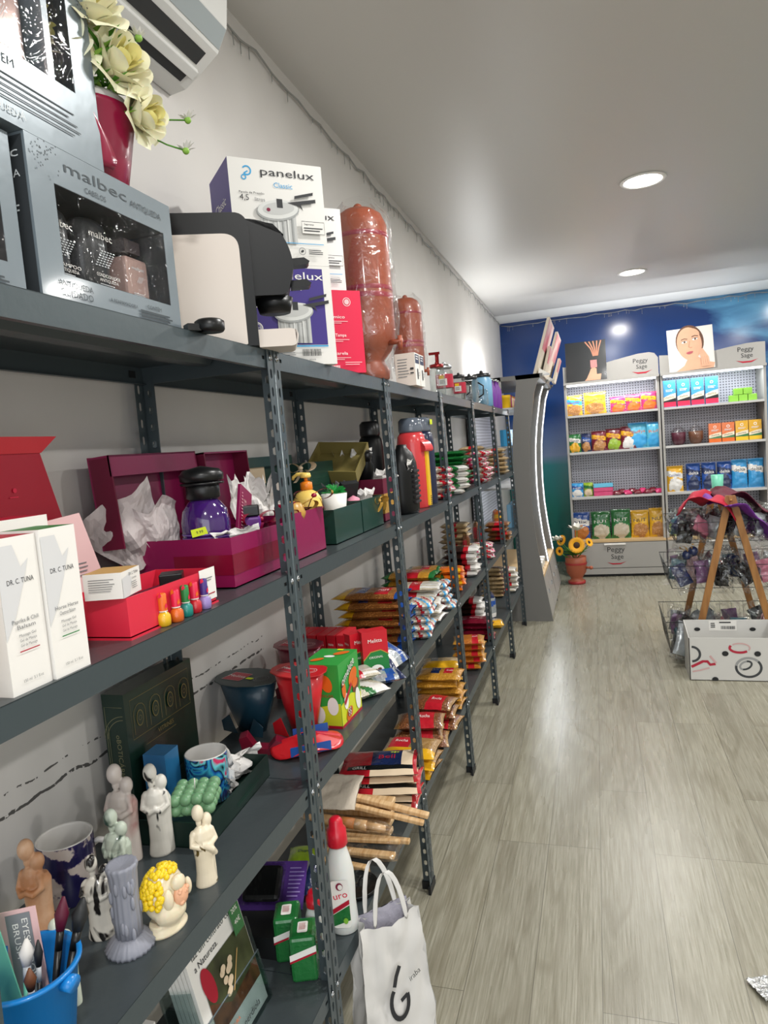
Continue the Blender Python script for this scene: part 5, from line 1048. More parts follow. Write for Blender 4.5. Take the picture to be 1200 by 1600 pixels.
def style(kind):
    "returns (matfn, [(text,u,v,h,colour,w)])"
    def sp(fill,end,band,b0=.38,b1=.68,side=None,e0=.14):
        def f(u,v,sg):
            if u<e0 or u>1-e0*.6: return end
            if b0<u<b1 and sg>0 : return band
            if side and u>=b1: return side if (int(v*12)%2) else fill
            return fill
        return f
    S={
     'pasta_blue':(lambda u,v,sg:'plastic_yellow' if u<.2 else ('plastic_blue' if (.3<u<.47 and .2<v<.85 and sg>0) else ('plastic_red' if (.58<u<.8 and .12<v<.9 and sg>0) else ('plastic_blue' if u>.9 else 'beans_gold'))),[('A1',.385,.5,.022,'white',.03),('Fort',.69,.5,.022,'white',.045)]),
     'pasta_green':(sp('noodle_yellow','plastic_green','plastic_red',.45,.7,'noodle_yellow',.14),[('Fiesta',.58,.5,.018,'white',.035)]),
     'rice':(sp('rice_white','plastic_white','plastic_red',.3,.55,'plastic_white',.1),[('Tipo 1',.43,.5,.016,'white',.03)]),
     'stripe':(lambda u,v,sg: ('plastic_white','rice_white','sky','plastic_white','rice_white','plastic_red')[int(u*9+v*9)%6] if u>.2 else 'rice_white',[('Z',.5,.5,.02,'plastic_blue',.02)]),
     'beans':(sp('beans_brown','grain_tan','plastic_red',.42,.78,'beans_brown',.08),[('Rocha',.6,.5,.026,'white',.045)]),
     'beans_yellow':(lambda u,v,sg: 'plastic_yellow' if v<.28 else ('plastic_red' if (.12<u<.5 and sg>0) else 'grain_tan'),[('Rocha',.31,.62,.022,'white',.05)]),
     'corn':(sp('popcorn_orange','noodle_yellow','plastic_red',.6,.82,'noodle_yellow',.1),[('Zaeli',.7,.5,.014,'white',.03)]),
     'corn_blue':(lambda u,v,sg: 'plastic_navy' if (.3<u<.5 and sg>0 and .3<v<.8) else ('plastic_red' if (.62<u<.82 and sg>0 and .3<v<.8) else 'noodle_yellow'),[('Zaeli',.72,.55,.012,'white',.03)]),
     'yellow_pack':(lambda u,v,sg: 'plastic_yellow' if v<.45 else ('text_grey' if (.2<u<.4 and sg>0) else 'flour_beige'),[('Yoki',.3,.7,.016,'white',.03)]),
     'green_pack':(lambda u,v,sg: 'plastic_green' if abs(v-.5)<.47 else 'plastic_white',[('Farinha',.5,.5,.018,'white',None)]),
     'beige':(sp('flour_beige','flour_beige','plastic_red',.4,.6,None),[('Vitória',.5,.5,.014,'white',None)]),
     'brown':(lambda u,v,sg:'plastic_brown' if v>.2 else 'flour_beige',[('Café',.5,.5,.016,'cream',None)]),
     'red_grill':(lambda u,v,sg:('plastic_red' if (u<.10 or u>.93) else ('plastic_black' if (.12<v<.3) else ('plastic_red' if u<.4 else ('plastic_navy' if v>.3 and u<.78 else 'beige')))) if sg>0 else 'beige',[('GRILL',.26,.2,.016,'white',.05),('Bell',.6,.6,.03,'crimson',.06),('*',.7,.75,.03,'pricetag',.03)]),
     'wine':(lambda u,v,sg:'plastic_wine',[('Bravo',.5,.5,.018,'white',None)]),
     'dark_mix':(lambda u,v,sg:'beans_dark' if u<.55 else ('plastic_red' if u<.7 else 'plastic_white'),[('Kits',.62,.5,.014,'white',None)]),
     'candy':(lambda u,v,sg:('plastic_white','plastic_pink','plastic_white','rice_white','plastic_red')[int(u*6+v*8)%5],[]),
     'orange':(lambda u,v,sg:'plastic_orange' if (int(u*7)+int(v*5))%5 else 'plastic_yellow',[]),
     'greenwhite':(lambda u,v,sg:('plastic_white','rice_white','plastic_green','plastic_white')[int(u*5+v*3)%4],[]),
     'bluewhite':(lambda u,v,sg:'plastic_navy' if (u<.14 or u>.84) else ('plastic_blue' if (.5+.12*sin(v*7)<u<.72+.1*sin(v*5)) else ('plastic_white' if u<.3 else 'plastic_silver')),[('1 kg',.4,.4,.014,'navy',None)]),
    }
    return S[kind]
_bag={}
def lying_bag(kind,label,cat,group,x,y,z,W,H,Tk,rz=0,name='bag',tilt=(0,0),variant=0):
    key=(kind,W,H,Tk,variant,name)
    if key not in _bag:
        b=MB(); mf,tx=style(kind); pillow(b,W,H,Tk,mf,20,14,.05,seed=variant+len(_bag))
        for (s,u,v,h,c,w) in tx: ptext(b,W,H,s,u,v,h,c,w)
        _bag[key]=b.obj(name); o=_bag[key]
    else: o=_bag[key].copy(); C.objects.link(o)
    o.location=(x,y,z); o.rotation_euler=(tilt[0],tilt[1],rz); return tag(o,label,cat,group)
def stack(kind,desc,cat,x,y,z0,n,W,H,Tk,rz=0,name='food_bag',jit=.016,step=None,where='',seed=0):
    r=random.Random(seed+int(x*1000)+int(y*100)); step=step or Tk*.97
    for i in range(n):
        j=n-1-i; lab=('%s %s of the stack %s'%(top_ord(j).replace(' from the top',''),desc,where) if n>1 else '%s %s'%(desc,where)) 
        if n>1: lab='%s %s, %s'%(top_ord(j),desc,where)
        lying_bag(kind,lab,cat,desc+' stack '+where,x+r.uniform(-jit,jit),y+r.uniform(-jit,jit),z0+i*step,W,H,Tk,rz+r.uniform(-.10,.10),name,variant=i%2)
# bags on the racks ---------------------------------------------------------
n0=('pasta_blue','rice','pasta_green')
lying_bag('bluewhite','blue and silver pack standing against the noodle stack, right of the green carton','food pack',None,-.10,.80,S3+.055,.13,.17,.04,1.4,'food_bag',tilt=(.5,0))
lying_bag('bluewhite','blue and clear pack slumped in front of the upright blue and silver pack','food pack',None,-.07,.70,S3+.003,.15,.13,.035,.5,'food_bag')
lying_bag('greenwhite','clear and green packet of white items next to the green carton','food pack',None,-.085,.575,S3+.002,.13,.12,.035,.9,'food_bag')
lying_bag('rice','clear packet of white items between green carton and blue packs','food pack',None,-.12,.62,S3+.035,.13,.10,.03,.8,'food_bag')
stack('pasta_blue','brown grain bag','food bag',-.185,1.06,S3,7,.27,.17,.032,.04,where='third shelf behind the second front post')
stack('stripe','narrow striped bag','food bag',-.065,1.235,S3,5,.10,.15,.03,.1,where='beside the brown grain bags')
stack('rice','white rice bag','food bag',-.125,1.47,S3,5,.19,.14,.032,.05,where='right of the brown grain stack')
stack('pasta_green','yellow pasta bag with green ends','food bag',-.215,1.66,S3,5,.25,.16,.036,-.05,where='behind the rice')
stack('stripe','diagonally banded packet','food bag',-.075,1.68,S3,4,.11,.14,.032,.1,where='in front of the yellow pasta')
stack('orange','orange snack packet','food bag',-.10,2.02,S3,4,.14,.13,.032,.2,where='third shelf beside the third front post')
stack('pasta_green','yellow and green pasta packet','food bag',-.22,2.00,S3,4,.18,.15,.034,0,where='behind the orange snack packets')
stack('dark_mix','dark packet with red print','food bag',-.12,2.42,S3,5,.19,.15,.034,.05,where='third shelf of the fourth rack')
stack('beige','beige flour bag','food bag',-.22,2.80,S3,8,.17,.15,.033,0,where='back of the third shelf')
stack('candy','pink and white packet','food bag',-.08,2.98,S3,3,.15,.13,.034,.1,where='third shelf of the fifth rack')
stack('beans','red and white bean bag','food bag',-.09,3.72,S3,4,.18,.15,.036,0,where='near the last rack post')
for i,(x,y) in enumerate(((-.12,2.72),(-.10,3.16),(-.16,3.32))):
    lying_bag('beans',['upright pasta bag with red top standing in front of the beige bags','upright pasta bag with red top in the middle of the fifth rack','upright pasta bag with red top behind its neighbour in the fifth rack'][i],'food bag','upright pasta bags with red tops',x,y,S3+.105,.2,.10,.045,.3,'food_bag',tilt=(0,-pi/2))
lying_bag('orange','crinkled orange snack bag standing on the third shelf of the last rack','snack bag',None,-.10,4.05,S3+.10,.2,.16,.07,.3,'snack_bag',tilt=(0,-pi/2))
# fourth shelf
stack('red_grill','red and navy grill packet','packet',-.125,.80,S4,6,.27,.19,.026,.18,name='grill_packet',where='behind the wooden utensils')
stack('beans_yellow','bean bag with yellow end','food bag',-.095,1.04,S4,3,.21,.17,.04,.0,where='behind the second front post')
stack('beans','bean bag with red label','food bag',-.10,1.27,S4,3,.20,.15,.042,.1,where='lowest shelf right beside the post')
stack('beans','brown bean bag','food bag',-.09,1.46,S4,3,.19,.15,.044,-.05,where='in front of the popcorn stack')
stack('corn_blue','orange popcorn kernel bag','food bag',-.115,1.68,S4,5,.21,.15,.036,0,where='lowest shelf of the third rack')
stack('yellow_pack','flat yellow and grey packet','food bag',-.16,1.92,S4,4,.19,.15,.036,.1,where='behind the popcorn')
stack('corn','orange and red packet','food bag',-.085,2.24,S4,5,.17,.15,.036,.1,where='lowest shelf of the fourth rack')
stack('wine','glossy wine red packet','food bag',-.12,2.78,S4,4,.20,.15,.036,0,where='lowest shelf beside the blue pack')
stack('dark_mix','dark brown and white packet','food bag',-.20,3.02,S4,6,.19,.15,.036,0,where='behind the wine red packets')
lying_bag('bluewhite','blue and white box-like pack standing at the front of the lowest shelf','food pack',None,-.075,3.28,S4+.09,.19,.14,.07,.2,'food_pack',tilt=(0,-pi/2))
lying_bag('wine','dark red pack standing beside the blue and white pack','food pack',None,-.15,3.12,S4+.10,.18,.13,.07,.2,'food_pack',tilt=(0,-pi/2))
lying_bag('yellow_pack','yellow pack lying at the foot of the blue and white pack','food pack',None,-.05,3.06,S4,.10,.12,.05,.2,'food_pack')
stack('brown','brown packet','food bag',-.19,3.95,S4,7,.18,.15,.034,0,where='lowest shelf of the last rack')
stack('rice','bag of pale pasta','food bag',-.07,4.12,S4,5,.12,.14,.04,0,where='beside the brown packets')
# second shelf
stack('candy','pink patterned packet','packet',-.09,1.87,S2,5,.13,.13,.032,.2,where='beside the third front post')
stack('greenwhite','green and white packet','packet',-.075,2.14,S2,5,.14,.13,.03,.2,where='in front of the green bags')
stack('green_pack','flat green bag','food bag',-.16,2.48,S2,8,.22,.17,.028,0,where='second shelf of the fourth rack')
stack('candy','pink flowered packet','packet',-.07,3.02,S2,6,.13,.14,.034,0,where='in front of the second-shelf beige bags')
stack('beige','pale beige bag','food bag',-.17,3.25,S2,7,.17,.15,.034,0,where='second shelf of the fifth rack')
stack('beige','light beige bag','food bag',-.10,3.92,S2,6,.17,.15,.034,0,where='second shelf of the last rack')
b=MB(); b.lathe([(.028,0),(.032,.004),(.032,.10),(.026,.135),(.012,.16),(.012,.172)],'yellow',seg=20); o=b.obj('yellow_bottle',loc=(-.16,4.22,S2)); tag(o,'yellow plastic bottle on the second shelf next to the white cabinet','bottle')
c=MB(); c.lathe([(.014,.170),(.014,.188),(.0001,.19)],'yellow',seg=14); c.obj('cap',o)
# ------------------------------------------------------------ FOURTH SHELF, near bays
mat('bleach','#d9dbd8',.25,sss=.2,coat=.3); mat('cap_red','#c4122a',.3,coat=.3)
t=thing('detergent_bottle','white cleaning bottle with a red cap standing behind the rack post','bottle',(-.045,.19,S4),.25)
b=MB(); b.lathe([(.032,0),(.036,.004),(.0365,.03),(.034,.08),(.036,.12),(.035,.16),(.027,.20),(.020,.225),(.020,.24)],'bleach',sx=1,sy=.85,seg=30); bo=b.obj('body',t)
b=MB(); b.lathe([(.024,.226),(.0265,.231),(.0245,.268),(.0185,.273),(.0175,.290),(.012,.297),(.0001,.298)],'cap_red',seg=28,rip=.01,nrip=20); b.obj('cap',t)
b=MB(); d=Draw(b,(0,-.0325,0),(1,0,0),(0,0,1)); d.e=.001; 
d.rrect(-.022,.025,.022,.15,.008,'white'); d.poly([(-.022,.03),(.022,.045),(.022,.085),(-.022,.06)],'plastic_green'); d.poly([(-.022,.062),(.022,.088),(.022,.1),(-.022,.075)],'crimson'); d.text('uro',.002,.104,.017,'pinkred',w=.036,rot=.2); d.ell(.0,.135,.009,.010,'maroon'); d.ell(.002,.134,.006,.007,'white'); d.ell(.01,.045,.006,.008,'lime'); b.obj('label',bo)
dup(t,loc=(-.078,.095,S4-.0),label='second cleaning bottle, partly hidden behind the rack post'); 
for o in list(C.objects):
    if o.get('label','').startswith('second cleaning'): o.scale=(.8,.8,.55)
def soap(label,x,y,rz):
    b=MB(); pillow(b,.045,.115,.0,'plastic_green',2,2) if False else None
    b.hull_box(-.031,.031,-.038,.038,0,.11,'plastic_green'); d=Draw(b,(0,0,.1105),(1,0,0),(0,1,0)); d.rrect(-.012,-.02,.012,.018,.004,'white'); d.lines(-.009,.009,.01,5,.0015,.005,'crimson'); d=F(b,y=-.0383); d.rect(-.018,.04,.018,.09,'plastic_green'); d.poly([(-.031,.055),(.031,.075),(.031,.09),(-.031,.07)],'white'); d.poly([(-.031,.05),(.031,.07),(.031,.075),(-.031,.055)],'crimson')
    tag(b.obj('soap_pack',loc=(x,y,S4),rz=rz,mods=[('bevel',.008)]),label,'soap pack','green wrapped soap packs')
soap('green wrapped soap pack on the left of the pair beside the rack post',-.150,.085,.35); soap('green wrapped soap pack on the right of the pair, against the rack post',-.085,.035,.35)
t=thing('blister_pack','black dish in a clear blister pack with a purple card','blister pack',(-.235,.135,S4+.062),.15,rot=(-.95,0,.2))
b=MB(); b.hull_box(-.095,.095,-.002,.002,0,.12,'plastic_purple'); d=F(b,y=-.0025); d.lines(.05,.09,.1,8,.003,.01,'lilac'); d.rect(-.095,.07,-.07,.11,'sky'); b.obj('card',t)
b=MB(); b.hull_box(-.065,.035,-.026,-.002,.015,.105,'black'); b.obj('dish',t,mods=[('bevel',.012)]); b=MB(); b.hull_box(-.072,.042,-.031,-.0025,.008,.112,'film'); b.obj('clear_shell',t,mods=[('bevel',.01)])
t=thing('shadow_block','low dark block standing in for the shadow under the blister pack','box',(-.25,.10,S4)) ; b=MB(); b.hull_box(-.08,.10,-.05,.09,0,.055,'dark'); b.obj('body',t)  # dark block put where a black shadow lies under the pack
lying_bag('bluewhite','shiny blue and silver pouch behind the black blister pack','pouch',None,-.27,.315,S4+.01,.2,.13,.04,.2,'pouch',tilt=(.15,0))
def coil(b,r,w,m,n=3,seed=0,flat=.12):
    rr=random.Random(seed)
    for i in range(n):
        R=r*(1-.07*i); b.tube([(R*cos(a)*(1+.05*sin(3*a+i)),R*sin(a),.006+.006*i+flat*.03*sin(a*2+i)) for a in [k*2*pi/28 for k in range(28)]],w,m,6,closed=True)
b=MB(); coil(b,.055,.0045,'black',3,1); tag(b.obj('cable_coil',loc=(-.225,.40,S4)),'coiled black cable around the lime green packet','cable')
b=MB(); mfl,_=style('wine'); pillow(b,.10,.09,.03,'plastic_lime',8,8); ptext(b,.10,.09,'Dupla',.5,.5,.012,'navy'); tag(b.obj('lime_packet',loc=(-.245,.405,S4+.028),rz=.3),'lime green packet inside the black cable coil','packet')
b=MB(); b.lathe([(.052,.004),(.06,.004),(.064,.014),(.061,.016),(.058,.008),(.0001,.006)],'black',seg=36); tag(b.obj('pan_lid',loc=(-.07,.345,S4)),'round black tray rim lying under the wooden utensils','tray')
b=MB(); crumple(b,(0,0,0),.07,.05,.02,'cello',61,10,rot=.4); tag(b.obj('clear_wrapper',loc=(-.06,.33,S4+.017)),'crumpled clear plastic wrapper on the black tray','wrapper')
# wooden utensils in clear bags
mat('wood_pale','#d6b083',.5,mix=('noise','#b98f5e',6,.35,.7,(1,1,12))); mat('wood_y','#dcbb8e',.5,mix=('noise','#b58852',6,.35,.7,(14,1,1))); mat('wood_brown','#b06f3a',.45)
def slat(label,p0,p1,w,th,m='wood_pale',film_=True):
    p0=Vector(p0);p1=Vector(p1); L_=(p1-p0).length; mid=(p0+p1)/2; b=MB(); b.hull_box(-L_/2,L_/2,-w/2,w/2,-th/2,th/2,'wood_y'); rz=math.atan2(p1.y-p0.y,p1.x-p0.x); ry=-math.asin((p1.z-p0.z)/L_)
    return tag(b.obj('wooden_stick',loc=mid,rot=(0,ry,rz),mods=[('bevel',.003)]),label,'wooden stick','wooden sticks in clear bags')
z=S4
slat('longest pale wooden stick jutting past the rack post',(-.17,.60,z+.132),(.085,.60,z+.085),.024,.014)
slat('pale wooden stick lying beside the longest one',(-.15,.57,z+.115),(.075,.575,z+.075),.020,.013)
slat('wooden stick under the rolling pin at the front',(-.25,.47,z+.06),(.02,.50,z+.055),.015,.012)
slat('square wooden stick lying lowest at the front',(-.22,.435,z+.012),(-.055,.415,z+.012),.022,.022)
slat('wooden stick in the second layer of the bundle',(-.24,.52,z+.045),(.04,.53,z+.04),.018,.014)
slat('flat wooden stick in the middle layer of the bundle',(-.22,.47,z+.03),(.01,.47,z+.028),.026,.012)
t=thing('rolling_pin','small wooden rolling pin with a brown middle wrapped in clear film','rolling pin',(-.15,.50,z+.10),0,rot=(0,.12,.08))
b=MB(); 
X=b.X; b.X=RY(pi/2); b.lathe([(.008,-.13),(.011,-.125),(.011,-.08)],'wood_pale',seg=18); b.lathe([(.014,-.08),(.015,-.078),(.015,-.02)],'wood_pale',seg=20); b.lathe([(.0155,-.02),(.0155,.03)],'wood_brown',seg=20); b.lathe([(.015,.03),(.015,.065),(.014,.067)],'wood_pale',seg=20); b.lathe([(.010,.067),(.011,.10),(.008,.125)],'wood_pale',seg=18); b.obj('pin',t)
b=MB(); b.X=RY(pi/2); b.lathe([(.004,-.15),(.02,-.12),(.021,.0),(.02,.12),(.006,.15)],'cello',seg=20,bot=False); b.obj('clear_film',t)
b=MB(); pillow(b,.26,.12,.05,'cello',12,10,seed=4,amp=.01); tag(b.obj('clear_bag',loc=(-.10,.48,z+.025),rot=(0,.05,.03)),'clear plastic bag around the bundle of wooden sticks','plastic bag')
mat('linen','#cfc3b2',.8,bump=(60,.3)); b=MB(); pillow(b,.17,.15,.03,'linen',12,12,.02,seed=8,amp=.012); tag(b.obj('folded_cloth',loc=(-.215,.585,z+.135),rot=(.25,0,.1)),'folded cream cloth lying on the wooden utensils','cloth')
for i in range(4):
    slat('wooden stick %s in the rear pile under the cream cloth'%ORD[i],(-.29,.60+.016*i,z+.02+.024*i),(-.04,.60+.016*i,z+.02+.024*i),.05,.016)
# brochures in an acrylic holder
t=thing('brochure_holder','clear acrylic holder full of brochures on the lowest shelf','brochure holder',(-.135,-.165,S4),0,rot=(0,-.23,0)); b=MB()
b.box(.0,.003,-.115,.115,0,.11,'acrylic'); b.box(-.075,0,-.115,-.112,0,.19,'acrylic'); b.box(-.075,0,.112,.115,0,.19,'acrylic'); b.box(-.078,-.075,-.115,.115,0,.24,'acrylic'); b.box(-.075,.0,-.115,.115,0,.003,'acrylic'); b.obj('holder',t)
mat('glass_edge','#5f6b70',.2); b=MB(); b.tube([(.0015,-.115,.11),(.0015,.115,.11)],.0018,'glass_edge',6); b.obj('front_rim',t)
mat('photo_dark','#43482c',.4,mix=('noise','#1d1c12',14,.4,.7)); mat('photo_brown','#5e3a22',.4,mix=('noise','#2a1710',30,.4,.7))
for k in range(6):
    b=MB(); W_,H_=.205,.285; b.box(-.008,0,-W_/2,W_/2,.004,H_,'white'); nm='brochure'
    if k==0:
        d=F(b,x=0); d.text('Nota: a logo conta',-.085,.252,.013,'text_dark',al='L',w=.155); d.text('faz um contrato com',-.085,.228,.013,'text_dark',al='L',w=.160); d.text('a Natureza.',-.085,.205,.013,'text_dark',al='L',w=.085)
        d.rect(-.075,.06,.10,.192,'photo_dark'); d.poly([(-.075,.06),(.10,.06),(.10,.10),(-.01,.085),(-.075,.13)],'photo_brown'); d.ell(-.06,.16,.018,.04,'crimson',rot=.2)
        for i in range(11):
            r=random.Random(i); d.ell(.0+r.uniform(-.02,.02),.13+r.uniform(-.03,.03),.009,.008,'beige',10)
        d.poly([(.0,.10),(.004,.10),(.05,.16),(.046,.16)],'tan'); d.rect(.055,.18,.095,.245,'plastic_green'); d.text('20%',.075,.225,.010,'white'); d.text('40€',.075,.2,.010,'white')
        d.text('perdiola',.0,.02,.014,'text_dark',al='L'); d.text('NATURA',-.03,.045,.008,'orange')
    tag(b.obj(nm,loc=(-.135-.0015-.0105*k,-.165,S4+.004+.0012*k),rot=(0,-.23,0)),'front brochure in the acrylic holder with a flower photo on its cover' if k==0 else '%s brochure behind the front cover in the acrylic holder'%ORD[k-1],'brochure','brochures in the acrylic holder')
t=thing('document_tray','black open tray with white papers at the bottom left of the lowest shelf','tray',(-.25,-.42,S4)); b=MB(); b.open_box(.15,.20,.10,'dark',.004); b.obj('tray',t); b=MB(); b.hull_box(-.05,.03,-.085,.085,.005,.17,'paper'); b.obj('papers',t)
# ------------------------------------------------------------ TOTE BAG on the floor
mat('tote_white','#d0cecb',.65,bump=(9,.25)); mat('grey_cloth','#8c8a96',.8,bump=(50,.5))
t=thing('tote_bag','white paper-cloth tote bag with a black logo standing on the floor by the rack','bag',(.052,.235,0),.80); t.scale=(.82,.9,1)
b=MB()
Wb,Db,Hb=.25,.11,.37
def wallf(side):
    def fn(u,v):
        w=Wb*(1-.16*v); dpt=Db*(1-.55*v); cr=.006*noise.noise(Vector((u*5,v*5,side)))*3
        if side==0: return ((u-.5)*w,-dpt/2+cr,v*Hb*(1-.05*(1-abs(2*u-1))))
        if side==1: return ((.5-u)*w,dpt/2+cr,v*Hb*(1-.03*(1-abs(2*u-1))))
        if side==2: return (w/2+(-.022*sin(pi*u)*v if 1 else 0)+cr,(u-.5)*dpt,v*Hb)
        return (-w/2+.03*sin(pi*u)*v+cr,(.5-u)*dpt,v*Hb)
    return fn
for sd in (0,1): b.grid(wallf(sd),14,14,'tote_white')
for sd in (2,3): b.grid(wallf(sd),6,14,'tote_white')
b.box(-Wb/2,Wb/2,-Db/2,Db/2,0,.002,'tote_white'); tb=b.obj('body',t)
b=MB(); d=Draw(b,(-.015,-.054,.075),(1,0,0),(0,.07,1)); d.e=.004
d.line([(.01+.0*k+.030*cos(a),.085+.042*sin(a)) for k,a in enumerate([math.radians(x) for x in range(20,-250,-15)])],.013,'text_dark'); d.line([(-.005,.13),(.005,.155),(.02,.178)],.013,'text_dark'); d.line([(.012,.09),(.036,.10)],.011,'text_dark'); d.text('iraba',.07,.135,.015,'text_dark',rot=.35)
b.obj('logo',tb)
def handle(y,tilt,name):
    b=MB(); pts=[(-.055,y,.355),(-.045,y+tilt*.4,.43),(-.02,y+tilt*.8,.485),(.01,y+tilt,.495),(.035,y+tilt*.7,.46),(.05,y+tilt*.3,.41),(.058,y,.345)]
    v=[];
    for i,p in enumerate(pts): v+=[(p[0]-.010*(1 if 0<i<6 else 1),p[1],p[2]),(p[0]+.010,p[1]+.003,p[2])]
    b.add(v,[(2*i,2*i+1,2*i+3,2*i+2) for i in range(6)],'tote_white',True); b.obj('handle',t,mods=[('solid',.0015),('subsurf',1)])
handle(-.03,.02,'a'); handle(.03,.035,'b')
b=MB(); pillow(b,.15,.20,.06,'grey_cloth',10,10,.02,seed=12,amp=.02); tag(b.obj('folded_garment',loc=(.018,.272,.27),rot=(pi/2-.1,0,.80)),'grey knitted garment inside the white tote bag','clothing')
# foil scrap
mat('foil','#c9cbca',.18,metal=.7,bump=(60,.8)); b=MB(); b.grid(lambda u,v:((u-.5)*.11,(v-.5)*.09,.006+.012*abs(noise.noise(Vector((u*7,v*7,3))))+.01*(1-v)),12,12,'foil',smooth=False); tag(b.obj('foil_scrap',loc=(1.02,.62,0),rz=.4,mods=[('solid',.001)]),'crumpled silver foil scrap on the floor at the right edge','foil')
# ------------------------------------------------------------ WHITE TOWER CABINET by the left wall
mat('lam_grey','#6d6c69',.4,bump=(80,.02)); mat('lam_light','#9f9d99',.35); mat('wood_edge','#c2a57a',.5); mat('led_white','#f4f8ff',.5,emit=5); mat('added_glow','#f4f8ff',.5,emit=5); mat('shelf_white','#b9b9b8',.35)
def peg():
    m=bpy.data.materials.new('pegboard'); m.use_nodes=True; nt=m.node_tree; b=nt.nodes['Principled BSDF']; N=nt.nodes.new; L=nt.links.new
    tc=N('ShaderNodeTexCoord'); v=N('ShaderNodeVectorMath'); v.operation='SCALE'; v.inputs[3].default_value=1/.028; L(tc.outputs['Object'],v.inputs[0])
    fr=N('ShaderNodeVectorMath'); fr.operation='FRACTION'; L(v.outputs[0],fr.inputs[0]); s=N('ShaderNodeVectorMath'); s.operation='SUBTRACT'; s.inputs[1].default_value=(.5,.5,.5); L(fr.outputs[0],s.inputs[0])
    sp=N('ShaderNodeSeparateXYZ'); L(s.outputs[0],sp.inputs[0])
    def mm(op,a,bv=None):
        n=N('ShaderNodeMath'); n.operation=op
        for i,x in enumerate((a,bv)):
            if x is None: continue
            if hasattr(x,'links'): L(x,n.inputs[i])
            else: n.inputs[i].default_value=x
        return n.outputs[0]
    # surface lies in x-z or y-z: use z and (x+y)
    sv=N('ShaderNodeSeparateXYZ'); L(v.outputs[0],sv.inputs[0]); h=mm('SUBTRACT',mm('FRACT',mm('ADD',sv.outputs[0],sv.outputs[1])),.5)
    d=mm('SQRT',mm('ADD',mm('MULTIPLY',h,h),mm('MULTIPLY',sp.outputs[2],sp.outputs[2]))); k=mm('LESS_THAN',d,.27)
    mx=N('ShaderNodeMix'); mx.data_type='RGBA'; L(k,mx.inputs[0]); mx.inputs[6].default_value=lin('#c9c9d4'); mx.inputs[7].default_value=lin('#666672'); L(mx.outputs[2],b.inputs['Base Color']); b.inputs['Roughness'].default_value=.45
    MATS['pegboard']=m
peg()
TY0,TY1=4.52,6.04
t=thing('display_cabinet','tall grey tower cabinet with curved side panels and lit edges beside the racks','cabinet',(0,0,0))
b=MB(); b.prism([(-.40,0.02),(.205,0.02),(.150,.365),(-.40,.365)],TY0+.03,TY1,'lam_light',axis='y'); b.box(-.40,.13,TY0+.03,TY1,0,.02,'dark'); base=b.obj('base',t)
b=MB(); b.prism([(-.40,.366),(.155,.366),(.152,.385),(-.40,.385)],TY0+.03,TY1,'wood_edge',axis='y'); b.obj('counter_top',t)
for k in range(4):
    y0=TY0+.04+k*.375; b=MB(); e=.004
    b.prism([(.206,.03),(.2085,.03),(.1535,.355),(.151,.355)],y0,y0+.365,'lam_light',axis='y'); dr=b.obj('drawer',t); b=MB(); b.prism([(.177,.20),(.189,.20),(.184,.235),(.172,.235)],y0+.15,y0+.17,'steel',axis='y'); b.obj('handle',dr)
cres=[(.212,0),(.156,.373),(.118,.663),(.098,.891),(.092,1.1),(.095,1.309),(.104,1.48),(.124,1.655),(.169,1.928),(.200,2.018),(.244,2.067),(.244,2.075),(.02,2.075),(.03,2.02),(.007,1.873),(-.018,1.70),(-.033,1.531),(-.044,1.25),(-.046,.9),(-.05,.6),(-.06,.37),(-.40,.37),(-.40,0)]
for i,y in enumerate((TY0,5.26,6.01)):
    b=MB(); b.prism(cres,y,y+.028,'lam_grey',axis='y'); sp_=b.obj('side_panel',t)
    if i:
        pts=[(x-.008,y-.006,z) for x,z in cres[1:10]]; b=MB(); b.tube(pts,.0036,'led_white',6); b.obj('led_strip',sp_)
b=MB(); b.box(-.40,-.385,TY0,TY1,.385,2.03,'pegboard'); b.obj('back_panel',t)
b=MB(); b.box(-.40,.22,TY0,TY1,2.04,2.075,'lam_grey'); b.box(-.40,-.1,TY0,TY0+.03,1.98,2.075,'lam_light'); b.obj('top_panel',t)
for z in (.80,1.15,1.50,1.82):
    b=MB(); b.box(-.385,.0,TY0+.03,TY1-.03,z-.016,z,'shelf_white'); b.box(-.002,.003,TY0+.03,TY1-.03,z-.022,z+.01,'lam_light'); b.obj('shelf',t)
# sign boards standing on it
mat('board_print','#b84a5e',.4,mix=('noise','#d8cfc8',3,.4,.65)); mat('board_pale','#c9bfae',.45)
for i,(y0,y1,x0,z1,dx,lab) in enumerate(((4.56,5.2,.165,2.52,.14,'tall leaning sign board on the near half of the tower cabinet'),(5.3,5.95,.19,2.50,.14,'tall leaning sign board on the far half of the tower cabinet'),(4.9,5.25,.21,2.33,.07,'short leaning board between the two tall ones'),(5.7,6.0,.25,2.30,.07,'short leaning board at the far end of the tower cabinet'))):
    b=MB(); b.prism([(x0,2.076),(x0+.022,2.076),(x0+dx+.022,z1),(x0+dx,z1)],y0,y1,{'d':1} if False else 'board_pale',axis='y'); n=Vector((z1-2.076,0,-dx)).normalized()*.001
    A=(x0+.022+n.x,2.3+n.z); k=(2.3-2.076)/(z1-2.076)
    def Q(y,s): return (x0+.022+dx*s+n.x,y,2.076+(z1-2.076)*s+n.z)
    b.add([Q(y0+.01,.45),Q(y1-.01,.45),Q(y1-.01,.97),Q(y0+.01,.97)],[(0,1,2,3)],'board_print')
    tag(b.obj('sign_board'),lab,'sign','sign boards on the tower cabinet')
for i,(y,lab) in enumerate(((4.62,'small white triangular base on the near top corner of the tower'),(5.36,'small white triangular base on the far top of the tower'))):
    b=MB(); b.prism([(.20,2.076),(.29,2.076),(.215,2.125)],y,y+.2,'white',axis='y'); tag(b.obj('board_support',mods=[('bevel',.002)]),lab,'board support')
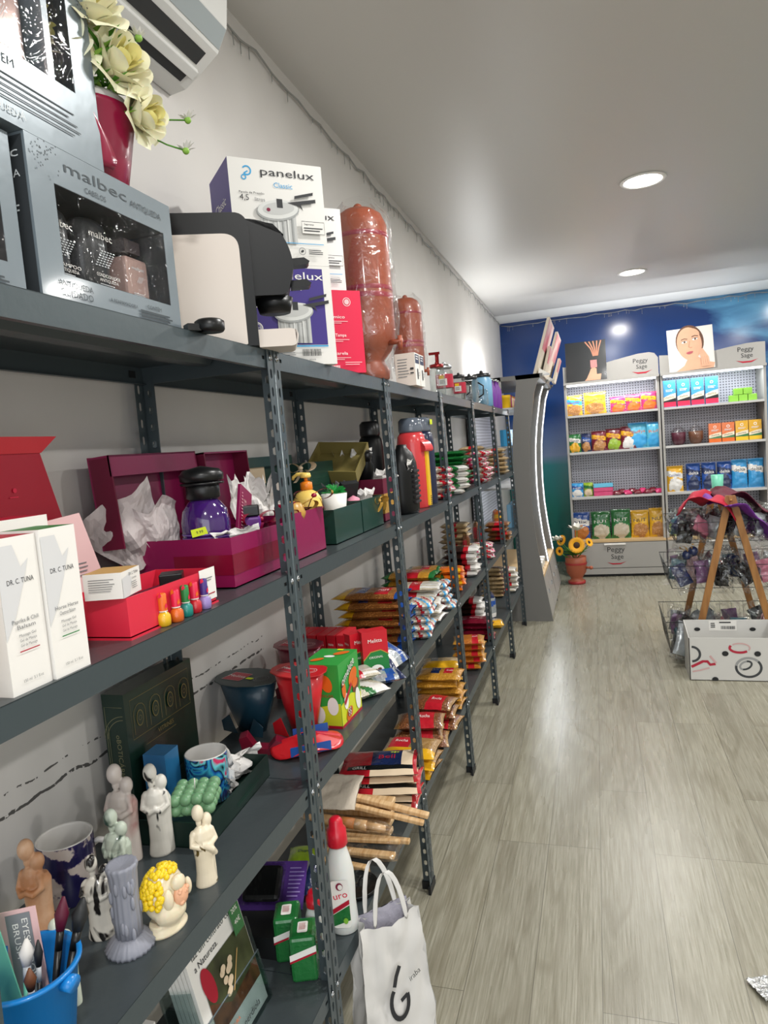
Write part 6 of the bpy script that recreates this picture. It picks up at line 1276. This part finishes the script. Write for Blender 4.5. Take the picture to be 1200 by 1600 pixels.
# goods in the tower seen through the racks
def simple(name,label,cat,loc,w,d,h,m,rz=0,bev=.004,top=None,group=None,kind='box'):
    b=MB()
    if kind=='box': b.hull_box(-w/2,w/2,-d/2,d/2,0,h,m)
    elif kind=='bottle': b.lathe([(w*.45,0),(w/2,.004),(w/2,h*.6),(w*.4,h*.75),(w*.16,h*.85),(w*.16,h)],m,seg=18)
    elif kind=='jar': b.lathe([(w*.48,0),(w/2,.003),(w/2,h*.75),(w*.52,h*.76),(w*.52,h)],m,seg=18)
    o=b.obj(name,loc=loc,rz=rz,mods=[('bevel',bev)] if kind=='box' and bev else [])
    if top: c=MB(); c.lathe([(w*.2,h*.98),(w*.2,h*1.1),(.0001,h*1.1)],top,seg=14); c.obj('cap',o)
    return tag(o,label,cat,group)
for i in range(5):
    simple('yellow_tub','yellow and red tub, %s from the near end of the tower top shelf'%ORD[i],'tub',(-.08,4.62+.11*i,1.82),.085,.085,.11,['yellow','red','yellow','orange','yellow'][i],kind='jar',group='tubs on the tower top shelf')
for i in range(3):
    simple('boxed_item','light blue box, %s from the near end of the tower second shelf'%ORD[i],'box',(-.10,4.63+.13*i,1.50),.08,.11,.14,'sky',group='light blue boxes in the tower')
for i in range(4):
    simple('lotion_jar','small white jar on the tower counter, %s from the near end'%ORD[i],'jar',(.10,4.66+.14*i,.386),.06,.06,.075,'white',kind='jar',group='white jars on the tower counter')
for i in range(3):
    simple('tall_carton','tall brown carton on the tower counter, %s from the near end'%ORD[i],'box',(.02,4.66+.16*i,.386),.06,.08,.16,'brown',group='brown cartons on the tower counter')
for i in range(3):
    simple('blue_box','pale blue box on the lower tower shelf, %s from the near end'%ORD[i],'box',(-.08,4.64+.16*i,.80),.09,.12,.2,'can_blue',group='pale blue boxes in the tower')
# ------------------------------------------------------------ BACK WALL CABINETS
BY=6.35
def cab(label,x0,x1,arc):
    t=thing('display_cabinet',label,'cabinet',(0,0,0),0,'grey display cabinets along the back wall')
    b=MB(); b.box(x0,x1,BY+.01,BY+.42,.03,.375,'lam_light'); b.box(x0+.01,x1-.01,BY+.04,BY+.42,0,.03,'dark'); b.obj('base',t)
    b=MB(); b.box(x0+.006,x1-.006,BY-.006,BY+.01,.10,.368,'lam_light'); dr=b.obj('drawer_front',t)
    cx=(x0+x1)/2+(-.04 if x0<1 else .02); b=MB(); b.hull_box(cx-.11,cx+.11,BY-.022,BY-.006,.345,.362,'white'); b.obj('handle',dr,mods=[('bevel',.003)])
    b=MB(); d=F(b,y=BY-.0062); d.text('Peggy',cx+.01,.27,.055,'text_dark'); d.text('Sage',cx+.02,.195,.05,'text_dark'); d.poly([(cx-.09,.16),(cx-.03,.148),(cx+.05,.148),(cx+.11,.165),(cx+.05,.135),(cx-.03,.133)],'crimson'); b.obj('lettering',dr)
    b=MB(); b.box(x0,x1,BY-.006,BY+.01,.03,.092,'lam_light'); b.obj('plinth',t)
    b=MB(); b.box(x0,x1,BY-.008,BY+.42,.376,.397,'wood_edge'); b.obj('counter_top',t)
    for a in (x0,x1-.022):
        b=MB(); b.box(a,a+.022,BY+.03,BY+.42,.397,2.10,'lam_light'); b.obj('side_panel',t)
    b=MB(); b.box(x0+.022,x1-.022,BY+.40,BY+.415,.397,2.10,'pegboard'); b.obj('back_panel',t)
    b=MB(); n=9
    for a in (x0+.023,x1-.027): 
        for k in range(40): b.box(a,a+.004,BY+.37,BY+.38,.42+k*.042,.435+k*.042,'rack_hole')
    b.obj('bracket_slots',t)['kind']='stuff'
    for z in (.87,1.355,1.75):
        b=MB(); b.box(x0+.024,x1-.024,BY+.02,BY+.40,z-.022,z,'shelf_white'); b.obj('shelf',t)
    b=MB(); b.prism([(x0,2.085)]+[(x1,2.085)]+arc[::-1],BY+.03,BY+.055,'lam_light',axis='y'); hd=b.obj('header_board',t)
    b=MB(); hx=x0+(x1-x0)*.82; d=F(b,y=BY+.0295); d.text('Peggy',hx,2.235,.045,'text_dark'); d.text('Sage',hx+.01,2.175,.042,'text_dark'); d.poly([(hx-.09,2.15),(hx-.03,2.138),(hx+.05,2.138),(hx+.11,2.152),(hx+.05,2.122),(hx-.03,2.122)],'crimson'); b.obj('lettering',hd)
    b=MB(); b.box(x0,x1,BY-.01,BY+.42,2.075,2.10,'lam_light'); tp=b.obj('top_panel',t)
    b=MB(); b.box(x0+.03,x1-.03,BY+.03,BY+.05,2.058,2.072,'led_white'); b.obj('led_strip',tp)
    return t
cab('grey display cabinet on the back wall, left one holding snack bags',.335,1.285,[(.335,2.27),(.5,2.262),(.78,2.275),(.95,2.305),(1.09,2.328),(1.2,2.332),(1.25,2.318),(1.285,2.27)])
cab('grey display cabinet on the back wall, right one holding coffee packs',1.297,2.27,[(1.297,2.285),(1.5,2.27),(1.8,2.272),(1.95,2.295),(2.1,2.312),(2.2,2.315),(2.27,2.312)])
for nm,x in (('led_under_header',.81),('led_under_header',1.78)):
    area(nm,(x,BY+.06,2.052),(0.25,0,0),.85,3.2,(.93,.97,1),'RECTANGLE',.02)
for y in (5.24,5.99):
    area('led_in_tower',(.06,y-.03,1.2),(pi/2,0,pi),.02,3,(.93,.97,1),'RECTANGLE',1.4)
# strips and lamps added on the cabinet tops to brighten cove and ceiling
b=MB(); b.box(.36,2.25,BY+.30,BY+.33,2.101,2.112,'added_glow'); tag(b.obj('led_strip'),'added white light strip on top of the back wall cabinets, brightening the cove','light strip')
b=MB(); b.box(-.36,-.33,4.7,5.95,2.076,2.087,'added_glow'); tag(b.obj('led_strip'),'added white light strip on top of the tower cabinet, brightening the ceiling','light strip')
area('added_cabinet_wash',(1.3,BY+.315,2.12),(pi,0,0),1.85,10,(.97,.99,1),'RECTANGLE',.03)
area('added_tower_wash',(-.30,5.3,2.10),(pi,0,0),.03,9,(.97,.99,1),'RECTANGLE',1.2)
# posters
mat('skin_photo','#d9ab8c',.45,mix=('noise','#c6937a',3,.35,.7)); mat('skin_dark','#b27860',.45); mat('poster_bg','#d6d3cd',.4); mat('hair_photo','#5d4030',.5); mat('lips','#a8505a',.4); mat('poster_dark','#1d2022',.25,coat=.4); mat('nail_pink','#c98a86',.4)
b=MB(); b.box(-.213,.213,-.006,.006,0,.425,'poster_bg'); d=F(b,y=-.0062)
d.poly([(-.15,.0),(.2,.0),(.213,.05),(.12,.075),(.06,.13),(-.03,.12),(-.07,.05)],'skin_photo'); d.ell(-.005,.285,.13,.165,'hair_photo',30,rot=.12); d.ell(-.01,.265,.115,.165,'skin_photo',32,rot=.12); d.ell(-.01,.35,.10,.07,'skin_photo',24)
for sx,yy in ((-.055,.285),(.045,.305)): 
    d.ell(sx,yy,.026,.011,'white',16,rot=.15); d.ell(sx+.002,yy,.010,.010,'hair_photo',12); d.line([(sx-.03,yy+.024),(sx,yy+.034),(sx+.03,yy+.027)],.008,'hair_photo'); d.line([(sx-.027,yy+.006),(sx,yy+.013),(sx+.027,yy+.008)],.004,'text_dark')
d.line([(-.005,.29),(-.018,.232),(-.002,.222)],.005,'skin_dark'); d.line([(.0,.222),(.014,.228)],.005,'skin_dark'); d.ell(-.012,.178,.034,.009,'lips',16,rot=.15); d.ell(-.010,.171,.026,.008,'lips',16,rot=.15)
for i in range(4): d.line([(.16-.02*i,.02),(.15-.018*i,.11),(.10-.006*i,.20-.01*i)],.018,'skin_photo'); d.line([(.15-.02*i,.04),(.14-.018*i,.12)],.003,'skin_dark')
tag(b.obj('poster',loc=(1.60,BY+.008,2.103),rot=(-.03,-.03,0)),'poster of a close-up female face with a hand, above the right cabinet','poster')
b=MB(); b.box(-.205,.205,-.006,.006,0,.41,'poster_dark'); d=F(b,y=-.0062)
for i in range(5): d.line([(.0+.025*i,.0),(.04+.014*i,.08),(.055+.01*i,.12+.012*(2-abs(i-2)))],.017,'skin_photo'); d.line([(.08+.01*i,.25),(.055+.02*i,.33),(.0+.04*i,.405)],.013,'skin_dark'); d.ell(.06+.011*i,.15+.01*(2-abs(i-2)),.008,.02,'nail_pink')
d.rect(.045,.13,.11,.21,'nail_pink'); 
for i in range(4): d.rect(.05+.016*i,.13,.052+.016*i,.21,'maroon')
d.poly([(-.02,.0),(.14,.0),(.15,.06),(.04,.06)],'skin_photo')
tag(b.obj('poster',loc=(.575,BY+.008,2.103),rot=(-.03,0,0)),'black poster of two hands meeting, above the left cabinet','poster')
# goods on the cabinets: standing pouches and boxes
_pc={}
def pouch(label,x,z,w,h,main,low,band,text=None,cat='snack bag',group=None,y=BY+.13,rz=0,th=.05,tc='white',name='snack_bag',top=None):
    key=(round(w,3),round(h,3),main,low,band,text)
    if key not in _pc:
        b=MB()
        def mf(u,v,sg):
            if v>.93: return top or main
            if band and .55<v+.12*(u-.5)<.76: return band
            if low and ((u-.5)/.44)**2+((v-.27)/.26)**2<1+.35*sin(11*u+w*40)*cos(9*v): return low
            return main
        pillow(b,w,h,th,mf,18,26,.05,seed=len(_pc),amp=.006)
        if text: ptext(b,w,h,text,.5,.64,h*.11,tc,w*.72,rot=.06)
        b2=MB(); b2.v=[T(0,0,h/2)@RX(pi/2)@Vector(p) for p in b.v]; b2.v=[Vector((p.x,p.y+th/2,p.z)) for p in b2.v]; b2.f=b.f;b2.m=b.m;b2.sm=b.sm
        o=_pc[key]=b2.obj(name)
    else: o=_pc[key].copy(); C.objects.link(o)
    o.location=(x,y,z); o.rotation_euler=(-.05,0,rz); return tag(o,label,cat,group)
G('chips_tan','#cf9f62','#a8723a',60,bump=(60,.5)); mat('plastic_peanut','#e0b13a',.25,coat=.6,bump=(30,.4)); mat('plastic_cyan','#55b4d6',.25,coat=.6,bump=(30,.4))
pouch('yellow peanut snack bag, leftmost on the top shelf',.425,1.75,.18,.22,'plastic_yellow','chips_tan','sky','Mucho',tc='crimson',group='snack bags'); pouch('larger yellow snack bag, second on the left cabinet top shelf',.645,1.75,.23,.235,'plastic_yellow','chips_tan','plastic_peanut','munchy',tc='crimson')
for i in range(3): pouch('pink snack bag on the top shelf, %s of three'%ORD[i],.875+.155*i,1.75,.155,.165+.01*i,'plastic_pink','plastic_orange','yellow','Nik',tc='crimson',group='pink snack bags')
pouch('small green and yellow snack bag, leftmost on the second shelf',.415,1.355,.13,.20,'plastic_green','plastic_yellow','paper','Sensa',tc='navy'); pouch('narrow blue snack bag beside the green one',.535,1.355,.105,.20,'plastic_navy','chips_tan','plastic_blue','Sen')
for i in range(3): pouch('dark red chip bag, %s of three on the second shelf'%ORD[i],.665+.15*i,1.355,.155,.215+.012*i,'plastic_wine',['chips_tan','plastic_lime','plastic_white'][i],'plastic_yellow','Chips',tc='crimson',group='dark red chip bags')
pouch('large light blue snack bag on the second shelf, left of two',1.065,1.355,.20,.27,'plastic_cyan','sky','plastic_cyan','Cheetos' if False else 'Ruffys',tc='orange',top='plastic_sky'); pouch('light blue snack bag cut by the cabinet side, right of two',1.215,1.355,.14,.26,'plastic_cyan','sky','plastic_cyan','Ruf',tc='orange',y=BY+.10,top='plastic_sky')
pouch('small blue and white packet, leftmost on the third shelf',.415,.87,.13,.15,'plastic_sky','plastic_white','plastic_blue','NIK'); pouch('small green packet beside the blue and white one',.53,.87,.10,.15,'plastic_lime','beige','plastic_green',None)
for i in range(3):
    simple('pink_carton','pink carton with blue top, %s layer of the stack'%('bottom','middle','top')[i],'carton',(.685,BY+.16,.87+.045*i),.2,.13,.043,'plastic_pink' if i<2 else 'plastic_cyan',group='stacked pink cartons')
for i in range(9):
    b=MB(); pillow(b,.085,.06,.05,('plastic_wine','plastic_wine','plastic_pink')[i%3],6,6,seed=i); 
    tag(b.obj('small_sachet',loc=(.82+.052*i,BY+.09+.02*(i%2),.87+.012*(i%2)),rot=(.5,0,.2*(i%3))),'small dark red sachet, %s from the left in the low row'%ORD[i],'sachet','small dark red sachets')
pouch('blue popcorn bag on the counter, leftmost',.43,.397,.19,.30,'plastic_blue','popcorn_orange','plastic_white','Mix',tc='navy')
for i in range(2): pouch('green nut mix bag on the counter, %s of two'%ORD[i],.64+.205*i,.397,.20,.30+.015*i,'plastic_green','rice_white','plastic_green','NUT',group='green nut mix bags')
for i in range(2): pouch('yellow cashew bag on the counter, %s of two'%ORD[i],1.04+.0+.185*i-.0,.397,.185,.295+.015*i,'plastic_yellow','chips_tan','plastic_peanut','NUT',tc='navy',group='yellow cashew bags')
def carton(label,x,z,w,h,c1,c2,c3,txt,group,dp=.07,name='coffee_pack',tc='white'):
    b=MB(); b.hull_box(-w/2,w/2,-dp/2,dp/2,0,h,c1); d=F(b,y=-dp/2-.0004); d.rect(-w/2,h*.02,w/2,h*.2,c3); d.poly([(-w/2,h*.24),(w/2,h*.34),(w/2,h*.52),(0,h*.47),(-w/2,h*.38)],'cream'); d.poly([(-w/2,h*.2),(w/2,h*.2),(w/2,h*.34),(-w/2,h*.24)],c2)
    d.text(txt,0,h*.345,h*.07,'text_dark',w=w*.7,rot=.15); d.ell(0,h*.80,w*.13,w*.13,'white'); d.ell(0,h*.80,w*.08,w*.08,c1); d.lines(-w*.3,w*.3,h*.64,2,h*.02,h*.05,'white')
    return tag(b.obj(name,loc=(x,BY+.12,z),mods=[('bevel',.004)]),label,'coffee pack',group)
for i in range(4): carton('tall blue and black coffee carton, %s of four on the top shelf'%ORD[i],1.385+.133*i,1.75,.118,.275,'plastic_sky','black','pinkred' if i!=0 else 'pinkred','delta','blue coffee cartons')
k=0
for row,n in ((0,3),(1,2)):
    for i in range(n):
        simple('capsule_box','small lime green box, %s of the little pyramid'%['bottom left','bottom middle','bottom right','upper left','upper right'][k],'box',(1.985+.085*i+.043*row,BY+.12,1.75+.066*row),.08,.08,.064,'lime',group='small lime green boxes'); k+=1
for i in range(2): carton('orange coffee pack, %s of two on the second shelf'%ORD[i],1.80+.122*i,1.355,.115,.195,'plastic_orange','plastic_green','orange','delta','orange coffee packs')
for i in range(2): carton('yellow coffee pack, %s of two on the second shelf'%ORD[i],2.048+.122*i,1.355,.115,.20,'plastic_yellow','plastic_green','yellow','delta','yellow coffee packs')
for i in range(2):
    t=thing('wrapped_bowl',['brown bowl in clear gathered wrap, left of two','brown bowl in clear gathered wrap, right of two'][i],'bowl',(1.46+.165*i,BY+.14,1.355),0,'brown bowls in clear wrap'); b=MB(); b.lathe([(.03,0),(.05,.01),(.066,.06),(.07,.13),(.066,.13),(.05,.02),(.0001,.015)],'brown' if i else 'maroon_dark',seg=24,bot=False); b.obj('bowl',t)
    b=MB(); b.lathe([(.04,.0),(.075,.04),(.08,.13),(.05,.17),(.008,.2),(.03,.25)],'cello',seg=16,bot=False,rip=.06,nrip=5); b.obj('clear_wrap',t)
pouch('yellow and white pack with a green triangle, leftmost on the third shelf',1.405,.87,.165,.27,'plastic_yellow','plastic_white','plastic_white','Caramelo',cat='coffee pack',tc='plastic_blue',name='coffee_pack')
for i in range(3): pouch('dark blue coffee pack, %s of three on the third shelf'%ORD[i],1.585+.148*i,.87,.14,.285,'plastic_blue','plastic_navy','plastic_navy','delta',cat='coffee pack',group='dark blue coffee packs',name='coffee_pack')
for i in range(2): pouch('bright blue coffee pack, %s of two on the third shelf'%ORD[i],2.02+.152*i,.87,.148,.295,'plastic_sky','plastic_sky','plastic_white','delta',cat='coffee pack',tc='text_dark',group='bright blue coffee packs',name='coffee_pack')
for i in range(4): pouch('black bag with green foot on the counter, %s from the left'%ORD[i],1.38+.16*i,.397,.165,.29,'plastic_black','plastic_lime','plastic_black','CAFÉ',cat='bag',group='black bags on the counter',name='coffee_bag')
for i in range(2): pouch('black bag with green foot right of the ladder rack, %s of two'%ORD[i],2.06+.14*i,.397,.14,.26,'plastic_black','plastic_green','plastic_white','CAFÉ',cat='bag',tc='navy',group='black bags right of the ladder rack',name='coffee_bag')
# ------------------------------------------------------------ sunflower pot
t=thing('flower_pot','terracotta-coloured pot of sunflowers and white flowers on the floor','flower pot',(.37,6.05,0)); b=MB()
mat('pot_brown','#a2573d',.45); mat('pot_red','#9c2a2a',.45); mat('sun_petal','#eda91a',.5); mat('sun_heart','#3a2412',.7); mat('lily_white','#dedcd2',.5)
b.lathe([(.085,0),(.09,.008),(.088,.03)],'pot_red',seg=28); b.lathe([(.08,.03),(.06,.05),(.065,.07),(.10,.12),(.105,.19),(.11,.205)],'pot_brown',seg=28,bot=False); b.lathe([(.111,.205),(.113,.215),(.111,.225)],'pot_red',seg=28,bot=False); b.lathe([(.108,.225),(.107,.285),(.098,.285),(.095,.26),(.0001,.25)],'pot_brown',seg=28,bot=False)
p=b.obj('pot',t); b=MB(); b.cyl((.10,-.03,.17),(.15,-.05,.17),.012,'pot_brown'); b.ball((.15,-.05,.17),.02,'pot_brown'); b.obj('spout_knob',p)
def sunflower(b,c,R,d,seed):
    X=b.X.copy(); q=Vector(d).to_track_quat('Z','Y').to_matrix().to_4x4(); b.X=X@T(*c)@q
    for ly in range(2):
        for i in range(16):
            a=2*pi*i/16+ly*.2; r0=R*.32; 
            def fn(u,v,a=a,ly=ly): w=sin(pi*(v*.85+.12))*R*.16*(u-.5)*2; rr=r0+(R-r0)*v; return (rr*cos(a)-w*sin(a),rr*sin(a)+w*cos(a),.006*ly+R*.12*sin(v*2.4))
            b.grid(fn,2,4,'sun_petal')
    b.ball((0,0,R*.05),R*.42,'sun_heart',14,8,sc=(1,1,.4)); b.X=X
for i,(c,R,d) in enumerate((((.02,-.11,.42),.085,(.1,-1,.15)),((-.13,-.02,.46),.06,(-.6,-.7,.4)),((.14,-.02,.43),.05,(.7,-.6,.4)),((-.15,-.09,.36),.05,(-.6,-.8,.1)))):
    b=MB(); sunflower(b,c,R,d,i); b.tube([(0,0,.25),(c[0]*.6,c[1]*.4,c[2]*.8),(c[0],c[1]+.02,c[2]-.02)],.005,'leaf',6); b.obj('sunflower',t)
for i,(c,R) in enumerate((((.03,-.05,.56),.11),((-.17,-.06,.47),.08))):
    b=MB(); leaf_fan(b,c,7,R*1.15,.034,'lily_white',i,up=.35); leaf_fan(b,c,6,R*.9,.03,'lily_white',i+5,up=.9); b.tube([(0,0,.25),(c[0],c[1],c[2])],.004,'leaf',6); b.obj('white_lily',t)
b=MB(); leaf_fan(b,(0,-.03,.30),18,.17,.018,'leaf',3,up=.35); leaf_fan(b,(0,-.03,.36),10,.12,.016,'leaf',4,up=.8); b.obj('foliage',t)
# ------------------------------------------------------------ wooden ladder rack with wire baskets
mat('ladder_wood','#a8763e',.45,mix=('noise','#8a5c2c',5,.35,.7,(8,8,1))); mat('wire','#33373a',.35,metal=.5)
t=thing('ladder_rack','wooden A-frame rack with three tiers of wire baskets full of wrapped goods','display rack',(1.42,3.70,0)); AZ=1.095
for y in (-.28,.30):
    for sg in (-1,1):
        b=MB(); x1=sg*.262; w=.021
        b.prism([(sg*.006-w,AZ),(sg*.006+w,AZ),(x1+w,0),(x1-w,0)],y-.009-(.004*sg),y+.009-(.004*sg),'ladder_wood',axis='y'); b.obj('leg',t,mods=[('bevel',.003)])
b=MB(); b.cyl((0,-.3,AZ-.03),(0,.32,AZ-.03),.008,'ladder_wood'); b.obj('top_bar',t)
tiers=[(-.32,.30,.80,.13),(-.36,.36,.50,.15),(-.38,.38,.06,.22)]
for (xa,xb,z0,h) in tiers:
    b=MB(); ya,yb=-.25,.27; fl=.03
    def rect(z,e,r=.003): b.tube([(xa-e,ya-e,z),(xb+e,ya-e,z),(xb+e,yb+e,z),(xa-e,yb+e,z)],r,'wire',6,closed=True)
    rect(z0,0,.002); rect(z0+h,fl,.0025); rect(z0+h*.5,fl*.5,.0013)
    for i in range(11):
        x=xa+(xb-xa)*i/10
        for yy,e in ((ya,-fl),(yb,fl)): b.cyl((x,yy,z0),(x,yy+e,z0+h),.0011,'wire',5)
        b.cyl((x,ya,z0),(x,yb,z0),.0011,'wire',5)
    for i in range(9):
        y=ya+(yb-ya)*i/8
        for xx,e in ((xa,-fl),(xb,fl)): b.cyl((xx,y,z0),(xx+e,y,z0+h),.0011,'wire',5)
    b.obj('wire_basket',t)
cols=['plastic_black','mauve','plastic_silver','dusty_pink','plastic_black','plastic_navy','plastic_silver','plastic_wine','mauve','plastic_silver','slate_teal','plastic_black','plastic_silver','rose_pale']
def wrapped(tier,i,x,y,z,s,tiltx,tilty,rz,m,desc):
    u=thing('wrapped_packet','%s packet in clear wrap, %s, %s'%(desc,['top basket','middle basket','bottom basket'][tier],i),'packet',(1.42+x,3.70+y,z),0,'wrapped packets in the %s basket'%['top','middle','bottom'][tier],rot=(tiltx,tilty,rz))
    b=MB(); pillow(b,.12*s,.17*s,.05*s,m,8,8,seed=int(x*100)+int(z*10),amp=.03); b.obj('contents',u)
    b=MB(); pillow(b,.18*s,.28*s,.08*s,'cello',10,10,seed=int(x*77),amp=.05); b.obj('clear_wrap',u,loc=(0,0,-.01))
names=['black','mauve','silver','dusty pink','black','navy','silver','wine red','mauve','silver','slate teal','black','silver','pale pink']
mat('mauve','#6e4a72',.4,coat=.5); mat('dusty_pink','#a85a72',.4,coat=.5); mat('slate_teal','#3c6672',.4,coat=.5)
MATS['plastic_silver']
pos=['%s row, %s from left'%(a,b_) for a in ('front','middle','back') for b_ in ('first','second','third','fourth','fifth','sixth')]
for tier,(xa,xb,z0,h) in enumerate(tiers):
    r=random.Random(tier+40)
    for i in range(18):
        fx=(xa+(xb-xa)*((i%6)+.5)/6); fy=(-.19,-.02,.15)[i//6]
        ci=(i*3+tier*5+i//6)%14
        wrapped(tier,pos[i],fx+r.uniform(-.02,.02),fy+r.uniform(-.03,.03),z0+h*.45+r.uniform(0,.04),.85,pi/2-r.uniform(-.15,.5),r.uniform(-.6,.6)+(-.35 if fx<0 else .35),r.uniform(-1.2,1.2),cols[ci],names[ci])
for i,(x,z,rz) in enumerate(((-.32,.72,-.8),(-.28,.745,-.4))):
    u=thing('perfume_gift','blue bottle with a gold bow sticking out of the middle basket, %s'%('left','right')[i],'bottle',(1.42+x+.06,3.50,z-.04),rz); b=MB(); b.ball((0,0,.03),.032,'plastic_navy'); b.obj('bottle',u); b=MB(); bow(b,(0,0,.075),.04,'gold',rot=.3,seed=i); b.obj('gold_bow',u)
# cloths on top
mat('cloth_red','#a8122e',.75,bump=(40,.3)); mat('cloth_purple','#6b2a8c',.7,bump=(40,.3)); mat('cloth_dark','#571026',.75,bump=(40,.3))
def drape(label,c,w,d,h,m,seed,rz,sk=0):
    b=MB()
    def fn(u,v):
        x=(u-.5)*w; y=(v-.5)*d; q=Vector((u*2.4,v*2.4,seed)); e=min(1,max(0,1-abs(2*u-1)**2.5))
        return (x+.02*noise.noise(q),y+.02*noise.noise(q*1.3),h*e*(.55+.5*noise.noise(q*.9))+.018*noise.noise(q*2.5)+sk*(u-.5))
    b.grid(fn,22,14,m); return tag(b.obj('cloth',loc=c,rz=rz,mods=[('solid',.004)]),label,'cloth')
drape('crimson cloth bundled over the left top of the ladder rack',(1.30,3.60,.965),.34,.42,.20,'cloth_red',3,-.15,-.04)
drape('purple cloth hanging over the peak of the ladder rack',(1.46,3.52,.93),.26,.42,.17,'cloth_purple',7,.3,-.22)
drape('dark red cloth spread to the right on the ladder rack',(1.54,3.68,.97),.34,.40,.17,'cloth_dark',11,.1,-.20)
b=MB(); b.lathe([(.035,0),(.04,.1),(.036,.1),(.032,.006),(.0001,.005)],'mint',seg=24,bot=False); tag(b.obj('cup',loc=(1.415,3.86,AZ+.005)),'mint green cup standing behind the peak of the ladder rack','cup')
# white carton with circles in front of the rack
mat('carton_white','#d0cfcb',.55); mat('ring_dark','#3c3f42',.5); mat('ring_grey','#9a9b9b',.5); mat('ring_red','#b3233c',.5); mat('ring_rose','#cfa9a8',.5)
t=thing('cardboard_box','white open cardboard box printed with grey and red rings, before the ladder rack','box',(1.36,3.245,0),.0); b=MB(); W_,D_,H_=.50,.26,.265
b.box(-W_/2,W_/2,-D_/2,D_/2,0,.004,'carton_white')
for y in (-D_/2,D_/2-.004): b.box(-W_/2,W_/2,y,y+.004,0,H_+(.045 if y>0 else 0),'carton_white')
for x in (-W_/2,W_/2-.004): b.prism([(-D_/2,0),(D_/2,0),(D_/2,H_+.045),(-D_/2,H_)],x,x+.004,'carton_white',axis='x')
d=F(b,y=-D_/2); d.ring(.075,.085,.068,.014,'ring_dark',b=.058,n=36); d.ring(.075,.085,.068,.0141,'ring_grey',b=.058,a0=40,a1=170,n=18); d.ring(.06,.098,.034,.011,'ring_dark',b=.022,n=28,rot=.5); d.ring(.06,.098,.034,.0112,'ring_grey',b=.022,a0=60,a1=220,n=14,rot=.5)
d.ring(-.235,.165,.045,.014,'ring_dark',a0=-90,a1=90,n=16); d.line([(-.24,.085),(-.175,.12),(-.15,.12),(-.135,.10),(-.105,.105)],.016,'ring_red'); d.line([(-.135,.155),(-.12,.135),(-.102,.11)],.012,'ring_rose'); d.line([(-.235,.055),(-.19,.065),(-.14,.08)],.009,'ring_rose')
d.line([(.03+.055*cos(a),.205+.028*sin(a)) for a in [math.radians(k) for k in range(150,330,15)]],.014,'ring_red'); d.line([(.03+.055*cos(a),.205+.028*sin(a)) for a in [math.radians(k) for k in range(-30,150,15)]],.008,'ring_rose')
for (u,v) in ((-.05,.17),(.125,.17)): d.ell(u,v,.018,.016,'dark')
d.ell(-.11,.008,.018,.016,'dark'); d.ring(.26,.215,.05,.014,'ring_dark',a0=90,a1=270,n=14)
d=F(b,y=D_/2-.0045); d.rect(-.10,.24,.06,.305,'white'); d.barcode(-.03,.25,.05,.27); d.lines(-.04,.05,.29,1,.008,.01,'text_dark'); d.lines(-.09,-.06,.285,3,.006,.012,'text_dark')
for u in (-.17,.15): d.ell(u,.25,.018,.012,'dark')
b.obj('carton',t)
# overlap flaps of clear-wrapped dark goods left of the carton
for i in range(3):
    u=thing('wrapped_packet','grey clear-wrapped packet leaning low beside the white carton, %s'%('nearest','middle','farthest')[i],'packet',(1.10+.015*i,3.42+.14*i,.17-.02*i),0,'packets beside the white carton',rot=(1.2,.35,.2)); b=MB(); pillow(b,.10,.22,.05,['plastic_silver','plastic_black','plastic_navy'][i],8,8,seed=i,amp=.02); b.obj('contents',u); b=MB(); pillow(b,.14,.28,.07,'cello',8,8,seed=i+5,amp=.02); b.obj('clear_wrap',u)
